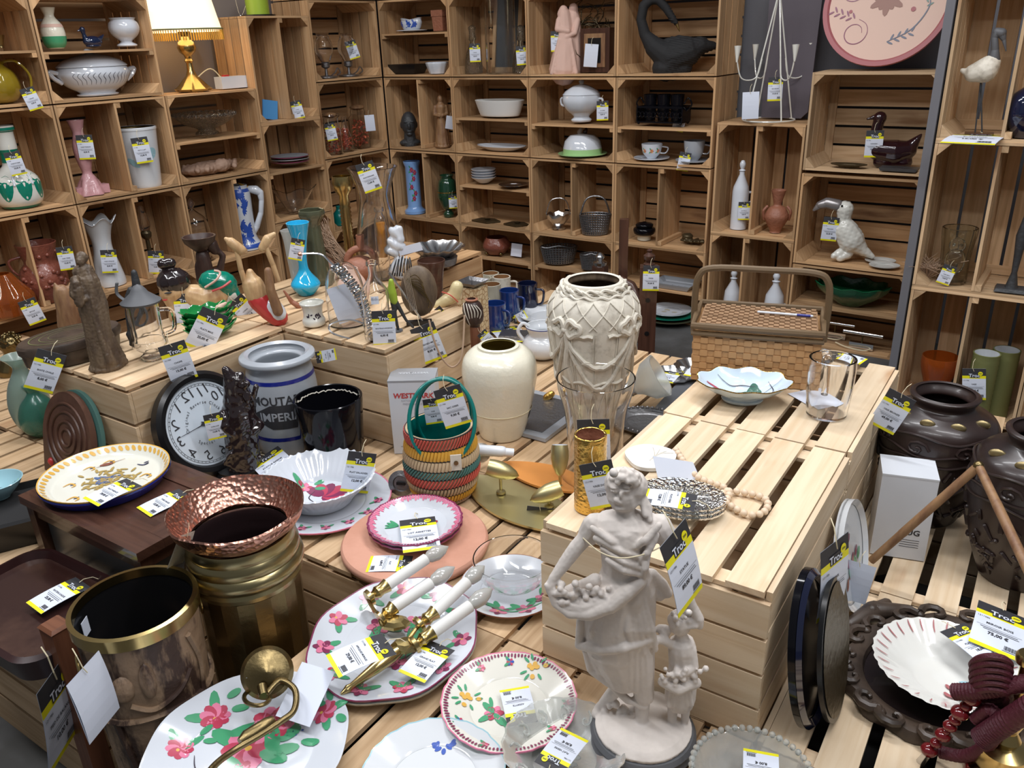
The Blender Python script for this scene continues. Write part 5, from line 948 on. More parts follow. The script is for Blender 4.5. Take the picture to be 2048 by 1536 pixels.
# ================= platform, left part =================
ZP=.312
def cl(v,m,name,par,**k): return part(v,name,par,m,**k)
p,w,h=TB(74,858,ZP,76,712); vessel('green_vase','tall frosted grey green glass vase, left of two on the low crate','vase',p,w,h,[(.5,0),(.85,.12),(1,.35),(.8,.6),(.38,.8),(.36,.88),(.75,1)],'glass_aqua',key='gv1')
p,w,h=TB(88,866,ZP,72,770); vessel('green_vase','shorter dark green frosted glass vase, right of two on the low crate','vase',p,w,h,[(.55,0),(.95,.15),(1,.4),(.75,.65),(.34,.82),(.3,.9),(.45,1)],'glass_green',key='gv2')
def board(name,label,ctg,c,nrm,pts,th,m,up=Vector((0,0,1)),key=None):
    """flat thing: local z = its normal, local y = up on its face"""
    n=nrm.normalized(); x=up.cross(n).normalized(); y=n.cross(x); M=Matrix(((x.x,y.x,n.x,c.x),(x.y,y.y,n.y,c.y),(x.z,y.z,n.z,c.z),(0,0,0,1)))
    mb=MB(); mb.prism(pts,-th,0) if pts else None
    o=mb.ob(name,None,MT[m],40); o.matrix_world=M; tag_(o,label,ctg)
    if key: TH[key]=o
    return o
def oval(a,b_,n=48): return [(a*cos(2*pi*i/n),b_*sin(2*pi*i/n)) for i in range(n)]
# leaning wooden shield + teal plate behind ; they lean against the front of the left upper crate (faces -E2)
def lean(px,py,z,wl,yt,back=Vector((0,1,0)),tilt=14):
    p=at(px,py,z); k=proj(p)[2]/FL; h=hgt(p,yt)
    n=(-back*cos(rad(tilt))+Vector((0,0,sin(rad(tilt))))); return p,wl*k,h,n
p=E1*-2.235+E2*1.005+Vector((0,0,ZP+.004)); tl=rad(14); n=-E2*cos(tl)+Vector((0,0,sin(tl))); h=.25; W2=.125
pts=[(-W2*.93,0),(W2*.93,0)]+[(W2*cos(t)*1.0,h*.45+h*.58*sin(t)) for t in [pi*i/20 for i in range(21)]]
o=board('wooden_shield','round topped carved wooden board leaning against the crate','board',p,n,pts,.018,'wood_dkcarved',key='shield'); o.data.materials[0]=mat('shield_wood',(.12,.055,.035),.4,mix=((.07,.03,.02),9,(1,1,1),.4,.6))
cl(lambda b:[b.tube([(W2*a*cos(t),h*.5+h*.5*a*sin(t),.001) for t in [2*pi*i/30 for i in range(30)]],.004,6,closed=True) for a in (.8,.6,.38,.2)],'shield_wood','carved_rings',o)
q=p+E2*.022+E1*.012; b=MB(); o=board('teal_plaque','round topped teal edged plaque behind the carved wooden board','plaque',q,n,[(x*1.02,y*1.0) for x,y in pts],.012,'teal_dull',key='plaque')
p=at(112,944,ZP); F=Fr(p); o=root('small_bottle','small dark bottle with a red cap lying by the wooden board','bottle',p,key='redcap'); cl(lambda b:b.limb(F.ch([(112,930,7),(125,946,7)])),'black_gloss','body',o); cl(lambda b:b.limb(F.ch([(104,922,8),(110,928,8)])),'red','cap',o)
# clock leaning on the right side of the left crate
RC=.150; tl=rad(17); n=(E1*cos(tl)+Vector((0,0,sin(tl)))).normalized(); cc=E1*(-1.98+.028+2*RC*sin(tl))+E2*1.262+Vector((0,0,ZP+.010)); CA=.0
up=Vector((0,0,1)); x=up.cross(n).normalized(); y=n.cross(x)
ctr=cc+y*RC; up=(y*cos(.22)-x*sin(.22))
print('clock',proj(ctr),proj(ctr-x*RC),proj(ctr+x*RC),proj(ctr+y*RC),proj(cc))
o=board('wall_clock','round wall clock with black rim and mirrored numerals leaning on the crate','clock',ctr,n,None,.0,'black',up=up,key='clock')
bm=MB(); bm.lathe([(RC*.80,.004),(RC*.84,.014),(RC*.93,.017),(RC,.008),(RC,-.02),(RC*.9,-.026),(1e-4,-.026)],64); x_=bm.ob('rim',o,MT['black'],40)
dial=cl(lambda b:b.lathe([(1e-4,.004),(RC*.82,.004)],64),'clockface','dial',o,smooth=0)
b=MB()
for i in range(1,13):
    a=pi/2+i*pi/6-.30*0; r=RC*.62; put_text(b,str(i),RC*.29,lambda X,Y:(r*cos(a)+X,r*sin(a)+Y,.0052),bold=-.004,mirror=True)
b.ob('numerals',dial,MT['ink'],0)
b=MB()
for rr in (.72,.755): b.lathe([(RC*rr,.0052),(RC*(rr+.006),.0052)],64)
for i in range(60): a=i*pi/30; petal(b,lambda X,Y:(X,Y,.0053),RC*.72*cos(a),RC*.72*sin(a),a,RC*.04,RC*.012,4)
b.ob('minute_ring',dial,MT['ink'],0)
b=MB()
def arct(txt,r,a0,sg,sz):
    n=len(txt)
    for i,c in enumerate(txt):
        a=a0-sg*(i-(n-1)/2)*sz*.62/r
        if c==' ': continue
        ca,sa=cos(a-sg*pi/2),sin(a-sg*pi/2); put_text(b,c,sz,lambda X,Y:(r*cos(a)+X*ca-Y*sa,r*sin(a)+X*sa+Y*ca,.0053))
arct('Original Reverse Clock',RC*.40,pi/2,1,RC*.085); arct('Special Edition',RC*.38,-pi/2,-1,RC*.085); b.ob('dial_writing',dial,MT['ink'],0)
for nm,a,L,wd in (('hour_hand',2.85-pi,.34,.05),('minute_hand',-.75,.62,.03),('second_hand',3.0,.66,.012)):
    cl(lambda b:(petal(b,lambda X,Y:(X,Y,.0075+wd*.02),-.12*RC*cos(a),-.12*RC*sin(a),a,RC*L*.6,RC*wd*1.6,12),petal(b,lambda X,Y:(X,Y,.0075+wd*.02),0,0,a,RC*L,RC*wd,12)),'ink',nm,o,smooth=0)
cl(lambda b:b.lathe([(RC*.04,.006),(RC*.03,.011),(1e-4,.012)],16),'ink','hub',o)
# dark resin figurine
p,w,h=TB(490,945,ZP,105,720); F=Fr(p)
o=root('dark_figurine','glossy dark brown figurine of an embracing pair on an oval base','figurine',p,key='dkfig'); b=MB()
b.limb(F.ch([(452,740,8),(462,756,14),(470,790,22),(478,830,34),(484,880,32),(488,930,34)])); b.limb(F.ch([(478,752,10),(482,775,14),(492,810,20)])); b.limb(F.ch([(448,832,12,-10),(452,852,13,-16),(470,866,11,-22)])); b.limb(F.ch([(500,830,10,-8),(520,850,9,-14),(505,866,9,-20)])); random.seed(12)
for i in range(26):
    x=random.uniform(450,520); y=random.uniform(745,925); b.limb(F.ch([(x,y,random.uniform(5,9),-random.uniform(8,26)),(x+random.uniform(-14,14),y+random.uniform(8,26),5,-random.uniform(8,24))]),6)
sculpt(b,'figures',o,MT['bronze_dk'],.0032,2,.003,(70,70,70))
cl(lambda b:b.lathe([(1e-4,0),(w*.52,0),(w*.52,.006),(w*.46,.014),(w*.48,.022),(1e-4,.022)],36,1,.75),'black','oval_base',o)
# mustard crock
p,w,h=TB(581,884,ZP,146,706); w*=.97
o=vessel('mustard_crock','large grey stoneware mustard crock with blue bands and black lettering','crock',p,w,h,[(.86,0),(.9,.02),(.93,.2),(.95,.6),(.9,.8),(.84,.9),(.86,.93),(1.0,.955),(1.0,.99),(.97,1)],'stoneware',key='crock2',th=.22,n=56)
bands(o,[(.175,.215,'cobalt'),(.775,.815,'cobalt')]); g=cyl(o,.0012); b=MB(); H=h; S=w*.5
put_text(b,'MOUTARDE',H*.125,lambda X,Y:g(X-.004,H*.615+Y),bold=.02); b.ob('lettering',o,MT['ink'],0)
b=MB(); N=16; cx=.0; L=w*.56; hh2=H*.13
rows=[]; vs=[];fs=[]
for i in range(N+1):
    t=i/N; X=-L+2*L*t; e=hh2*min(1,(1-abs(2*t-1))*1.45+.0); e=hh2*(1-abs(2*t-1)) if 0 else hh2*min(1,(1-abs(2*t-1))*1.6)
    for j in range(5): vs.append(g(X,H*.445+e*(j/2-1)))
for i in range(N):
    for j in range(4): fs.append((i*5+j,(i+1)*5+j,(i+1)*5+j+1,i*5+j+1))
b.add(vs,fs); b.ob('black_diamond',o,MT['ink'],0); g2=cyl(o,.0020); b=MB(); put_text(b,'IMPERIALE',H*.125,lambda X,Y:g2(X,H*.445+Y),bold=.02); b.ob('diamond_lettering',o,MT['stoneware'],0)
# black pot
p,w,h=TB(672,922,ZP,130,794)
o=vessel('plant_pot','glossy black ceramic plant pot with a pale lime line inside','plant pot',p,w*1.02,h,[(.84,0),(.86,.02),(.98,.85),(1,.93),(1,1)],'black_gloss',key='blpot',th=.07,n=56,sk=0); random.seed(3)
cl(lambda b:b.tube([((w*.47)*cos(t),(w*.47)*sin(t),h*.90+.006*random.random()) for t in [.35+i*.06 for i in range(42)]],.0022,5),'plaster_lt','lime_line',o)
# Westmark box
def carton(name,label,p,sx,sy,h,rz,m,key,top=None):
    b=MB(); b.box(-sx/2,sx/2,-sy/2,sy/2,0,h); o=b.ob(name,None,MT[m],0); o.location=p; o.rotation_euler=(0,0,rz); tag_(o,label,'box'); TH[key]=o
    if top: cl(lambda b:(b.box(-sx/2-.0008,sx/2+.0008,-sy/2-.0008,sy/2+.0008,h-.004,h+.001)),top,'lid',o,smooth=0)
    return o
p=at(836,905,ZP)
bx=p; hb=hgt(at(800,930,ZP),782); o=carton('kitchen_box','tall white carton with a grey lid behind the striped basket',at(838,892,ZP),.135,.095,hb,rad(-2),'cardboard_white','wbox','cardboard_grey')
f=lambda X,Y:(X,-.0484,Y); b=MB(); put_text(b,'WESTMARK',.022,lambda X,Y:f(X+.004+Y*.15,hb*.80+Y),bold=.03); b.ob('red_lettering',o,MT['red'],0)
b=MB(); put_text(b,'KATOENBINDEN',.0085,lambda X,Y:f(X,hb*.735+Y)); put_text(b,'PRESS & SAUCE',.0085,lambda X,Y:f(X,hb*.69+Y)); b.box(-.045,.03,-.0484,-.048,hb*.1,hb*.11); b.ob('small_lettering',o,MT['ink_grey'],0)
b=MB(); put_text(b,'WESTMARK',.017,lambda X,Y:(X,-Y+.01,hb+.0016),mirror=True,bold=.02); b.ob('lid_lettering',o.children[0],MT['white'],0)
# striped basket
p,w,h=TB(888,985,ZP,142,850)
o=vessel('striped_basket','round woven basket in red, yellow and teal stripes with green ring handles','basket',p,w,h,[(.72,0),(.86,.1),(.98,.35),(1,.5),(.96,.7),(.9,.85),(.92,1)],'jute',key='basket',th=.06,n=48,inn='teal')
f=radf(o)
Lb=[(0,.07,'straw'),(.07,.19,'mustard'),(.19,.31,'jute'),(.31,.45,'coral'),(.45,.56,'teal_dull'),(.56,.70,'jute'),(.70,.84,'mustard'),(.84,1.0,'coral')]
for z0,z1,m in Lb:
    def wv(b):
        n=64
        for i in range(n):
            t=2*pi*i/n; pts=[]
            for q in range(4):
                z=h*(z0+(z1-z0)*(.08+.84*q/3)); a=t+.16*(q/3)*(1 if m in('coral','teal_dull') else .4); r=f(z)+.0015+(.002 if q in(1,2) else 0); pts.append((r*cos(a),r*sin(a),z))
            b.tube(pts,w*.0245,5,flat=.5)
    cl(wv,m,'woven_band',o)
    cl(lambda b:b.tube([((f(h*z1)+.001)*cos(t),(f(h*z1)+.001)*sin(t),h*z1) for t in [2*pi*i/48 for i in range(48)]],.0016,5,closed=True),'ink','seam',o)
Fb=Fr(p)
for i,(cx,cy,rx,ry,d,tl) in enumerate([(884,842,66,84,-60,.0),(888,828,55,72,40,0)]):
    a=(cl(lambda b:b.tube([Fb(cx+rx*cos(t),cy+ry*sin(t),(d*(.5+.5*sin(t))+(-1 if d<0 else 1))) for t in [2*pi*q/48 for q in range(48)]],.0052,10,closed=True),'teal','ring_handle',o))
t=cl(lambda b:(b.box(-.014,.014,-.002,.002,-.022,.022)),'plaster_lt','leather_tab',o,smooth=0); t.location=Fb(912,925,-70); cl(lambda b:b.tube([(0,-.002,0),(0,-.005,0)],.006,12),'brass_old','stud',t)
# cream vase
p,w,h=TB(1004,866,ZP,146,690)
o=vessel('cream_vase','large smooth cream ceramic vase with an olive inside and a string tied round','vase',p,w,h,[(.58,0),(.62,.03),(.82,.3),(.97,.6),(1,.74),(.93,.87),(.72,.955),(.54,.975),(.54,1),(.50,1.005)],'cream',key='cream',inn='cream_in',th=.05,n=64)
f=radf(o)
cl(lambda b:b.tube([((f(h*.32)+.001)*cos(t),(f(h*.32)+.001)*sin(t),h*.32) for t in [2*pi*i/48 for i in range(48)]],.0012,5,closed=True),'string','string',o)
g=cyl(o); cl(lambda b:(petal(b,g,w*.66,h*.36,-1.9,h*.16,w*.1)),'ink','dark_mark',o,smooth=0)
# ornate urn
p,w,h=TB(1185,872,ZP,172,560)
o=vessel('ornate_urn','tall cream relief urn with moulded bows, swags and a twisted rope rim','urn',p,w,h,[(.50,0),(.52,.03),(.60,.18),(.80,.42),(.94,.62),(1,.76),(.98,.86),(.82,.93),(.66,.955),(.66,.985),(.64,1)],'plaster_lt',key='urnbig',th=.09,n=72,inn='wood_carved')
f=radf(o); g=cyl(o,.002); R=w/2
def rel(fn,nm): return cl(fn,'plaster_lt',nm,o)
rel(lambda b:[b.tube([((f(z*h)+.004+.003*sin(14*t+q*2))*cos(t),(f(z*h)+.004+.003*sin(14*t+q*2))*sin(t),z*h+.004*cos(14*t+q*2)) for t in [2*pi*i/120 for i in range(120)]],.0045,6,closed=True) for q,z in enumerate((.945,.962,.98,.955,.972))],'twisted_rope_rim')
rel(lambda b:[b.tube([g((a+sg*q*.5/8)*R,h*(.93-.15*q/8)) for q in range(9)],.0018,5) for a in [x*.42 for x in range(-7,8)] for sg in (-1,1)],'lattice_cords')
rel(lambda b:[b.tube([g(a*R+dx,h*(.76-.5*q/10)) for q in range(11)],.0014,5) for a in [x*.52 for x in range(-6,7)] for dx in (0,.007)],'vertical_cords')
for a in (-.62,.93,2.5,-2.2,):
    rel(lambda b:([b.tube([g(a*R+sg*(.024+.022*cos(t)),h*.785+.020*sin(t)*(1+.3*cos(t*3))) for t in [2*pi*i/20 for i in range(20)]],.0085,7,closed=True,flat=1) for sg in (-1,1)],b.ell(g(a*R,h*.775),.011,10)),'moulded_bow')
    rel(lambda b:[b.tube([g(a*R+sg*(.02+.012*q),h*(.75-.008*(q%2))) for q in range(6)],.006,6) for sg in (-1,1)],'ribbon_tail')
    rel(lambda b:b.tube([g(a*R+.006*sin(q),h*(.76-.045*q)) for q in range(9)],[.007,.008,.008,.009,.008,.008,.009,.007,.004],7),'hanging_tassel')
    for dp in (.19,.33): 
        rel(lambda b:b.tube([g(a*R+1.55*R*q/18,h*(.74-dp*sin(pi*q/18)**.8)+.002*sin(q*2.3)) for q in range(19)],[.005+.003*sin(pi*q/18) for q in range(19)],7),'swag')
rel(lambda b:[b.tube([g((a+sg*q*.4/8)*R,h*(.05+.38*q/8)) for q in range(9)],.002,5) for a in [x*.36 for x in range(-8,9)] for sg in (-1,1)],'lower_lattice')
rel(lambda b:b.tube([((f(h*.44)+.002)*cos(t),(f(h*.44)+.002)*sin(t),h*.44+.004*sin(9*t)) for t in [2*pi*i/90 for i in range(90)]],.0045,6,closed=True),'lower_rope')
# glass vase in front
p,w,h=TB(1190,962,ZP,150,755); vessel('glass_vase','large clear glass vase with a waist and flared rim in front of the relief urn','vase',p,w,h,[(.95,0),(.90,.08),(.74,.3),(.74,.5),(.82,.72),(.96,.9),(1,1)],'glass',key='gvase',th=.04,n=56)
# gold cylinder on pale crate
p,w,h=TB(1180,1014,ZU,64,868)
P=[(.97+.03*(i%2),i/40) for i in range(36)]+[(1,.93),(1,.98),(.97,1)]
vessel('gold_vase','ribbed metallic gold cylinder vase with a terracotta inside','vase',p,w,h,P,'gold',key='goldvase',inn='terra_brown',th=.13,n=48,sk=0,sharp=70)
# satin brass spot lamp
p=at(1030,1000,ZP+.012); F=Fr(p)
o=root('spot_lamp','satin brass ceiling lamp with three adjustable spot heads','lamp',p,0,key='spot')
def pl(px,py,z): return at(px,py,z)-p
def leafp(a,b_,wd,z,m,nm):
    A=at(*a,ZP+z)-p; B=at(*b_,ZP+z)-p; d=(B-A); L=d.length; d.normalize(); s=Vector((-d.y,d.x,0)); N=16; pts=[]
    for sg in (1,-1):
        for i in range(N+1):
            t=i/N if sg>0 else 1-i/N; q=A+d*L*t+s*wd*sg*sin(pi*t)**.8; pts.append((q.x,q.y))
    pts2=[]; [pts2.append(q) for q in pts if not pts2 or (Vector(q)-Vector(pts2[-1])).length>1e-4]
    pts2=pts2[::-1]; cl(lambda b:b.prism(pts2,A.z-.003,A.z+.003),m,nm,o,smooth=30)
leafp((928,950),(1170,1070),.085,.012,'brass_satin','brass_plate'); leafp((1000,925),(1200,985),.06,.022,'orange_wood','wooden_plate')
def spot(bx,by,tx,ty,hx,hy):
    B=at(bx,by,ZP+.018); T=B+Vector((0,0,hgt(B,ty))); k=proj(T)[2]/FL
    cl(lambda b:(b.lathe([(.013,0),(.012,.005),(.004,.008)],18,c=tuple(B-p)),b.tube([B-p,T-p],.004,8)),'brass_satin','stem',o)
    c=T-p; d=(CR*(hx-tx)+CD*(hy-ty)).normalized(); 
    M=d.to_track_quat('Z','Y').to_matrix().to_4x4(); b=MB(); b.M=Matrix.Translation(c+FV*-.004)@M; b.lathe([(.021,-.034),(.0235,-.02),(.024,.0),(.020,.022),(.011,.042),(.001,.052),(1e-4,.052)],26); b.mi=1; b.lathe([(.021,-.034),(.012,-.02),(1e-4,-.02)],20); b.ob('spot_head',o,[MT['brass_satin'],MT['white']],50)
spot(1002,985,1000,940,1040,952); spot(1098,1012,1096,985,1060,1000); spot(1120,975,1116,915,1116,975)
p=at(985,925,ZP+.02); F=Fr(p); o=root('bulb_holder','white tubular bulb holder lying on a small grey disc','bulb holder',p,key='bulbh'); cl(lambda b:b.limb(F.ch([(958,900,11,-12),(1004,903,11,-12)])),'plastic_white','tube',o); cl(lambda b:b.tube([F(1008,904,-12),F(1027,906,-12)],.0125,16),'plastic_white','socket',o); q=cl(lambda b:b.lathe([(.030,0),(.026,.008),(1e-4,.01)],24),'steel','disc',o); q.location=F(962,906,14); q.rotation_euler=(rad(80),0,.2)
p=at(808,990,ZP); F=Fr(p); o=root('wall_fitting','small round grey metal wall fitting standing on edge','fitting',p,key='fitting'); q=cl(lambda b:b.lathe([(1e-4,-.002),(.034,-.004),(.036,.004),(.022,.008),(.020,.004),(1e-4,.004)],28),'pewter','disc',o); q.location=F(803,966); q.rotation_euler=(rad(75),0,rad(-20)); cl(lambda b:b.box(-.012,.012,-.004,.004,.004,.009),'black','bracket',q,smooth=0)
# jug, plates, metal frames behind
p,w,h=TB(1086,712,ZP,78,650)
o=vessel('enamel_jug','white enamel jug with a thin blue rim left of the relief urn','jug',p,w*1.05,h,[(.6,0),(.9,.15),(1,.38),(.86,.6),(.66,.72),(.78,.9),(.82,1)],'milk',key='ejug'); bands(o,[(.965,.99,'paint_blue')]); handle(o,[(-w*.34,0,h*.97),(-w*.5,0,h*1.06),(-w*.62,0,h*.8),(-w*.46,0,h*.5)],.007,'milk')
p=at(1096,640,ZP); k=proj(p)[2]/FL; plate('serving_dish','white dish with a dark edge, lower of two beside the blue mugs','dish',p,128*k,'milk',hh=.014,n=40,rimm='terra_brown',key='wd0'); plate('serving_dish','white square sided dish, upper of two beside the blue mugs','dish',p+Vector((0,0,.012)),116*k,'milk',hh=.02,n=40,key='wd1')
p=at(1040,680,ZP+.002); b=MB(); b.box(-.09,.09,-.05,.05,0,.03,.01,.01); o=b.ob('metal_tin',None,MT['pewter'],0); o.location=p; o.rotation_euler=(0,0,rad(-10)); tag_(o,'low grey metal tin behind the cream vase','tin'); TH['tin']=o
p=at(1070,830,ZP+.002); o=root('framed_print','grey framed print lying flat behind the cream vase','picture frame',p,AD,key='fprint'); cl(lambda b:(b.box(-.13,.13,-.15,.15,0,.012)),'stoneware','frame_board',o,smooth=0); cl(lambda b:b.box(-.10,.10,-.12,.12,.0125,.014),'pewter','print',o,smooth=0)
p=at(1094,795,ZP+.02); cl(lambda b:b.limb([((0,0,0),.014),((.015,.0,.012),.012)]),'gold','x',None).name='gold_ornament'; o=bpy.data.objects['gold_ornament']; o.location=p; tag_(o,'small shiny gold ornament between the cream vase and relief urn','ornament'); TH['goldorn']=o
# frosted shade, silver dishes, charger
p=at(1300,810,ZP+.002); F=Fr(p); o=root('glass_lampshade','frosted glass bell lampshade with a metal collar lying on its side','lampshade',p,key='fshade')
b=MB(); b.M=Matrix.Translation(F(1268,778))@(F(1330,745,-2)-F(1268,778)).to_track_quat('Z','Y').to_matrix().to_4x4(); b.lathe([(.02,-.015),(.02,.0),(.03,.02),(.062,.055),(.072,.10),(.066,.10),(.056,.058),(.02,.02)],36,wave=lambda t,i,r,z:(1+.04*cos(6*t)*(z>.05),0)); b.ob('bell',o,MT['glass_frost'],60); cl(lambda b:b.tube([F(1255,783),F(1272,776)],.021,20),'steel','collar',o)
for i,(px,py,l) in enumerate([(1345,762,'left'),(1392,752,'right')]): p=at(px,py,ZP+.0); k=proj(p)[2]/FL; plate('silver_dish','round lobed silver dish, '+l+' one behind the rear pale crate','dish',p+Vector((0,0,i*.012)),88*k,'steel',hh=.03,n=48,wave=lambda t,i,r,z:(1+.04*cos(12*t)*(r>.04),0),key='sdish%d'%i)
p=at(1300,850,ZP); k=proj(p)[2]/FL; o,f=plate('pewter_charger','dark pewter charger with a chased border between urn and crate','charger',p,158*k,'pewter',hh=.016,n=56,sy=.8,rz=AD,key='charger'); cl(lambda b:[b.ell(((78-5)*k*cos(t),(78-5)*k*.8*sin(t),.016),.006,6) for t in [2*pi*i/44 for i in range(44)]],'pewter','chased_border',o)
p=at(1390,800,ZP); b=MB(); b.box(-.07,.07,-.17,.12,0,.014); o=b.ob('slate_board',None,MT['slate'],0); o.location=p-E1*.02; o.rotation_euler=(0,0,AD+rad(4)); tag_(o,'dark grey slate board lying left of the rear pale crate','board'); TH['slateb']=o
# wooden stand
p=at(1293,722,ZP-.312+.0); p=at(1290,700,.0)
F=Fr(at(1292,712,ZP*0+.16)); p=F.p.copy(); p.z=0; F=Fr(p)
o=root('wooden_stand','dark wooden stand with two turned posts, pegs and a screw knob','stand',p,key='wstand')
cl(lambda b:(b.box(-.036,.036,-.03,.03,0,F(1296,532).z)),'wood_dark','drilled_post',o,smooth=0); zt=F(1296,532).z
cl(lambda b:b.lathe([(.02,zt),(.024,zt+.01),(.012,zt+.018),(.022,zt+.03),(.024,zt+.045),(.008,zt+.058),(.012,zt+.066),(1e-4,zt+.075)],18),'wood_dark','finial',o)
for z in (.12,.26,.40,.50): cl(lambda b:b.tube([(0,-.0315,z*1.05),(0,-.029,z*1.05)],.010,14),'black','peg_hole',o)
cl(lambda b:b.limb([((-.07,-.0,zt*.42),.018),((-.03,0,zt*.42),.014)]),'black','screw_knob',o)
cl(lambda b:b.box(F(1237,440).x,F(1256,440).x,.10,.14,.02,F(1246,440,.1).z),'wood_dark','back_post',o,smooth=0)
cl(lambda b:(b.limb([(F(1240,560,.05),.02),(F(1262,572,.03),.022),(F(1278,600,.0),.02)])),'wood_dark','curved_arm',o)
p,w,h=TB(1200,610,.0,34,490); F=Fr(at(1200,560,.31)); p=F.p; b=MB(); o=root('pepper_mill','brown hexagonal wooden mill with a glass knob behind the relief urn','mill',Vector((p.x,p.y,0)),key='mill'); F=Fr(o.location); cl(lambda b:b.lathe([(1e-4,0),(.045,0),(.04,F(1200,532).z),(1e-4,F(1200,532).z)],6),'wood_dark','hexagonal_body',o,smooth=20); z0=F(1200,532).z; cl(lambda b:b.lathe([(.03,z0),(.034,z0+.02),(.014,z0+.03),(.024,z0+.05),(.012,z0+.065),(1e-4,z0+.07)],18),'steel','knob',o)
# ================= on the pale crates =================
p=at(1528,750,ZU+.001); w=.30;d=.185
sx=(at(1640,765,ZU)-at(1390,712,ZU)).length; 
c0=at(1392,745,ZU); c1=at(1620,800,ZU); c0=at(1388,770-38,ZU); 
o=root('wicker_hamper','wicker picnic hamper with a woven lid and an arched brown handle','hamper',at(1508,742,ZU+.001),rad(-19),key='hamper')
hw,hd=.150,.095; hz=hgt(at(1560,768,ZU),655)
print('hamper h',hz)
hz=.135
def weave(b):
    n=18; m=8
    for face_ in range(4):
        L=(hw if face_%2==0 else hd)*2; nn=int(L/.017)
        for j in range(m):
            z=hz*(j+.5)/m
            for i in range(nn):
                u=-L/2+L*(i+.5)/nn; out=.0035 if (i+j)%2 else .0008
                x0,x1=u-L/nn*.52,u+L/nn*.52
                if face_==0: b.box(x0,x1,-hd-out,-hd+.002,z-hz/m*.46,z+hz/m*.46)
                if face_==2: b.box(x0,x1,hd-.002,hd+out,z-hz/m*.46,z+hz/m*.46)
                if face_==1: b.box(hw-.002,hw+out,x0,x1,z-hz/m*.46,z+hz/m*.46)
                if face_==3: b.box(-hw-out,-hw+.002,x0,x1,z-hz/m*.46,z+hz/m*.46)
    b.box(-hw+.001,hw-.001,-hd+.001,hd-.001,.002,hz-.002)
cl(weave,'wicker','woven_body',o,smooth=0)
def lidw(b):
    for i in range(22):
        for j in range(13):
            x=-hw+.012+(2*hw-.024)*(i+.5)/22; y=-hd+.010+(2*hd-.02)*(j+.5)/13; zz=hz+.014+(.003 if (i+j)%2 else 0)
            b.box(x-.0064+(.0012 if (i+j)%2 else 0),x+.0064,y-.0060,y+.0045,zz-.006,zz)
    b.box(-hw+.008,hw-.008,-hd+.008,hd-.008,hz+.004,hz+.010)
l=cl(lidw,'lid_weave','lid',o,smooth=0)
cl(lambda b:b.tube([(x,y,hz+.012) for x,y in [(-hw-.004,-hd-.004),(0,-hd-.005),(hw+.004,-hd-.004),(hw+.005,0),(hw+.004,hd+.004),(0,hd+.005),(-hw-.004,hd+.004),(-hw-.005,0)]],.009,8,closed=True),'wicker_edge','lid_edge',l)
cl(lambda b:b.tube([(x,y,hz-.008) for x,y in [(-hw-.004,-hd-.004),(0,-hd-.005),(hw+.004,-hd-.004),(hw+.005,0),(hw+.004,hd+.004),(0,hd+.005),(-hw-.004,hd+.004),(-hw-.005,0)]],.006,8,closed=True),'wicker_edge','rim_edge',o)
cl(lambda b:b.tube(cat([(-hw-.010,0,hz-.04),(-hw-.012,0,hz+.06),(-hw-.004,0,hz+.115),(-hw+.03,0,hz+.135),(0,0,hz+.137),(hw-.03,0,hz+.135),(hw+.004,0,hz+.115),(hw+.012,0,hz+.06),(hw+.010,0,hz-.04)],5),.0085,8),'wicker_edge','handle',o)
b=MB(); b.limb([((-.065,0,.0),.0032),((.065,0,0),.0032)]); b.mi=1; b.limb([((.03,0,0),.0036),((.06,0,0),.0036)]); o=b.ob('pen',None,[MT['white'],MT['cobalt']],60); o.location=at(1570,628,ZU+.001+hz+.022); o.rotation_euler=(0,0,rad(-22)); tag_(o,'white and purple pen lying on the wicker hamper lid','pen')
# shell bowl with map decoration
p,w,h=TB(1484,800,ZU,186,752)
o=vessel('shell_bowl','pale blue scalloped porcelain bowl printed with a map and gold rim','bowl',p,w*.98,.052,[(.42,0),(.45,.12),(.40,.2),(.8,.65),(1,1)],'milk',key='shellb',wave=lambda t,i,r,z:(1+.035*cos(9*t)*(z>.02),.003*cos(9*t)*(z>.03)),sy=.72,rz=rad(-14),n=72); o.data.materials[0]=mat('pale_blue_porcelain',(.60,.72,.82),.12,coat=.6)
R=w*.49
def fb(x,y):
    r=min(1,hypot(x,y/.72)/R); P_=[(0,.006),(.36,.0108),(.75,.0345),(1,.0555)]
    for (a,c),(b_,d_) in zip(P_,P_[1:]):
        if a<=r<=b_: return (x,y,c+(d_-c)*(r-a)/(b_-a)+.0015)
    return (x,y,.055)
b=MB(); b.mi=0
for q in range(9): petal(b,fb,-.005+.006*q,.015-.003*(q%3),.3*q,.03,.02)
b.mi=1
for q in range(12): petal(b,fb,-.012+.007*(q%6),-.006-.008*(q//6),q,.014,.009)
b.mi=2; stroke(b,fb,[(-.085,.012),(-.05,.006),(-.02,.004)],.008); stroke(b,fb,[(-.03,.01),(.0,-.03),(.02,-.05)],.0016); stroke(b,fb,[(.0,-.045),(.05,-.03),(.085,0)],.0012)
b.mi=3; stroke(b,fb,[(-.06,.05),(-.03,.035),(0,.04),(.03,.035)],.002); stroke(b,fb,[(.06,.04),(.07,0),(.05,-.03)],.002); stroke(b,fb,[(.02,-.01),(.09,.03)],.0012); stroke(b,fb,[(.02,-.01),(.09,-.01)],.0012)
b.ob('printed_map',o,[MT['paint_dkgreen'],MT['terra_brown'],MT['paint_red'],MT['paint_dark']],0)
cl(lambda b:b.tube([(R*(1+.035*cos(9*t))*cos(t),R*.72*(1+.035*cos(9*t))*sin(t),.0525+.003*cos(9*t)) for t in [2*pi*i/90 for i in range(90)]],.0016,5,closed=True),'gold','gold_rim',o)
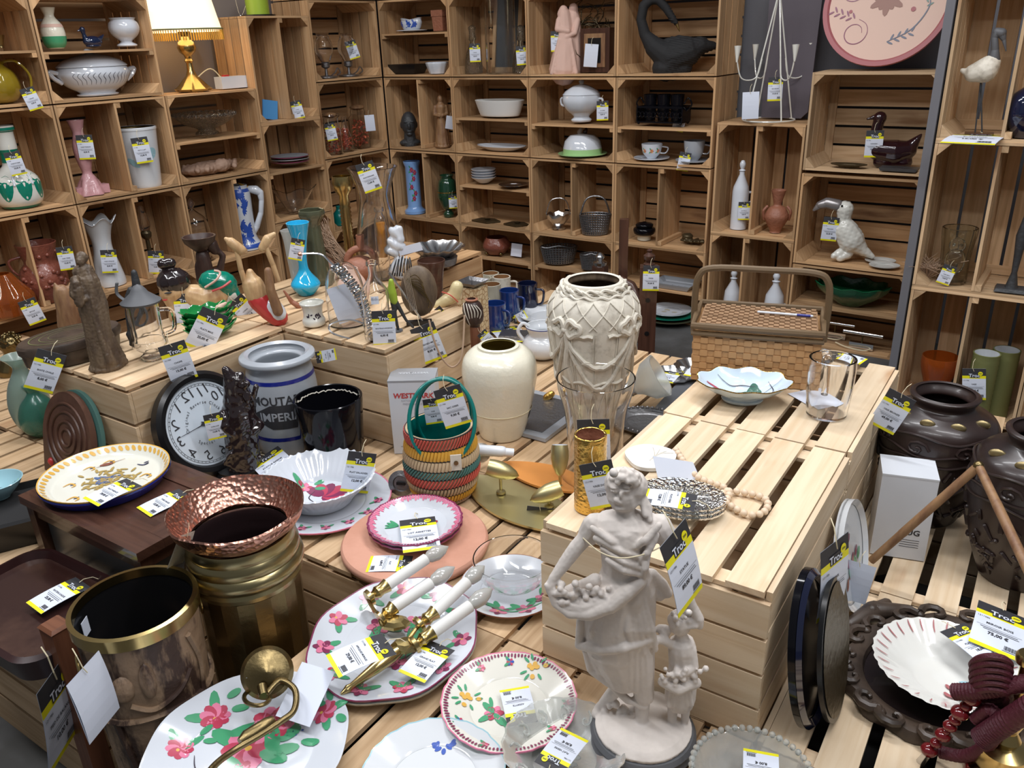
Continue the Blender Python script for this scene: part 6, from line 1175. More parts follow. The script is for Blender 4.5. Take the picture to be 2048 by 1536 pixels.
# glass tankard
p,w,h=TB(1652,828,ZU,92,716)
o=vessel('glass_tankard','clear heavy glass tankard with a glass handle','tankard',p,w*.98,h,[(.80,0),(.86,.02),(.98,.5),(1,.8),(.98,1)],'glass',key='tankard',th=.10,n=48,sk=0); cl(lambda b:b.tube(cat([(-.01,w*.46,h*.80),(-.02,w*.72,h*.88),(-.012,w*.78,h*.62),(-.01,w*.66,h*.35),(-.01,w*.48,h*.2)]),.009,10),'glass','handle',o); 
p=at(1636,694,ZU+.0); F=Fr(at(1640,770,ZU+.001)); q=F.p; o=vessel('glass_stopper','thick round clear glass stopper lid behind the tankard','glass lid',at(1640,722,ZU+.001),.055,.028,[(.9,0),(1,.2),(1,.8),(.85,1)],'glass_ribbed',solid=True,key='stopper')
p=at(1600,822,ZU+.0012); b=MB(); b.box(-.04,.05,-.05,.06,0,.0006); o=b.ob('paper_slip',None,MT['paper'],0); o.location=at(1635,800,ZU+.0008); o.rotation_euler=(0,0,rad(20)); tag_(o,'pale blue paper slip under the glass tankard','paper')
# leaf, beads, ovals
p=at(1300,918,ZU+.002); k=proj(p)[2]/FL
pts=[(50*k*cos(t)*(1+.08*cos(3*t)),38*k*1.35*sin(t)) for t in [2*pi*i/40 for i in range(40)]]
o=part(lambda b:b.prism(pts,0,.008),'leaf_ornament',None,'white_matte',30); o.location=p; o.rotation_euler=(0,0,.25); tag_(o,'flat white plaster leaf ornament on the front pale crate','ornament'); TH['leafo']=o; cl(lambda b:[b.tube(cat([(-.01,-.02,.0085),(.01+.004*q,.0,.0085),(.02+.01*q,.03-.012*q,.0085)]),.0008,4) for q in range(4)],'plaster_lt','veins',o)
pt=[(1352,900),(1362,915),(1372,930),(1390,950),(1412,962),(1432,968),(1448,975),(1458,990),(1452,1004),(1466,1014),(1488,1026),(1512,1030),(1530,1022),(1536,1008),(1528,996),(1505,988),(1482,984),(1462,982),(1440,988),(1420,990),(1404,986)]
C=[at(x,y,ZU+.009) for x,y in pt]; p=C[8]; o=root('bead_string','string of pale round wooden beads lying in loops','bead string',p,0,key='beads'); C=cat([c-p for c in C],12); L=0; last=C[0]; B=[last]
for c in C:
    if (c-last).length>=.0135: B.append(c); last=c
for c in B: cl(lambda b:b.ell(tuple(c),.0072,12),'bead','bead',o) if 'bead' in MT else (mat('bead',(.74,.58,.42),.5),cl(lambda b:b.ell(tuple(c),.0072,12),'bead','bead',o))
p=at(1366,990,ZU); F=Fr(p); 
o=part(lambda b:b.add([at(1310,920,ZU+.05)-p,at(1390,948,ZU+.03)-p,at(1402,966,ZU+.012)-p,at(1340,962,ZU+.012)-p],[(0,1,2,3),(3,2,1,0)]),'blank_card',None,'paper_grey',0) if 0 else None
o=board('blank_card','blank pale card standing beside the white leaf ornament','card',at(1362,962,ZU+.002),Vector((.1,-.8,.55)),[(-.045,.0),(.04,-.0),(.03,.035),(-.05,.055)],.0008,'paper',key='bcard')
p=at(1362,1018,ZU+.001); k=proj(p)[2]/FL
for i in range(3): o,f=plate('glass_platter',['bottom','middle','top'][i]+' oval pressed glass dish in the stack of three','dish',p+Vector((0,0,i*.009)),172*k,'glass_ribbed',hh=.016,n=64,sy=.72,rz=rad(-22),group='pressed glass dishes on the pale crate',key='gpl%d'%i,wave=lambda t,i_,r,z:(1+.012*cos(36*t)*(z>.01),0))
cl(lambda b:[b.tube([(.01*cos(t),.0072*sin(t),.009),(.055*cos(t),.04*sin(t),.0095)],.0016,5) for t in [2*pi*q/20 for q in range(20)]],'glass','starburst',o)
# ================= front left: table, trays, umbrella stands =================
TZ=.48
o=root('low_table','small dark mahogany table with square legs and a grey lower panel','table',E1*-1.94+E2*.755+Vector((0,0,ZP)),AD,key='table'); H=TZ-ZP
tp=cl(lambda b:(b.box(0,.47,0,.065,H-.022,H),b.box(0,.47,.235,.30,H-.022,H),b.box(0,.06,.0655,.2345,H-.022,H),b.box(.41,.47,.0655,.2345,H-.022,H)),'wood_dark','top_frame',o,smooth=0)
cl(lambda b:b.box(.0605,.4095,.066,.234,H-.016,H-.003),'wood_dark','top_panel',tp,smooth=0)
for x in (.008,.432):
    for y in (.008,.262): cl(lambda b:b.box(x,x+.03,y,y+.03,0,H-.0225),'wood_dark','leg',o,smooth=0)
cl(lambda b:(b.box(.0385,.4315,.012,.024,H-.055,H-.0225),b.box(.446,.458,.0385,.2615,H-.055,H-.0225),b.box(.0385,.4315,.276,.288,H-.055,H-.0225)),'wood_dark','apron',o,smooth=0)
cl(lambda b:b.box(.04,.43,.03,.27,.004,.10),'black_table_glass','grey_drawer_body',o,smooth=0)
p=at(212,952,TZ+.018); k=proj(p)[2]/FL
o,f=plate('faience_platter','round faience platter with a yellow scroll border and a grotesque crest','platter',Vector((p.x,p.y,TZ+.002)),244*k,'toucan_white',hh=.03,well=.82,rimm='paint_yellow',rimw=.02,key='faience',rz=rad(20)); o.data.materials[0]=mat('faience',(.74,.74,.66),.14,coat=.5)
R=122*k; b=MB(); random.seed(21); b.mi=1
for i in range(52): t=2*pi*i/52; petal(b,f,R*.90*cos(t),R*.90*sin(t),t+1.0,R*.10,R*.055,8)
b.mi=0
for i in range(64):
    a=random.random()*6.3; r=random.random()**.7*R*.28; petal(b,f,r*cos(a)*1.7,r*sin(a)*1.2,random.random()*6,R*.15,R*.05,8)
b.mi=2
for i in range(12): a=random.random()*6.3; r=random.random()*R*.2; petal(b,f,r*cos(a),r*sin(a),random.random()*6,R*.15,R*.06,8)
for cx,cy,s in ((-.55,.0,1),(-.45,-.5,1),(.0,.62,1),(.55,.35,-1),(.6,-.15,1),(.25,-.62,-1),(-.3,.5,1)):
    b.mi=3 if s<0 else 1; stroke(b,f,[(R*(cx-.1),R*cy),(R*cx,R*(cy+.07*s)),(R*(cx+.08),R*(cy-.02)),(R*(cx+.03),R*(cy-.07))],R*.035); b.mi=3; petal(b,f,R*cx,R*cy,.5,R*.10,R*.03,8)
b.mi=4; petal(b,f,-R*.15,R*.55,.1,R*.22,R*.10,12); stroke(b,f,[(-R*.2,R*.5),(R*.25,R*.66)],R*.015)
b.ob('painted_grotesques',o,[mat('ochre',(.42,.30,.10),.3),MT['paint_yellow'],mat('slateblue',(.10,.16,.34),.3),mat('inkblue',(.04,.05,.12),.3),MT['terra_red']],0)
cl(lambda b:b.lathe([(R*1.005,.0265),(R*1.008,.022),(R*.9,-.0005)],64),'cobalt','dark_blue_back',o)
# trays
def rrect(a,b_,r,n=8):
    P=[]
    for cx,cy,s in ((a-r,b_-r,0),(-a+r,b_-r,90),(-a+r,-b_+r,180),(a-r,-b_+r,270)):
        for i in range(n+1): t=rad(s+90*i/n); P.append((cx+r*cos(t),cy+r*sin(t)))
    return P
def traybox(name,label,c,a,b_,r,h,m,m2,rz,key,mr=None):
    o=root(name,label,'tray',c,rz,key=key); n=len(rrect(a,b_,r))
    def outer(b):
        O=rrect(a,b_,r); I=rrect(a-.012,b_-.012,r*.9); L=rrect(a-.018,b_-.018,r*.85)
        lay=[(rrect(a-.012,b_-.012,r*.9),0),(O,h),(I,h+.004),(L,h-.014)]
        vs=[];fs=[]
        for P_,z in lay: vs+=[(x,y,z) for x,y in P_]
        for q in range(3): fs+=[(q*n+i,q*n+(i+1)%n,(q+1)*n+(i+1)%n,(q+1)*n+i) for i in range(n)]
        fs.append(tuple(range(n-1,-1,-1))); b.add(vs,fs)
    cl(outer,m,'rim_and_sides',o,smooth=50); cl(lambda b:b.prism(rrect(a-.0185,b_-.0185,r*.85),h-.018,h-.0135),m2,'tray_surface',o,smooth=0); return o
mat('lacquer',(.030,.012,.010),.22,coat=.3,mix=((.07,.035,.025),5,(1,1,1),.5,.7)); mat('lacquer_red',(.025,.008,.008),.3)
c=at(70,1205,ZP+.05); traybox('lacquer_tray','deep dark red rectangular tray with rounded corners at the lower left','' and c or Vector((c.x,c.y,ZP+.001)),.20,.135,.06,.055,'lacquer_red','lacquer',AD+rad(2),'redtray')
c=at(20,1010,ZP+.07); o=traybox('black_tray','deep black oval tray holding a pastel bowl at the left edge',Vector((c.x,c.y,ZP+.001)),.19,.12,.10,.07,'black','black_matte',AD+rad(62),'blacktray')
p=at(-8,962,ZP+.11); k=proj(p)[2]/FL; o=vessel('carrot_bowl','pastel blue and green striped bowl painted with a carrot at the left edge','bowl',Vector((p.x,p.y,ZP+.062)),96*k,.05,[(.35,0),(.4,.08),(.8,.6),(1,1)],'skyblue',key='carrot',rz=0)
def fcar(x,y): r=hypot(x,y)/(48*k); return (x,y,.008+.045*max(0,(r-.35)/.65)+.002) 
b=MB(); b.mi=0; petal(b,fcar,.02,-.012,1.3,.03,.010,10); b.mi=1; [petal(b,fcar,.028,.016,1.0+q*.5,.014,.003) for q in range(3)]; b.mi=2; stroke(b,fcar,[(.045,-.02),(.05,.0),(.042,.025)],.009); b.ob('painted_carrot',o,[MT['terra_pale'],MT['paint_dkgreen'],MT['green_light']],0)
# wooden post
p=at(140,1700,0.0); 
A=at(102,1225,.52); B=atd(180,1600,proj(A)[2]*1.06); 
A=atd(105,1232,1.62); B=atd(178,1560,1.70); q=Vector((A.x,A.y,A.z)); 
B=Vector((A.x+.02,A.y-.03,0.0))
o=root('wooden_post','square reddish wooden post of a stand at the lower left, with a hanging tag','stand',Vector((B.x,B.y,0)),AD,key='post'); Az=A.z
cl(lambda b:b.box(-.024,.024,-.02,.02,0,Az),'wood_red','post',o,smooth=0)
cl(lambda b:b.box(-.026,.026,-.022,.022,Az,Az+.006,.006,.006),'wood_red','post_cap',o,smooth=0)
# carved bucket
p=E1*-1.30+E2*.641; rim=.5
o=vessel('umbrella_bucket','tall carved wooden bucket with a brass rim, ring handles and a black inside','bucket',p+Vector((0,0,.001)),.222,rim,[(.84,0),(.86,.05),(.92,.5),(.97,.9),(1,1)],'wood_carved',inn='black',key='bucket',th=.035,n=56,rz=face(p)); f=radf(o); g=cyl(o,.002)
mat('bark',(.30,.20,.125),.5,mix=((.055,.03,.022),4.5,(2.4,2.4,.7),.47,.54),bump='noise',bsc=30,bst=.5); o.data.materials[0]=MT['bark']
cl(lambda b:(b.lathe([(f(rim*.95)+.001,rim*.95),(f(rim)+.003,rim*.955),(f(rim)+.003,rim+.002),(f(rim)-.006,rim+.003),(f(rim)-.007,rim*.97)],56)),'brass','brass_rim',o)
cl(lambda b:[b.tube([(f(z*rim)*cos(t)*1.0+.0,f(z*rim)*sin(t),z*rim+.004*sin(3*t)) for t in [2*pi*i/60 for i in range(60)]],.008,6,closed=True) for z in (.62,)],'bark','carved_band',o)
random.seed(31)
def carv(b):
    b.ell(g(-.055,rim*.78),(.022,.010,.030),12); b.ell(g(-.01,rim*.80),(.014,.010,.04),12); b.tube(cat([g(-.05,rim*.70),g(-.01,rim*.665),g(.04,rim*.70),g(.07,rim*.76)]),.006,6); b.tube(cat([g(-.09,rim*.62),g(-.08,rim*.45),g(-.07,rim*.3)]),.007,6); b.tube(cat([g(.08,rim*.9),g(.10,rim*.75),g(.09,rim*.6)]),.006,6)
cl(carv,'bark','carved_relief',o)
for a in (-2.75,.3): cl(lambda b:b.tube([((f(rim*.85)+.012)*cos(a)+.0*cos(t),(f(rim*.85)+.012)*sin(a)+.020*cos(t),rim*.86+.024*sin(t)) for t in [2*pi*i/20 for i in range(20)]],.003,8,closed=True),'brass','ring_handle',o)
st_=cl(lambda b:b.box(-.012,.012,-.0005,.0005,-.017,.017),'paper','price_sticker',o,smooth=0); st_.location=(-.088,.045,rim*.90); st_.rotation_euler=(0,0,rad(62))
# brass and copper stand
p=E1*-1.262+E2*.866; HH=.6; k=1
o=root('umbrella_stand','tall faceted brass umbrella stand with a hammered copper flared rim','umbrella stand',p+Vector((0,0,.001)),face(p),key='copper')
cl(lambda b:b.lathe([(1e-4,0),(.112,0),(.116,.012),(.108,.03),(.100,.035),(.105,.435),(.103,.4355),(.096,.037),(1e-4,.037)],20),'brass_old','faceted_body',o,smooth=8)
cl(lambda b:b.lathe([(.104,.436),(.110,.44),(.112,.450),(.108,.457),(.114,.462),(.119,.474),(.117,.486),(.110,.492),(.113,.500),(.112,.512),(.106,.520),(.109,.530),(.104,.545),(.098,.545),(.097,.436)],56),'brass_dull','ribbed_collar',o)
cl(lambda b:b.lathe([(.0975,.546),(.112,.556),(.128,.578),(.134,.597),(.131,.600),(.124,.585),(.106,.562),(.094,.550),(.094,.545)],64,wave=lambda t,i,r,z:(1+.006*sin(9*t),.002*sin(5*t))),'copper','flared_rim',o)
cl(lambda b:b.lathe([(.0955,.54),(.090,.525),(.094,.51),(.088,.495),(.092,.48),(.090,.05),(1e-4,.05)],40),'bronze_dk','dark_liner',o)
# ================= plates and flowers =================
FM=lambda:[MT['paint_pink'],MT['paint_red'],MT['paint_plum'],MT['paint_green'],MT['paint_yellow'],MT['paint_blue'],MT['paint_dark']]
# terracotta disc
p=at(830,1082,ZP+.012); k=proj(p)[2]/FL; o=vessel('terracotta_disc','large flat terracotta disc under the pink edged plates','disc',Vector((p.x,p.y,ZP)),293*k,.022,[(.97,0),(1,.3),(1,.7),(.97,1)],'terracotta',solid=True,key='tdisc',n=64)
for i in range(2):
    o,f=plate('pink_plate',['lower','upper'][i]+' white plate with a ragged crimson edge on the terracotta disc','plate',at(832,1060,ZP+.022)+Vector((0,0,.001+i*.010)),192*k,'white',hh=.022,rimm='paint_plum',rimw=.045,well=.68,wave=lambda t,i_,r,z:(1+.012*cos(24*t)*(z>.012),0),key='pink%d'%i,group='pink edged plates on the terracotta disc')
R=96*k
b=MB()
b.mi=0
for i in range(96): t=2*pi*i/96; petal(b,f,R*.97*cos(t),R*.97*sin(t),t+pi,R*(.10+.06*(i%3)/2),R*.06,6)
b.mi=3; [petal(b,f,-R*.35,-R*.02,2.2+q*.35,R*.3,R*.07) for q in range(4)]; b.mi=1; petal(b,f,R*.42,-R*.05,1,R*.08,R*.05); petal(b,f,R*.46,-R*.02,2,R*.06,R*.04)
b.ob('painted_edge_and_sprig',o,[MT['paint_pink'],MT['paint_red'],MT['paint_plum'],MT['paint_green']],0)
# salad bowl + plate
p=at(652,1000,ZP+.012); k=proj(p)[2]/FL
o,f=plate('round_plate','white plate with a pink edge under the flowered salad bowl','plate',Vector((p.x,p.y,ZP)),262*k,'white',hh=.02,rimm='paint_pink',rimw=.02,key='saladp'); R=131*k; b=MB()
for i in range(7): a=-2.9+i*.42; flower(b,f,R*.82*cos(a),R*.82*sin(a),.022,0,2,3,a)
b.ob('painted_flowers',o,FM(),0)
q=Vector((p.x,p.y,ZP+.009))+Vector((-.014,.012,0)); wb=224*k; hb_=.075
o=vessel('salad_bowl','white scalloped salad bowl painted with a large crimson flower','bowl',q,wb,hb_,[(.56,0),(.58,.05),(.66,.3),(.86,.7),(1,1)],'white',key='salad',n=120,wave=lambda t,i,r,z:(1+.014*cos(40*t)*(z>.02),.0022*cos(40*t)*(z>.06)),th=.05); fr=radf(o)
def fs(x,y):
    r=hypot(x,y)+.004; lo,hi=0,hb_
    if r<wb*.5*.52: return (x,y,.0096)
    for _ in range(14):
        m=(lo+hi)/2
        if fr(m)<r+.025*wb-.004: lo=m
        else: hi=m
    return (x,y,max(.0096,lo+.0022))
b=MB(); Rb=wb/2; b.mi=2
for i in range(7): b.mi=1 if i%2 else 2; petal(b,fs,Rb*.02,-Rb*.02,-.9+i*.5,Rb*.46,Rb*.24,12)
b.mi=3
for a in (-2.6,-1.9,-2.9,-.9): petal(b,fs,Rb*.05,-Rb*.28,a,Rb*.32,Rb*.12,12)
b.mi=6; stroke(b,fs,[(-Rb*.1,Rb*.2),(-Rb*.22,-.0),(-Rb*.12,-Rb*.22)],Rb*.02)
flower(b,fs,-Rb*.28,Rb*.38,Rb*.24,0,1,3); b.mi=3; petal(b,fs,-Rb*.1,Rb*.45,.4,Rb*.2,Rb*.12); petal(b,fs,-Rb*.1,Rb*.3,-.3,Rb*.2,Rb*.12); b.mi=0; petal(b,fs,-Rb*.55,Rb*.15,-2.5,Rb*.2,Rb*.06)
b.ob('painted_flower',o,FM(),0)
# platter pair with sconces
p=at(790,1283,ZP+.012); k=proj(p)[2]/FL
for i in range(2): o,f=plate('oval_platter',['lower oval platter beneath the flowered one with the wall sconces','upper white oval platter with pink flowers carrying the wall sconces'][i],'platter',Vector((p.x,p.y,ZP+i*.008)),330*k,'white',hh=.026,rimm='paint_plum' if i else 'stoneware_tan',rimw=.018,key='sp%d'%i,sy=1.12,rz=rad(-20),wave=lambda t,i_,r,z:(1+.018*cos(8*t)*(z>.012),0),group='oval platters under the sconces')
R=165*k; b=MB(); random.seed(5)
for i in range(11): a=i*2*pi/11+.2; flower(b,f,R*.82*cos(a),R*.92*sin(a),.034,0,1 if i%2 else 2,3,a)
for i in range(5): a=i*1.3; flower(b,f,R*.35*cos(a),R*.35*sin(a),.045,0,2,3,a)
b.ob('painted_flowers',o,FM(),0)
def sconce(label,arms,plate_c,stem,key,dz=0):
    P=at(*plate_c,ZP+.035); o=root('wall_sconce',label,'wall lamp',P,0,'brass wall sconces on the platter',key)
    L=lambda x,y,z: at(x,y,ZP+z+dz)-P
    c=L(*plate_c,.045)
    cl(lambda b:b.lathe([(1e-4,.010),(.020,.009),(.030,.002),(.032,-.004),(1e-4,-.004)],8,1,.7,c=tuple(c)),'brass','back_plate',o,smooth=25)
    if stem: 
        a,e=L(*plate_c,.040),L(*stem,.034); cl(lambda b:b.tube([a,a+(e-a)*.25,a+(e-a)*.5,a+(e-a)*.85,a+(e-a)*.9,a+(e-a)*.95,e],[.010,.014,.012,.006,.008,.005,.002],12),'brass','tapered_stem',o)
    for (cx,cy,x0,y0,x1,y1,bx,by) in arms:
        A=L(cx,cy,.055);B=L(x0,y0,.062);C=L(x1,y1,.075);D=L(bx,by,.082)
        cl(lambda b:b.tube(cat([c,c+(A-c)*.5+Vector((-.012,-.012,-.006)),A-(B-A)*.4,A]),.0045,8),'brass','arm',o)
        d=(B-A)
        cl(lambda b:b.tube([A-d*.5,A-d*.45,A-d*.2,A-d*.1,A,A+d*.3,A+d*.6,B+d*.1],[.004,.018,.019,.009,.008,.014,.012,.016],18),'brass','candle_cup',o)
        cn=cl(lambda b:b.tube([B,C],.0128,20),'white_matte','candle_tube',o)
        e=(D-C)*1.25; D=C+e; cl(lambda b:b.tube([C,C+e*.15,C+e*.45,C+e*.75,D],[.007,.0135,.017,.012,.001],16),'bulb_white','flame_bulb',cn)
    return o
sconce('brass wall sconce with two candle bulbs, farther one on the platter',[(747,1190,772,1172,852,1118,888,1098),(768,1232,786,1216,862,1166,900,1140)],(790,1245),None,'sconceA')
sconce('brass wall sconce with tapered tail and two candle bulbs, nearer one',[(846,1244,868,1226,934,1164,962,1138),(838,1284,864,1266,940,1212,976,1184)],(812,1290),(682,1388),'sconceB')
# flower edged small plate
p=at(1018,1412,ZP+.008); k=proj(p)[2]/FL
o,f=plate('soup_plate','cream plate with a ragged rose edge and small painted flowers','plate',Vector((p.x,p.y,ZP)),272*k,'white',hh=.026,well=.6,rimm='paint_pink',rimw=.02,key='soup',wave=lambda t,i_,r,z:(1+.008*cos(40*t)*(z>.018),0)); o.data.materials[0]=mat('cream_glaze',(.74,.73,.66),.12,coat=.6); R=136*k; b=MB(); b.mi=2
random.seed(2)
for i in range(110): t=2*pi*i/110; petal(b,f,R*.965*cos(t),R*.965*sin(t),t+pi,R*random.uniform(.05,.09),R*.035,6)
for cx,cy in ((-.62,.18),(.42,.68)):
    for q in range(7): b.mi=4; petal(b,f,R*(cx+.09*cos(q*2.1)*(q/4)),R*(cy+.09*sin(q*2.1)*(q/4)),q,R*.085,R*.075,8); b.mi=3; petal(b,f,R*(cx+.12*cos(q*1.7)),R*(cy+.12*sin(q*1.7)),q*1.7,R*.12,R*.04,8)
for cx,cy,m in ((-.4,.72,1),(.05,.82,3),(-.72,-.3,3),(-.35,-.78,1),(.85,-.1,2),(.6,-.55,1)): flower(b,f,R*cx,R*cy,R*.10,m-1 if m==1 else 1,m if m!=3 else 5,3)
flower(b,f,-R*.22,-R*.12,R*.24,0,1,3,leaves=3); b.mi=3; petal(b,f,-R*.12,-R*.2,-1.2,R*.25,R*.07); petal(b,f,-R*.25,0,1.7,R*.2,R*.06)
b.ob('painted_flowers',o,FM(),0)
# bowl + plate near pale crate
p=at(1022,1178,ZP+.008); k=proj(p)[2]/FL; o,f=plate('painted_plate','white plate with pink tulips under the clear glass bowl','plate',Vector((p.x,p.y,ZP)),206*k,'white',hh=.022,key='gbplate',rimm='terra_brown',rimw=.012); R=103*k; b=MB()
for a in (-2.6,-1.9,-1.2,-.5): flower(b,f,R*.72*cos(a),R*.72*sin(a),.036,0,2,3,a)
b.mi=3; stroke(b,f,[(-R*.6,-R*.35),(0,-R*.75),(R*.6,-R*.5)],.006); b.ob('painted_flowers',o,FM(),0)
q=Vector((p.x,p.y,ZP+.009))+Vector((.006,.012,0)); vessel('glass_bowl','clear round glass bowl standing on the tulip plate','bowl',q,158*k,.075,[(.3,0),(.45,.03),(.8,.35),(1,.85),(1,1)],'glass',key='gbowl',th=.03,n=56)
# big bottom left platter
p=at(497,1500,ZP+.012); k=proj(p)[2]/FL
o,f=plate('flower_platter','large white platter with pink flowers and green leaves at the bottom of the photo','platter',Vector((p.x,p.y,ZP)),400*k,'white',hh=.03,rimm='white',rimw=.02,well=.66,key='bigpl',wave=lambda t,i_,r,z:(1+.012*cos(8*t)*(z>.014),0),n=96); R=200*k; b=MB()
for cx,cy,s,m in ((-.62,.34,.17,0),(-.25,.62,.20,0),(.62,.46,.19,0),(.80,.12,.17,1),(.0,.05,.34,1),(.28,.28,.30,0),(-.1,-.25,.2,1)): flower(b,f,R*cx,R*cy,R*s*1.3,0,m if m else 1,3,cx*3,9)
b.mi=3
for cx,cy,a,L in ((-.42,.45,.6,.16),(-.4,.36,-.5,.15),(-.1,.80,.3,.16),(-.08,.66,-.2,.18),(.1,-.05,-.8,.32),(.18,-.1,-.2,.30),(.3,.0,.4,.26),(.45,.1,.9,.22),(.72,.3,-.7,.15),(.9,.2,1.6,.14),(.9,-.02,-1.2,.16),(.5,-.1,-.6,.2)): petal(b,f,R*cx,R*cy,a,R*L,R*L*.5,12)
b.mi=5
for i in range(30): petal(b,f,R*(.45+.12*cos(i*2.4)*(i%5)/3),R*(.12+.10*sin(i*2.4)*(i%5)/3),i,R*.03,R*.025,6)
b.mi=6; stroke(b,f,[(-R*.5,R*.2),(-R*.5,-.0),(-R*.35,-R*.2)],R*.012)
b.ob('painted_flowers',o,FM(),0)
# brass scroll lamp arm
P=at(545,1375,ZP+.03); F=Fr(P); o=root('brass_lamp_arm','aged brass curved wall lamp arm with a round rose, lying on the flower platter','lamp arm',P,key='larm')
L=lambda x,y,z:F.R@(at(x,y,z)-P)
rr=cl(lambda b:b.lathe([(1e-4,.014),(.012,.012),(.022,.006),(.040,.004),(.047,-.004),(.046,-.01),(1e-4,-.01)],36),'brass_old','round_rose',o); rr.location=L(534,1345,.40); rr.rotation_euler=(rad(48),0,rad(-5))
tubep=[L(532,1390,.385),L(560,1362,.39),L(590,1380,.385),L(588,1420,.375),L(560,1444,.37),L(520,1470,.368),L(470,1500,.37),L(430,1530,.38),L(395,1575,.39)]
cl(lambda b:b.tube(cat(tubep,8),.0058,10),'brass_old','curved_tube',o); cl(lambda b:b.tube([L(548,1440,.37),L(535,1448,.37),L(492,1474,.37),L(480,1484,.37)],[.008,.012,.0115,.007],14),'brass_old','ornate_sleeve',o); cl(lambda b:b.tube([L(514+26*cos(t),1395+16*sin(t),.382+.012*sin(t)) for t in [2*pi*i/24 for i in range(24)]],.004,8,closed=True),'brass_old','ring',o); cl(lambda b:b.tube([L(524,1372,.39),L(528,1392,.386)],.009,12),'brass_old','collar',o)
cl(lambda b:b.add([L(488,1330,.412),L(520,1328,.412),L(524,1350,.402),L(492,1356,.402)],[(0,3,2,1)]),'paper','paper_label',o,smooth=0)
o=board('blank_tag','large blank white tag tied to the brass lamp arm','tag',at(612,1386,ZP+.055),Vector((-.1,-.45,.9)),[(-.035,-.052),(.035,-.052),(.035,.05),(-.035,.05)],.0008,'paper',up=Vector((.35,.9,.2)),key='btag')
# bottom plates
p=at(868,1560,ZP+.008); k=proj(p)[2]/FL; o,f=plate('blue_edged_plate','white plate with a blue feather edge and a small blue flower','plate',Vector((p.x,p.y,ZP)),290*k,'milk',hh=.024,rimm='skyblue',rimw=.02,key='bluepl',wave=lambda t,i_,r,z:(1+.012*cos(20*t)*(z>.016),0)); b=MB(); R=145*k
for q in range(9): petal(b,f,R*.02+.004*q,R*.58-.003*(q%3),q*.9,.014,.008)
b.ob('painted_flower',o,MT['paint_blue'],0)
p=at(1128,1512,ZP+.01); k=proj(p)[2]/FL
o,f=plate('pressed_glass_dish','clear pressed glass dish with scroll relief at the foot of the statue','dish',Vector((p.x,p.y,ZP)),246*k,'glass_soft',hh=.04,well=.55,key='pgd',wave=lambda t,i_,r,z:(1+.02*cos(18*t)*(z>.02),0)); R=123*k
cl(lambda b:[b.tube([f(R*.74*cos(a)+R*.12*q/9*cos(a+q*.7),R*.74*sin(a)+R*.12*q/9*sin(a+q*.7),.002) for q in range(10)],.0022,5) for a in [2*pi*i/12 for i in range(12)]],'glass_frost','scroll_relief',o); cl(lambda b:[b.ell(f(R*.2*cos(a),R*.2*sin(a)),(.008,.005,.003),8) for a in [i*.785 for i in range(8)]],'glass_frost','relief_flower',o)
p=at(1500,1590,ZP+.01); k=proj(p)[2]/FL
vessel('scalloped_glass_bowl','clear glass bowl with a beaded scalloped rim at the bottom edge','bowl',Vector((p.x,p.y,ZP)),235*k,.055,[(.5,0),(.6,.08),(.85,.5),(1,1)],'glass_soft',key='sgb',th=.03,n=72,wave=lambda t,i,r,z:(1+.03*cos(16*t)*(z>.02),.003*cos(16*t)*(z>.03)))
cl(lambda b:[b.ell((235*k/2*cos(t),235*k/2*sin(t),.056),.0055,8) for t in [2*pi*i/48 for i in range(48)]],'glass_frost','beaded_rim',TH['sgb'])
# ================= grey statue =================
P=at(1285,1478,ZP); F=Fr(P); k=F.k(); o=root('garden_statue','grey stone statue of a woman gathering flowers in her apron beside a child','statue',P,key='statue')
cl(lambda b:b.lathe([(1e-4,0),(.088,0),(.092,.006),(.088,.014),(.091,.022),(.086,.030),(1e-4,.030)],56),'slate','round_plinth',o)
b=MB(); q=F.k()
b.lathe([(1e-4,.029),(.082,.030),(.083,.036),(.07,.044),(.03,.05),(1e-4,.05)],40)
C=lambda L:b.limb(F.ch(L))
# body
C([(1246,985,31),(1248,992,30)]); C([(1244,968,32,4),(1262,972,30,6)]); C([(1250,1010,17),(1252,1034,19)])
C([(1205,1052,24),(1252,1048,30),(1304,1052,24)]); C([(1225,1060,38),(1278,1062,38)]); C([(1250,1070,46),(1250,1105,44),(1250,1135,42),(1250,1170,52)])
C([(1250,1170,54),(1240,1230,60,4),(1238,1290,58,6),(1250,1340,44,4)]); C([(1264,1180,44),(1272,1260,36,-6),(1282,1330,26,-10),(1288,1390,20,-10)])
C([(1246,1300,40),(1212,1330,26,10),(1228,1360,14,6)]); C([(1284,1380,18,-8),(1284,1430,13,-8),(1282,1466,12,-10)]); C([(1282,1474,11,-12),(1284,1486,11,-24)]); 
for i in range(5): C([(1272+i*5,1486,3.4,-28),(1271+i*5.4,1492,3.2,-36+abs(i-1)*2)])
C([(1238,1372,15,10),(1216,1396,12,20),(1200,1418,11,26)]); C([(1200,1420,11,26),(1192,1428,10,14)])
# arms
C([(1190,1050,23),(1178,1068,21)]); C([(1186,1056,15),(1150,1098,14,-14),(1128,1130,12,-24),(1106,1158,9,-34)]); C([(1106,1160,9,-34),(1100,1172,10,-38)])
for i in range(4): C([(1092+i*5,1170+i*2,4,-42),(1096+i*6,1184+i*1.5,3.4,-44)])
C([(1318,1052,23),(1334,1074,20)]); C([(1328,1064,16),(1350,1132,14.5,4),(1368,1180,12,2),(1384,1214,9.5,-4)]); C([(1386,1218,10,-4),(1398,1238,10,-6),(1400,1252,7,-8)])
for i in range(4): C([(1396-i*5,1240,4,-10),(1392-i*6,1254+i,3.4,-16)])
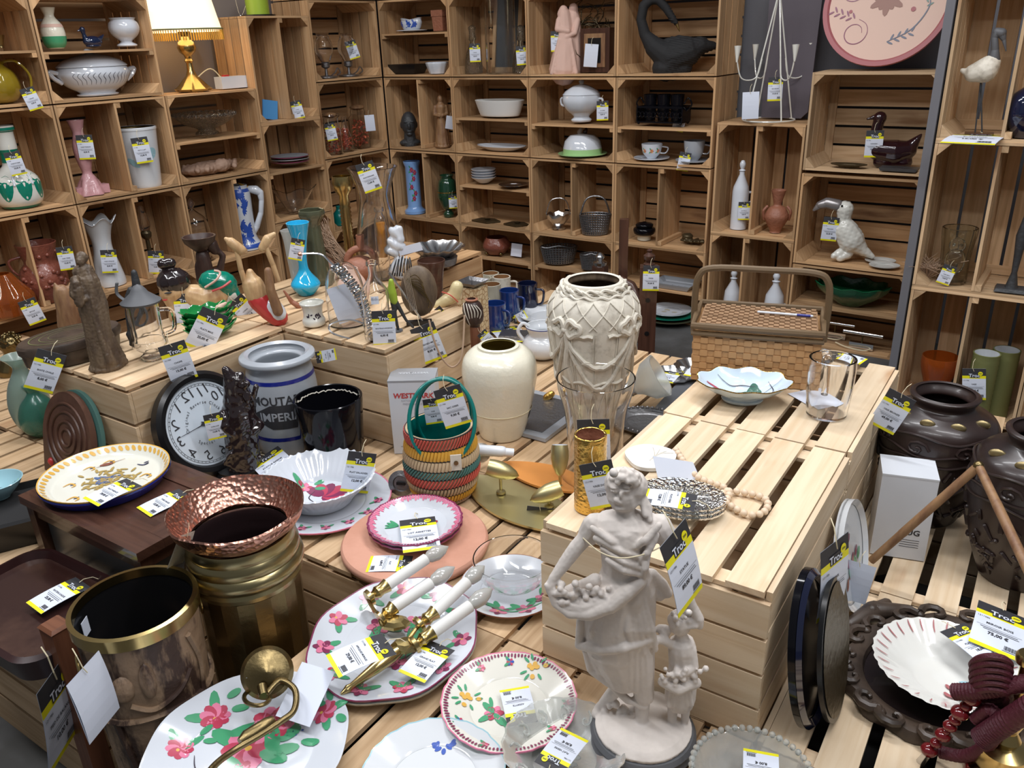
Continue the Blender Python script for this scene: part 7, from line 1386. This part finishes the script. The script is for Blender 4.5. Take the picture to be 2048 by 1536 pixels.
# apron with flowers
C([(1102,1180,9,-40),(1112,1206,9,-42),(1140,1226,10,-50),(1180,1228,12,-58),(1222,1212,14,-56),(1256,1184,14,-48),(1282,1162,12,-36)]); C([(1130,1205,16,-36),(1170,1212,20,-44),(1210,1200,20,-40),(1236,1180,20,-30)])
C([(1118,1192,10,-18),(1150,1176,10,-10),(1190,1160,12,-20)])
# neckline, face, hair
C([(1232,1000,4,-30),(1240,1006,3,-31)]); b.ell(F(1242,990,-31),(q*3.4,q*5,q*8),8); b.ell(F(1240,1005,-28),(q*8,q*4,q*2.6),8); b.ell(F(1240,1016,-24),(q*9,q*7,q*5),10)
for dx in (-13,12): b.ell(F(1241+dx,982,-27),(q*7,q*4,q*2.6),8); b.ell(F(1241+dx,975,-27),(q*8,q*4,q*2.2),8)
random.seed(14)
for i in range(60):
    a=random.uniform(-.4,3.5); e=random.uniform(-1.4,1.2); r=31; x=1248+r*1.05*cos(a)*cos(e); y=968-r*sin(a)*cos(e)*.95; 
    if y>985 and 1222<x<1268: continue
    b.ell(F(x,y,r*sin(e)),q*random.uniform(5,8),8)
C([(1280,990,9,4),(1296,1015,8,-4),(1300,1040,6,-16)]); C([(1284,1000,6,-4),(1290,1030,5,-18)])
# folds
for x0,y0,x1,y1,d in ((1185,1056,1262,1098,-30),(1192,1076,1290,1116,-34),(1318,1050,1262,1100,-34),(1312,1070,1276,1130,-34),(1206,1096,1290,1140,-36),(1296,1100,1286,1160,-36),(1215,1120,1280,1150,-40)): C([(x0,y0,6,d),((x0+x1)/2,(y0+y1)/2+6,7,d-10),(x1,y1,5,d)])
for i in range(11): 
    x=1180+i*12; C([(1215+i*7,1190,5,-40+abs(i-6)*2),(x+4,1260,7,-52+abs(i-6)*4),(x+14-i*.4,1290+8*(i%3),6,-46+abs(i-6)*5)])
for i in range(8): x=1196+i*14; C([(1220+i*10,1290,6,-48+abs(i-4)*5),(x+16-i*2,1345+i*7,6,-30+abs(i-4)*3)])
C([(1162,1240,9,-10),(1158,1290,9,-8),(1200,1300,9,-40),(1250,1296,9,-56),(1298,1280,8,-36)]); C([(1172,1300,8,0),(1182,1340,8,0),(1222,1370,8,-10),(1256,1400,8,-16),(1290,1412,7,-20)])
C([(1196,1236,26,-6),(1196,1290,24,0),(1204,1330,18,4)]); C([(1304,1150,12,16),(1322,1168,12,20),(1334,1186,11,22)]); C([(1300,1180,14,12),(1318,1190,12,18)])
for i in range(60): x=random.gauss(1172,28); y=random.gauss(1188,9); b.ell(F(x,y,-44+random.uniform(-8,6)),q*random.uniform(4,8),8)
# child
C([(1360,1244,22),(1360,1250,21)]); C([(1356,1240,20,4),(1368,1238,19,4)]); C([(1362,1270,12),(1364,1284,16)]); C([(1364,1294,27),(1366,1330,26),(1362,1372,30),(1360,1396,30)])
C([(1346,1290,9,-8),(1330,1282,8,-14),(1314,1278,8,-18)]); C([(1384,1300,10,-8),(1388,1334,9,-18),(1370,1346,8,-30)]); C([(1330,1262,12,0),(1320,1258,9,4)])
C([(1346,1400,12),(1344,1440,9),(1348,1464,8)]); C([(1348,1468,8,-6),(1352,1474,8,-18)]); C([(1372,1400,11,6),(1370,1436,8,6),(1366,1460,7,6)])
b.ell(F(1354,1250,-20),(q*3,q*4,q*5),8)
for i in range(28): a=random.uniform(-.4,3.6); e=random.uniform(-1.2,1.2); b.ell(F(1362+21*cos(a)*cos(e),1238-19*sin(a)*cos(e),20*sin(e)),q*5,8)
for i in range(46): b.ell(F(random.gauss(1358,20),random.gauss(1352,8),-30+random.uniform(-8,8)),q*random.uniform(4,7),8)
C([(1326,1364,10,-26),(1358,1378,12,-34),(1392,1366,10,-26)])
for i in range(6): C([(1342+i*7,1376,5,-24),(1338+i*9,1410,5,-24)])
for i in range(16): b.ell(F(random.gauss(1250,12),random.gauss(1418,8),random.uniform(4,14)),q*random.uniform(5,9),8)
C([(1190,1440,14,20),(1205,1416,15,26)])
sculpt(b,'figures',o,mat('statue_stone',(.70,.645,.60),.72,mix=((.55,.50,.455),7,(1,1,1),.4,.7)),.0019,1,.0012,(60,60,16),.0004)
cl(lambda b:b.tube(cat([F(1166,1076,-20),F(1200,1104,-50),F(1240,1116,-58),F(1290,1108,-48),F(1340,1084,-18)]),.0011,5),'string','string',o)
# ================= right side =================
p=at(1900,1352,ZP+.01); k=proj(p)[2]/FL; ra,rb=.205,.168
o=root('oval_mirror','dark carved oval wooden mirror frame with scrolls, lying flat','frame',Vector((p.x,p.y,ZP)),AD+rad(52),key='mframe'); o['_k']=k
cl(lambda b:b.lathe([(.78,.006),(.80,.016),(.88,.022),(.97,.020),(1.0,.008),(1.0,0),(.78,0),(.78,.006)],72,ra*1.0,rb*1.0,wave=lambda t,i,r,z:(1+.025*sin(14*t)*(r>.9),0)),'wood_frame','oval_moulding',o)
cl(lambda b:b.lathe([(1e-4,.003),(.785,.003)],60,ra,rb),'bronze_dk','dark_glass',o)
random.seed(44)
for i in range(18):
    t=2*pi*i/18; c=Vector((ra*.93*cos(t),rb*.93*sin(t),.022)); sg=1 if i%2 else -1; tg=Vector((-sin(t),cos(t),0)); nr=Vector((cos(t),sin(t),0))
    cl(lambda b:(b.tube([c+tg*sg*(.030-.0032*q)*cos(q*.62)+nr*(.022-.0022*q)*sin(q*.62)*1.2+Vector((0,0,.003)) for q in range(10)],[.008,.0085,.008,.0075,.007,.0065,.006,.0055,.005,.004],7),b.ell(tuple(c+tg*sg*.034),(.010,.010,.007),8)),'wood_frame','carved_scroll',o)
for sg in (1,): cl(lambda b:(b.limb([((ra*.3,rb*1.02,.016),.012),((-ra*.05,rb*1.14,.022),.02),((-ra*.4,rb*1.06,.018),.012)]),b.limb([((-ra*.1,rb*1.12,.03),.012),((.03,rb*1.2,.02),.012)])),'wood_frame','carved_crest',o)
p=at(1890,1340,ZP+.05); k=proj(p)[2]/FL; o=vessel('fluted_bowl_plate','white fluted bowl with red dashes round the rim and painted birds','bowl',Vector((p.x,p.y,ZP+.024)),272*k,.045,[(.35,0),(.40,.06),(.62,.38),(1,1)],'milk',key='rbowl',n=96,wave=lambda t,i,r,z:(1+.014*cos(30*t)*(z>.02),0),th=.03); R=136*k; o.data.materials[0]=mat('warm_white',(.76,.76,.72),.12,coat=.6)
def fr2(x,y):
    r=hypot(x,y)/R; P_=[(0,.0055),(.38,.006),(.6,.0185),(1.0,.0475)]
    for (a,c),(b_,d_) in zip(P_,P_[1:]):
        if a<=r<=b_: return (x,y,c+(d_-c)*(r-a)/(b_-a)+.0012)
    return (x,y,.047)
b=MB(); b.mi=0
for i in range(30): t=2*pi*i/30; stroke(b,fr2,[(R*.78*cos(t),R*.78*sin(t)),(R*.88*cos(t+.01),R*.88*sin(t+.01)),(R*.96*cos(t),R*.96*sin(t))],R*.022)
for s in (0,1): b.mi=0; stroke(b,fr2,[(R*.05,-R*(.12+s*.18)),(R*.12,-R*(.17+s*.18)),(R*.3,-R*(.14+s*.25))],R*.07); b.mi=1+s; petal(b,fr2,R*.22,-R*(.17+s*.2),-.4,R*.2,R*.06); b.mi=3; petal(b,fr2,R*.25,-R*(.22+s*.2),-.9,R*.14,R*.05)
b.mi=1; petal(b,fr2,R*.2,R*.02,.5,R*.14,R*.04)
b.ob('painted_birds',o,[MT['rose_rim'],MT['skyblue'],MT['paint_yellow'],MT['teal']],0)
# hookah
P=at(2030,1640,ZP); P=at(2035,1590,ZP+.001); F=Fr(P); k=F.k(); o=root('water_pipe','brass water pipe with burgundy hoses and red glass bead stem at the lower right','water pipe',P,key='hookah')
z=lambda y:F(2020,y).z
cx=F(2020,1450).x
prf=[(1e-4,0)]+[(r*k,F(2020,y).z) for r,y in [(52,1588),(56,1560),(40,1545),(50,1530),(46,1500),(20,1490),(26,1478),(16,1462),(24,1440),(26,1424),(12,1410),(14,1396),(9,1340),(10,1320),(20,1312),(21,1300),(17,1294)]]+[(1e-4,F(2020,1294).z)]
cl(lambda b:b.lathe(prf,32,c=(cx,0,0)),'brass','stem',o); cl(lambda b:b.lathe([(57*k,z(1575)),(62*k,z(1560)),(57*k,z(1545))],32,c=(cx,0,0)),'red_glass','red_band',o)
def hose(L,r,nm='hose',m='burgundy'):
    C=cat([F(*a) for a in L],14); return cl(lambda b:b.tube(C,[r*(1+.10*(i%2)) for i in range(len(C))],10),m,nm,o)
hose([(1908,1384,-30),(1950,1382,-34),(2000,1376,-30),(2070,1362,-20)],.0125); hose([(1962,1478,-44),(1985,1462,-46),(2020,1440,-50),(2075,1405,-50)],.0165); hose([(1880,1504,-10),(1930,1512,-16),(1975,1490,-24),(1998,1450,-30),(1980,1420,-30),(1950,1440,-26)],.010)
cl(lambda b:[b.tube([F(1982+38*cos(t),1345+12*q*.5+ (q-2)*7+18*sin(t),-20+30*sin(t)) for t in [2*pi*i/30 for i in range(30)]],.0055,7,closed=True) for q in range(6)],'burgundy','coiled_hose',o)
pts=[(1858,1500,17),(1872,1486,12),(1886,1470,16),(1892,1462,9),(1900,1452,14),(1910,1440,12),(1920,1425,18),(1932,1412,12),(1944,1396,18),(1956,1384,11)]
cl(lambda b:[b.ell(F(x,y,-26),(r*k,r*k,r*k*.8),14) for x,y,r in pts],'red_glass','beaded_stem',o); cl(lambda b:b.tube([F(1856,1506,-26),F(1838,1530,-26),F(1822,1548,-24)],[.006,.008,.004],10),'steel','mouthpiece',o)
# leaning mirrors on the right side of the pale crate
def leanR(t,ra_,rb_,dz,off,tiltdeg,name,label,ctg,m,key,th=.012,up=None):
    tl=rad(tiltdeg); n=(E1*cos(tl)+Vector((0,0,sin(tl)))).normalized(); base=E1*(-.262+off+2*rb_*sin(tl)*.98+.012)+E2*t+Vector((0,0,ZP+.004)); y=n.cross(Vector((0,0,1)).cross(n).normalized()); c=base+y*rb_
    return board(name,label,ctg,c,n,oval(ra_,rb_),th,m,key=key)
o=leanR(1.20,.10,.150,0,.02,9,'dark_platter','dark blue black oval platter leaning on the right side of the front pale crate','platter','black_gloss','dmir1',.012); cl(lambda b:b.lathe([(.86,.001),(.93,.009),(1,.001)],48,.10,.150),'blue_dk','raised_rim',o)
o=leanR(1.235,.095,.138,0,.055,9,'oval_mirror','oval mirror with a thin dark frame leaning in front of the dark platter','mirror','black','dmir2',.008); cl(lambda b:b.lathe([(1e-4,.0015),(.93,.0015)],48,.095,.138),'bronze','mirror_glass',o)
q=o; 
o=leanR(1.57,.11,.118,0,.005,12,'leaning_plate','white plate painted with brown berries, leaning on the pale crate','plate','milk','lplate',.008); ff=lambda x,y:(x,y,.0012); b=MB(); random.seed(9)
for i in range(16): b.mi=i%3; petal(b,ff,random.uniform(-.05,.05),random.uniform(-.07,.06),random.random()*6,.028,.016)
b.mi=1; petal(b,ff,.04,-.03,.5,.03,.02); b.ob('painted_berries',o,[MT['paint_plum'],MT['paint_green'],MT['terra_brown']],0); cl(lambda b:b.lathe([(.90,.001),(1,.010),(1.0,-.004)],48,.11,.118),'milk','rim',o)
# carton
p=at(1772,1118,ZP+.001); h=hgt(at(1768,1150,ZP),990); o=carton('plain_carton','plain white carton standing right of the pale crates','',.1,.1,.2,0,'cardboard_white','x') if 0 else None
p=at(1790,1092,ZP+.001); o=carton('plain_carton','plain tall white carton standing beside the rear pale crate',p,.115,.095,.212,AD+rad(14),'cardboard_white','carton'); b=MB(); put_text(b,'JUG',.020,lambda X,Y:(.022+X,-.0480,.07+Y),bold=.03); [b.box(.0,.04,-.0480,-.0478,.05-.006*i,.0512-.006*i) for i in range(4)]; b.ob('lettering',o,MT['ink'],0)
cl(lambda b:b.box(-.058,.058,-.048,.048,.2085,.2125),'cardboard_white','lid_flap',o,smooth=0)
# carved dark vases
def dvase(px,py,wl,yt,label,key):
    p,w,h=TB(px,py,ZP,wl,yt); o=vessel('carved_vase',label,'vase',p,w,h,[(.55,0),(.60,.03),(.82,.25),(.98,.55),(1,.72),(.9,.83),(.58,.90),(.52,.93),(.60,.985),(.58,1)],'vase_dark',key=key,n=64,th=.08); g=cyl(o,.001); f=radf(o); R=w/2; H=h
    cl(lambda b:[b.tube([g(R*a+R*.22*(1-q/12)*cos(q*.75),H*.70+R*.16*(1-q/12)*sin(q*.75)) for q in range(12)],.0035,6) for a in (-1.1,-.3,.5,1.3)]+[b.tube([((f(H*z)+.001)*cos(t),(f(H*z)+.001)*sin(t),H*z+.006*sin(5*t+z*30)) for t in [2*pi*i/70 for i in range(70)]],.003,6,closed=True) for z in (.60,.66,.78)],'vase_dark','wave_relief',o)
    for a in (-.9,-.25,.4,1.05): cl(lambda b:b.ell(g(a*R,H*.865),(.017,.006,.011),12),'vase_gold','gold_medallion',o)
    random.seed(len(key))
    cl(lambda b:[b.limb([(g(R*(x:=random.uniform(-1.5,1.5)),(z:=random.uniform(.12,.52))*H),.006),(g(R*(x+random.uniform(-.2,.2)),(z+random.uniform(-.08,.08))*H),.004)],6) for _ in range(60)],'vase_dark','figure_relief',o)
    return o
dvase(1846,1024,204,786,'large dark brown carved vase with gold medallions, farther of the pair','dv1'); dvase(2024,1146,222,862,'large dark brown carved vase with gold medallions, nearer one at the right edge','dv2')
# folded wooden stick
P=at(1745,1190,ZP+.01); F=Fr(P); o=root('hinged_stick','aged bamboo coloured stick hinged in a V in front of the dark vases','stick',P,key='stick'); A=F(1748,1116,6);B=F(1955,935,-4);Cc=F(2090,1215,-40)
A=F.R@(at(1742,1122,.36)-P); B=F.R@(atd(1957,932,1.66)-P); Cc=F.R@(atd(2085,1200,1.42)-P)
for a,e,nm in ((A,B,'lower_arm'),(B,Cc,'right_arm')): cl(lambda b:b.tube([a,a+(e-a)*.3,a+(e-a)*.31,e],[.0085,.009,.0095,.009],10),'wood_mid',nm,o)
cl(lambda b:b.ell(tuple(B),.011,12),'brass_old','hinge',o); 
p=atd(2046,858,1.62); P=Vector((p.x,p.y,p.z)); o=root('gold_horn_rim','gold rimmed glass edge above the right carved vase','ornament',Vector((TH['dv2'].location.x+.02,TH['dv2'].location.y,0)),key='x1') if 0 else None
# ================= price tags =================
_tm={}
def mesh_of(key,build,mats):
    if key not in _tm:
        b=MB(); build(b); o=b.ob(key if isinstance(key,str) else key[0],None,mats,0); _tm[key]=o.data; bpy.data.objects.remove(o)
    return _tm[key]
TW,TH_=.066,.106
def bend(y): return -.0030*(2*y/TH_+1)**2
def sh(x,y,o=0): return (x,y,bend(y)+o)
def quadb(b,x0,x1,y0,y1,o,n=1):
    vs=[];fs=[]
    for i in range(n+1):
        y=y1+(y0-y1)*i/n; vs+=[sh(x0,y,o),sh(x1,y,o)]
        if i: fs.append((2*i-1,2*i-2,2*i,2*i+1))
    b.add(vs,fs)
def card(b):
    w=TW/2; H=TH_
    L=[(0,-.22*H,0),(-.22*H,-.31*H,1),(-.31*H,-.93*H,2),(-.93*H,-H,1)]
    for y1,y0,m in L: b.mi=m; quadb(b,-w,w,y0,y1,0,4 if m==2 else 1)
    b.mi=2; n=8
    vs=[];
    for i in range(n+1): y=-H*i/n; vs+=[sh(-w,y,-.0006),sh(w,y,-.0006)]
    b.add(vs,[(2*i-2,2*i-1,2*i+1,2*i) for i in range(1,n+1)])
def logo(b):
    H=TH_; cy=-.215*H; b.mi=0; quadb(b,-.012,.016,cy-.007,cy+.007,.0006); b.mi=1
    put_text(b,'Troc',.0155,lambda x,y:sh(x+.001,cy+y,.001),bold=.02)
def badge(b): b.mi=0; c=(.018,-.15*TH_); b.add([sh(c[0],c[1],.0012)]+[sh(c[0]+.0065*cos(t),c[1]+.0065*sin(t),.0012) for t in [2*pi*i/20 for i in range(20)]],[(0,1+i,1+(i+1)%20) for i in range(20)]); b.mi=1; put_text(b,'2000',.0042,lambda x,y:sh(c[0]+x,c[1]+y,.0016),bold=.02)
def pr_(title,price):
    def f(b):
        H=TH_; put_text(b,'1211986',.0048,lambda x,y:sh(x-.022,-.37*H+y,.0005)); 
        w=max(len(title),1); put_text(b,title,min(.0062,.085/w),lambda x,y:sh(x,-.49*H+y,.0005),bold=.015)
        quadb(b,-.029,.029,-.565*H,-.561*H,.0005); quadb(b,-.024,.024,-.60*H,-.592*H,.0005); quadb(b,-.02,.026,-.63*H,-.622*H,.0005)
        put_text(b,price,.0085,lambda x,y:sh(x,-.695*H+y,.0006),bold=.03)
        for i in range(13): quadb(b,.010+i*.0013,.0106+i*.0013+(.0003 if i%3 else 0),-.90*H,-.82*H,.0005)
        quadb(b,.008,.028,-.922*H,-.914*H,.0005)
    return f
def tagat(P,B,n,who,title='ARTICLE',price='8,00 €',blank=False,label=None,string=None,ns=1,col='paper'):
    L=(P-B).length; y=(P-B).normalized(); n=(n-y*n.dot(y)).normalized(); x=y.cross(n); s=L/TH_
    M=Matrix(((x.x*s,y.x*s,n.x*s,P.x),(x.y*s,y.y*s,n.y*s,P.y),(x.z*s,y.z*s,n.z*s,P.z),(0,0,0,1)))
    o=bpy.data.objects.new('price_tag' if not blank else 'blank_tag',None); COL.objects.link(o); o.matrix_world=M; o.empty_display_size=.02
    tag_(o,label or (('blank white paper tag ' if blank else 'yellow and black price tag ')+who),'tag','yellow and black price tags' if not blank else 'blank paper tags')
    def ch(nm,me):
        c=bpy.data.objects.new(nm,me); COL.objects.link(c); c.parent=o; return c
    if blank: ch('card',mesh_of('blank_card_mesh'+col,lambda b:(quadb(b,-TW/2,TW/2,-TH_,0,0,6),b.add([sh(-TW/2,0,-.0006),sh(TW/2,0,-.0006),sh(TW/2,-TH_,-.0006),sh(-TW/2,-TH_,-.0006)],[(0,1,2,3)])),[MT[col]]))
    else:
        c=ch('card',mesh_of('card',card,[MT['ink'],MT['tag_yellow'],MT['paper']])); ch('logo_lettering',mesh_of('logo_lettering',logo,[MT['ink'],MT['paper']])); ch('round_badge',mesh_of('round_badge',badge,[MT['tag_yellow'],MT['ink']]))
        ch('printed_text',mesh_of(('printed_text',title,price),pr_(title,price),[MT['ink_grey'] if s<1.1 and L<.12 and False else MT['ink']]))
    ch('string',mesh_of('string',lambda b:b.tube([(0,-.008,.001),(-.004,.004,.001),(-.002,.022,-.004),(.003,.030,-.012)],.0008,5),[MT['string']]))
    return o
def tv(key,px,py,qx,qy,who,title='ARTICLE',price='8,00 €',d=None,blank=False,turn=0,**k):
    o=TH[key] if isinstance(key,str) else None; loc=Vector(o.location) if o else Vector(key)
    if d is None: d=-(o.get('_w',.05)/2+.012) if o else 0
    F=Fr(loc); up=lambda v:F.R.inverted()@v+loc
    P=up(F(px,py,d)); B=up(F(qx,qy,d)); n=-F.n; n=Matrix.Rotation(rad(turn),3,'Z')@n
    return tagat(P,B,n,who,title,price,blank,**k)
def tf(z,px,py,qx,qy,who,title='ARTICLE',price='8,00 €',blank=False,tilt=0,z2=None,**k):
    P=at(px,py,z); B=at(qx,qy,z if z2 is None else z2); return tagat(P,B,Vector((0,-sin(rad(tilt)),cos(rad(tilt)))),who,title,price,blank,**k)
t='hanging from '
for a in [('yjug',52,176,74,219,t+'the yellow glass jug','CARAFE','6,00 €'),('fish',167,270,176,319,t+'the pink fish ornament','VASE POISSON','8,00 €'),('crock',277,275,291,326,t+'the crock with the blue bird','POT A LAIT','15,00 €'),
('greenvase',22,304,40,350,t+'the green and white pottery vase','VASE POTERIE','25,00 €'),('clayurn',127,494,138,540,t+'the red brown clay urn','VASE TERRE','15,00 €'),('ruffle',216,500,221,546,t+'the ruffled white vase','VASE OPALINE','8,00 €'),('oillamp',311,502,314,548,t+'the small oil lamp','LAMPE','9,00 €'),
('mould',52,600,77,646,t+'the amber glass mould','MOULE','5,00 €'),('hlright',699,82,711,117,t+'the right hurricane candle lamp','LAMPES','12,00 €'),('jar0',658,247,666,281,t+'the leftmost chilli jar','BOCAL','4,00 €'),
('hshade',727,326,748,382,t+'the tall clear hurricane shade','PHOTOPHORE','12,00 €'),('barrel',905,390,907,417,t+'the dark green glass barrel','TONNEAU','8,00 €'),('decleft',949,87,951,124,t+'the left glass decanter','CARAFE','9,00 €'),('decright',1042,92,1045,130,t+'the right glass decanter','CARAFE','9,00 €'),
('couple',1113,62,1114,103,t+'the pink couple figurine','STATUE','14,00 €'),('tureenM',1205,202,1205,241,t+'the white footed tureen','SOUPIERE','18,00 €'),('fret',1364,225,1354,263,t+'the black cup stand','VERRES','12,00 €'),('cup2',1372,305,1364,342,t+'the pale grey teacup','TASSE','4,00 €'),
('cand',1552,154,1549,202,t+'the white wire candelabra','BOUGEOIR','19,00 €'),('bduck',1751,261,1745,315,t+'the large dark brown duck','CANARD','15,00 €'),('toucan',1664,435,1656,482,t+'the white toucan','TOUCAN','22,00 €'),('owl',1902,532,1884,568,t+'the clear owl vase','VASE HIBOU','10,00 €'),
('olv0',1948,738,1948,800,t+'the nearer olive green vase','VASE','16,00 €'),('dv1',1806,790,1760,858,t+'the farther dark carved vase','VASE BRONZE','49,00 €'),('tallbot',1489,404,1487,440,t+'the tall white porcelain bottle','BOUTEILLE','8,00 €'),('wstand',1303,532,1301,582,t+'the dark wooden stand','PRESSE','39,00 €'),
('ovalbox',105,705,76,782,t+'the dark oval wooden box','BOITE OVALE','8,00 €',-.20),('stein',342,688,371,762,t+'the glass stein','CHOPE','15,00 €',-.15),('corn3',432,624,394,700,t+'the stack of green corn dishes','PLATS MAIS','25,00 €'),('whead',367,588,374,650,t+'the carved wooden head','SCULPTURE','12,00 €'),
('rock',468,600,514,642,t+'the cream shell rock','CORAIL','8,00 €'),('bottle',766,622,770,692,t+'the clear corner bottle','BOUTEILLE ANCIENNE','6,00 €'),('frog',843,652,872,722,t+'the lime green frog figure','MUSICIEN METAL','8,00 €'),('horn',866,622,902,662,t+'the pale cow horn','CORNE','5,00 €'),
('bluevase',597,478,590,520,t+'the turquoise glass vase','VASE BLEU','8,00 €'),('crock2',632,716,672,708,t+'the grey mustard crock','POT GRES','18,00 €',-.115),('basket',893,776,918,852,t+'the striped basket handles','SAC OSIER','9,00 €'),('gvase',1186,840,1190,932,t+'the large clear glass vase','VASE VERRE','15,00 €'),
('goldvase',1190,926,1214,1016,t+'the ribbed gold vase','VASE DORE','12,00 €'),('rattle',962,665,986,688,t+'the striped rattle','MARACAS','6,00 €'),('bmug1',1026,642,1052,628,'lying against the middle blue mug','TASSES','8,00 €')]: tv(*a)
tv('statue',1350,1066,1386,1206,t+'the grey stone statue','STATUE','89,00 €',d=-.05,turn=62)
tv('spot',1082,1016,1068,1090,'on the satin brass spot lamp','PLAFONNIER','15,00 €',d=-.06)
tv('salad',726,906,708,986,'in the flowered salad bowl','PLAT SALADIER','12,00 €',d=-.02)
tv('post',110,1346,132,1508,t+'the reddish wooden post','PIED DE BALANCE','10,00 €',d=-.045,turn=58)
tv('basket',862,798,870,848,'behind the striped basket handle','VASE','9,00 €',d=.03)
tv('dmir2',1674,1086,1664,1226,'between the oval mirror and the leaning plate','MIROIR','12,00 €',d=.02,turn=66)
tf(1.065+.018,1966,266,1934,283,'lying at the foot of the wading bird','ECHASSIER','15,00 €')
tf(ZP+.04,526,908,566,948,'beside the dark figurine base','STATUE RESINE','19,00 €',tilt=30)
tf(ZP+.055,834,1034,844,1098,'lying on the upper pink plate','LOT ASSIETTES','12,00 €'); tf(ZP+.025,822,1126,736,1126,'lying on the terracotta disc','PLAT','6,00 €')
tf(ZP+.10,778,1284,664,1330,'lying on the sconces of the oval platter','APPLIQUES MURALES','29,00 €'); tf(ZP+.045,884,1288,822,1352,'lying on the flowered oval platter','GRAND PLAT','12,00 €')
tf(ZP+.022,1046,1446,1028,1374,'lying in the cream soup plate','ASSIETTE','8,00 €',tilt=5); tf(ZP+.05,1096,1536,1150,1466,'lying in the pressed glass dish','PLAT VERRE','8,00 €'); tf(ZP+.05,1522,1590,1522,1500,'lying in the scalloped glass bowl','COUPE VERRE','8,00 €')
tf(ZU+.045,1392,1004,1288,990,'lying on the oval glass dishes','PLATS VERRE','12,00 €'); tf(ZP+.085,1905,1252,1990,1318,'on the fluted bowl with red dashes, left of two','PLAT ANCIEN','18,00 €',tilt=12); tf(ZP+.09,2008,1216,1990,1300,'on the carved mirror frame, right of two','MIROIR BOIS','75,00 €',tilt=12)
tf(TZ+.038,268,962,180,1002,'lying on the faience platter','PLAT FAIENCE','39,00 €'); tf(TZ+.003,372,984,286,1022,'taped to the low dark table','TABLE BASSE','15,00 €'); tf(ZP+.062,166,1162,66,1214,'taped to the dark red tray','PLATEAU LAQUE','25,00 €')
tf(ZP+.02,1005,652,1034,682,'lying by the grey metal tin','BOITE','4,00 €'); tf(ZP+.03,1348,742,1328,762,'beside the frosted lampshade','GLOBE','8,00 €'); tf(ZP+.05,1412,728,1388,752,'lying on the silver dishes','PLAT METAL','9,00 €')
tf(ZU+.01,1668,708,1728,722,'lying at the back of the rear pale crate','BOCAL','5,00 €')
tv('clock',424,828,436,878,'hanging behind the dark figurine over the clock','HORLOGE','12,00 €',d=-.09)
tv('sbox',1184,88,1180,134,'hanging on the dark shadow box',blank=True,d=-.05); tv('woodfig',901,232,898,258,'on the small carved wooden figure',blank=True); tv('jar2',738,230,742,262,'on the rightmost chilli jar',blank=True)
tv('cand',1502,184,1500,238,'on the left leg of the candelabra',blank=True,d=-.1); tv('bell',676,572,702,642,'in front of the glass bell jar',blank=True); tv('bucket',170,1336,214,1452,'on the carved bucket ring handle',blank=True,d=-.135,turn=48); tv('copper',376,1068,352,1132,'hanging behind the copper rimmed stand',blank=True,d=.0,turn=50,col='plaster_lt')
tv('lplate',1722,1128,1700,1202,'on the leaning berry plate',blank=True,d=-.03); tv('stack',0,0,0,0,'',blank=True) if 0 else None
tv(wpx('L',592,.02,1.07),590,202,600,237,'standing in the upright wall crate','CADRE','4,00 €')
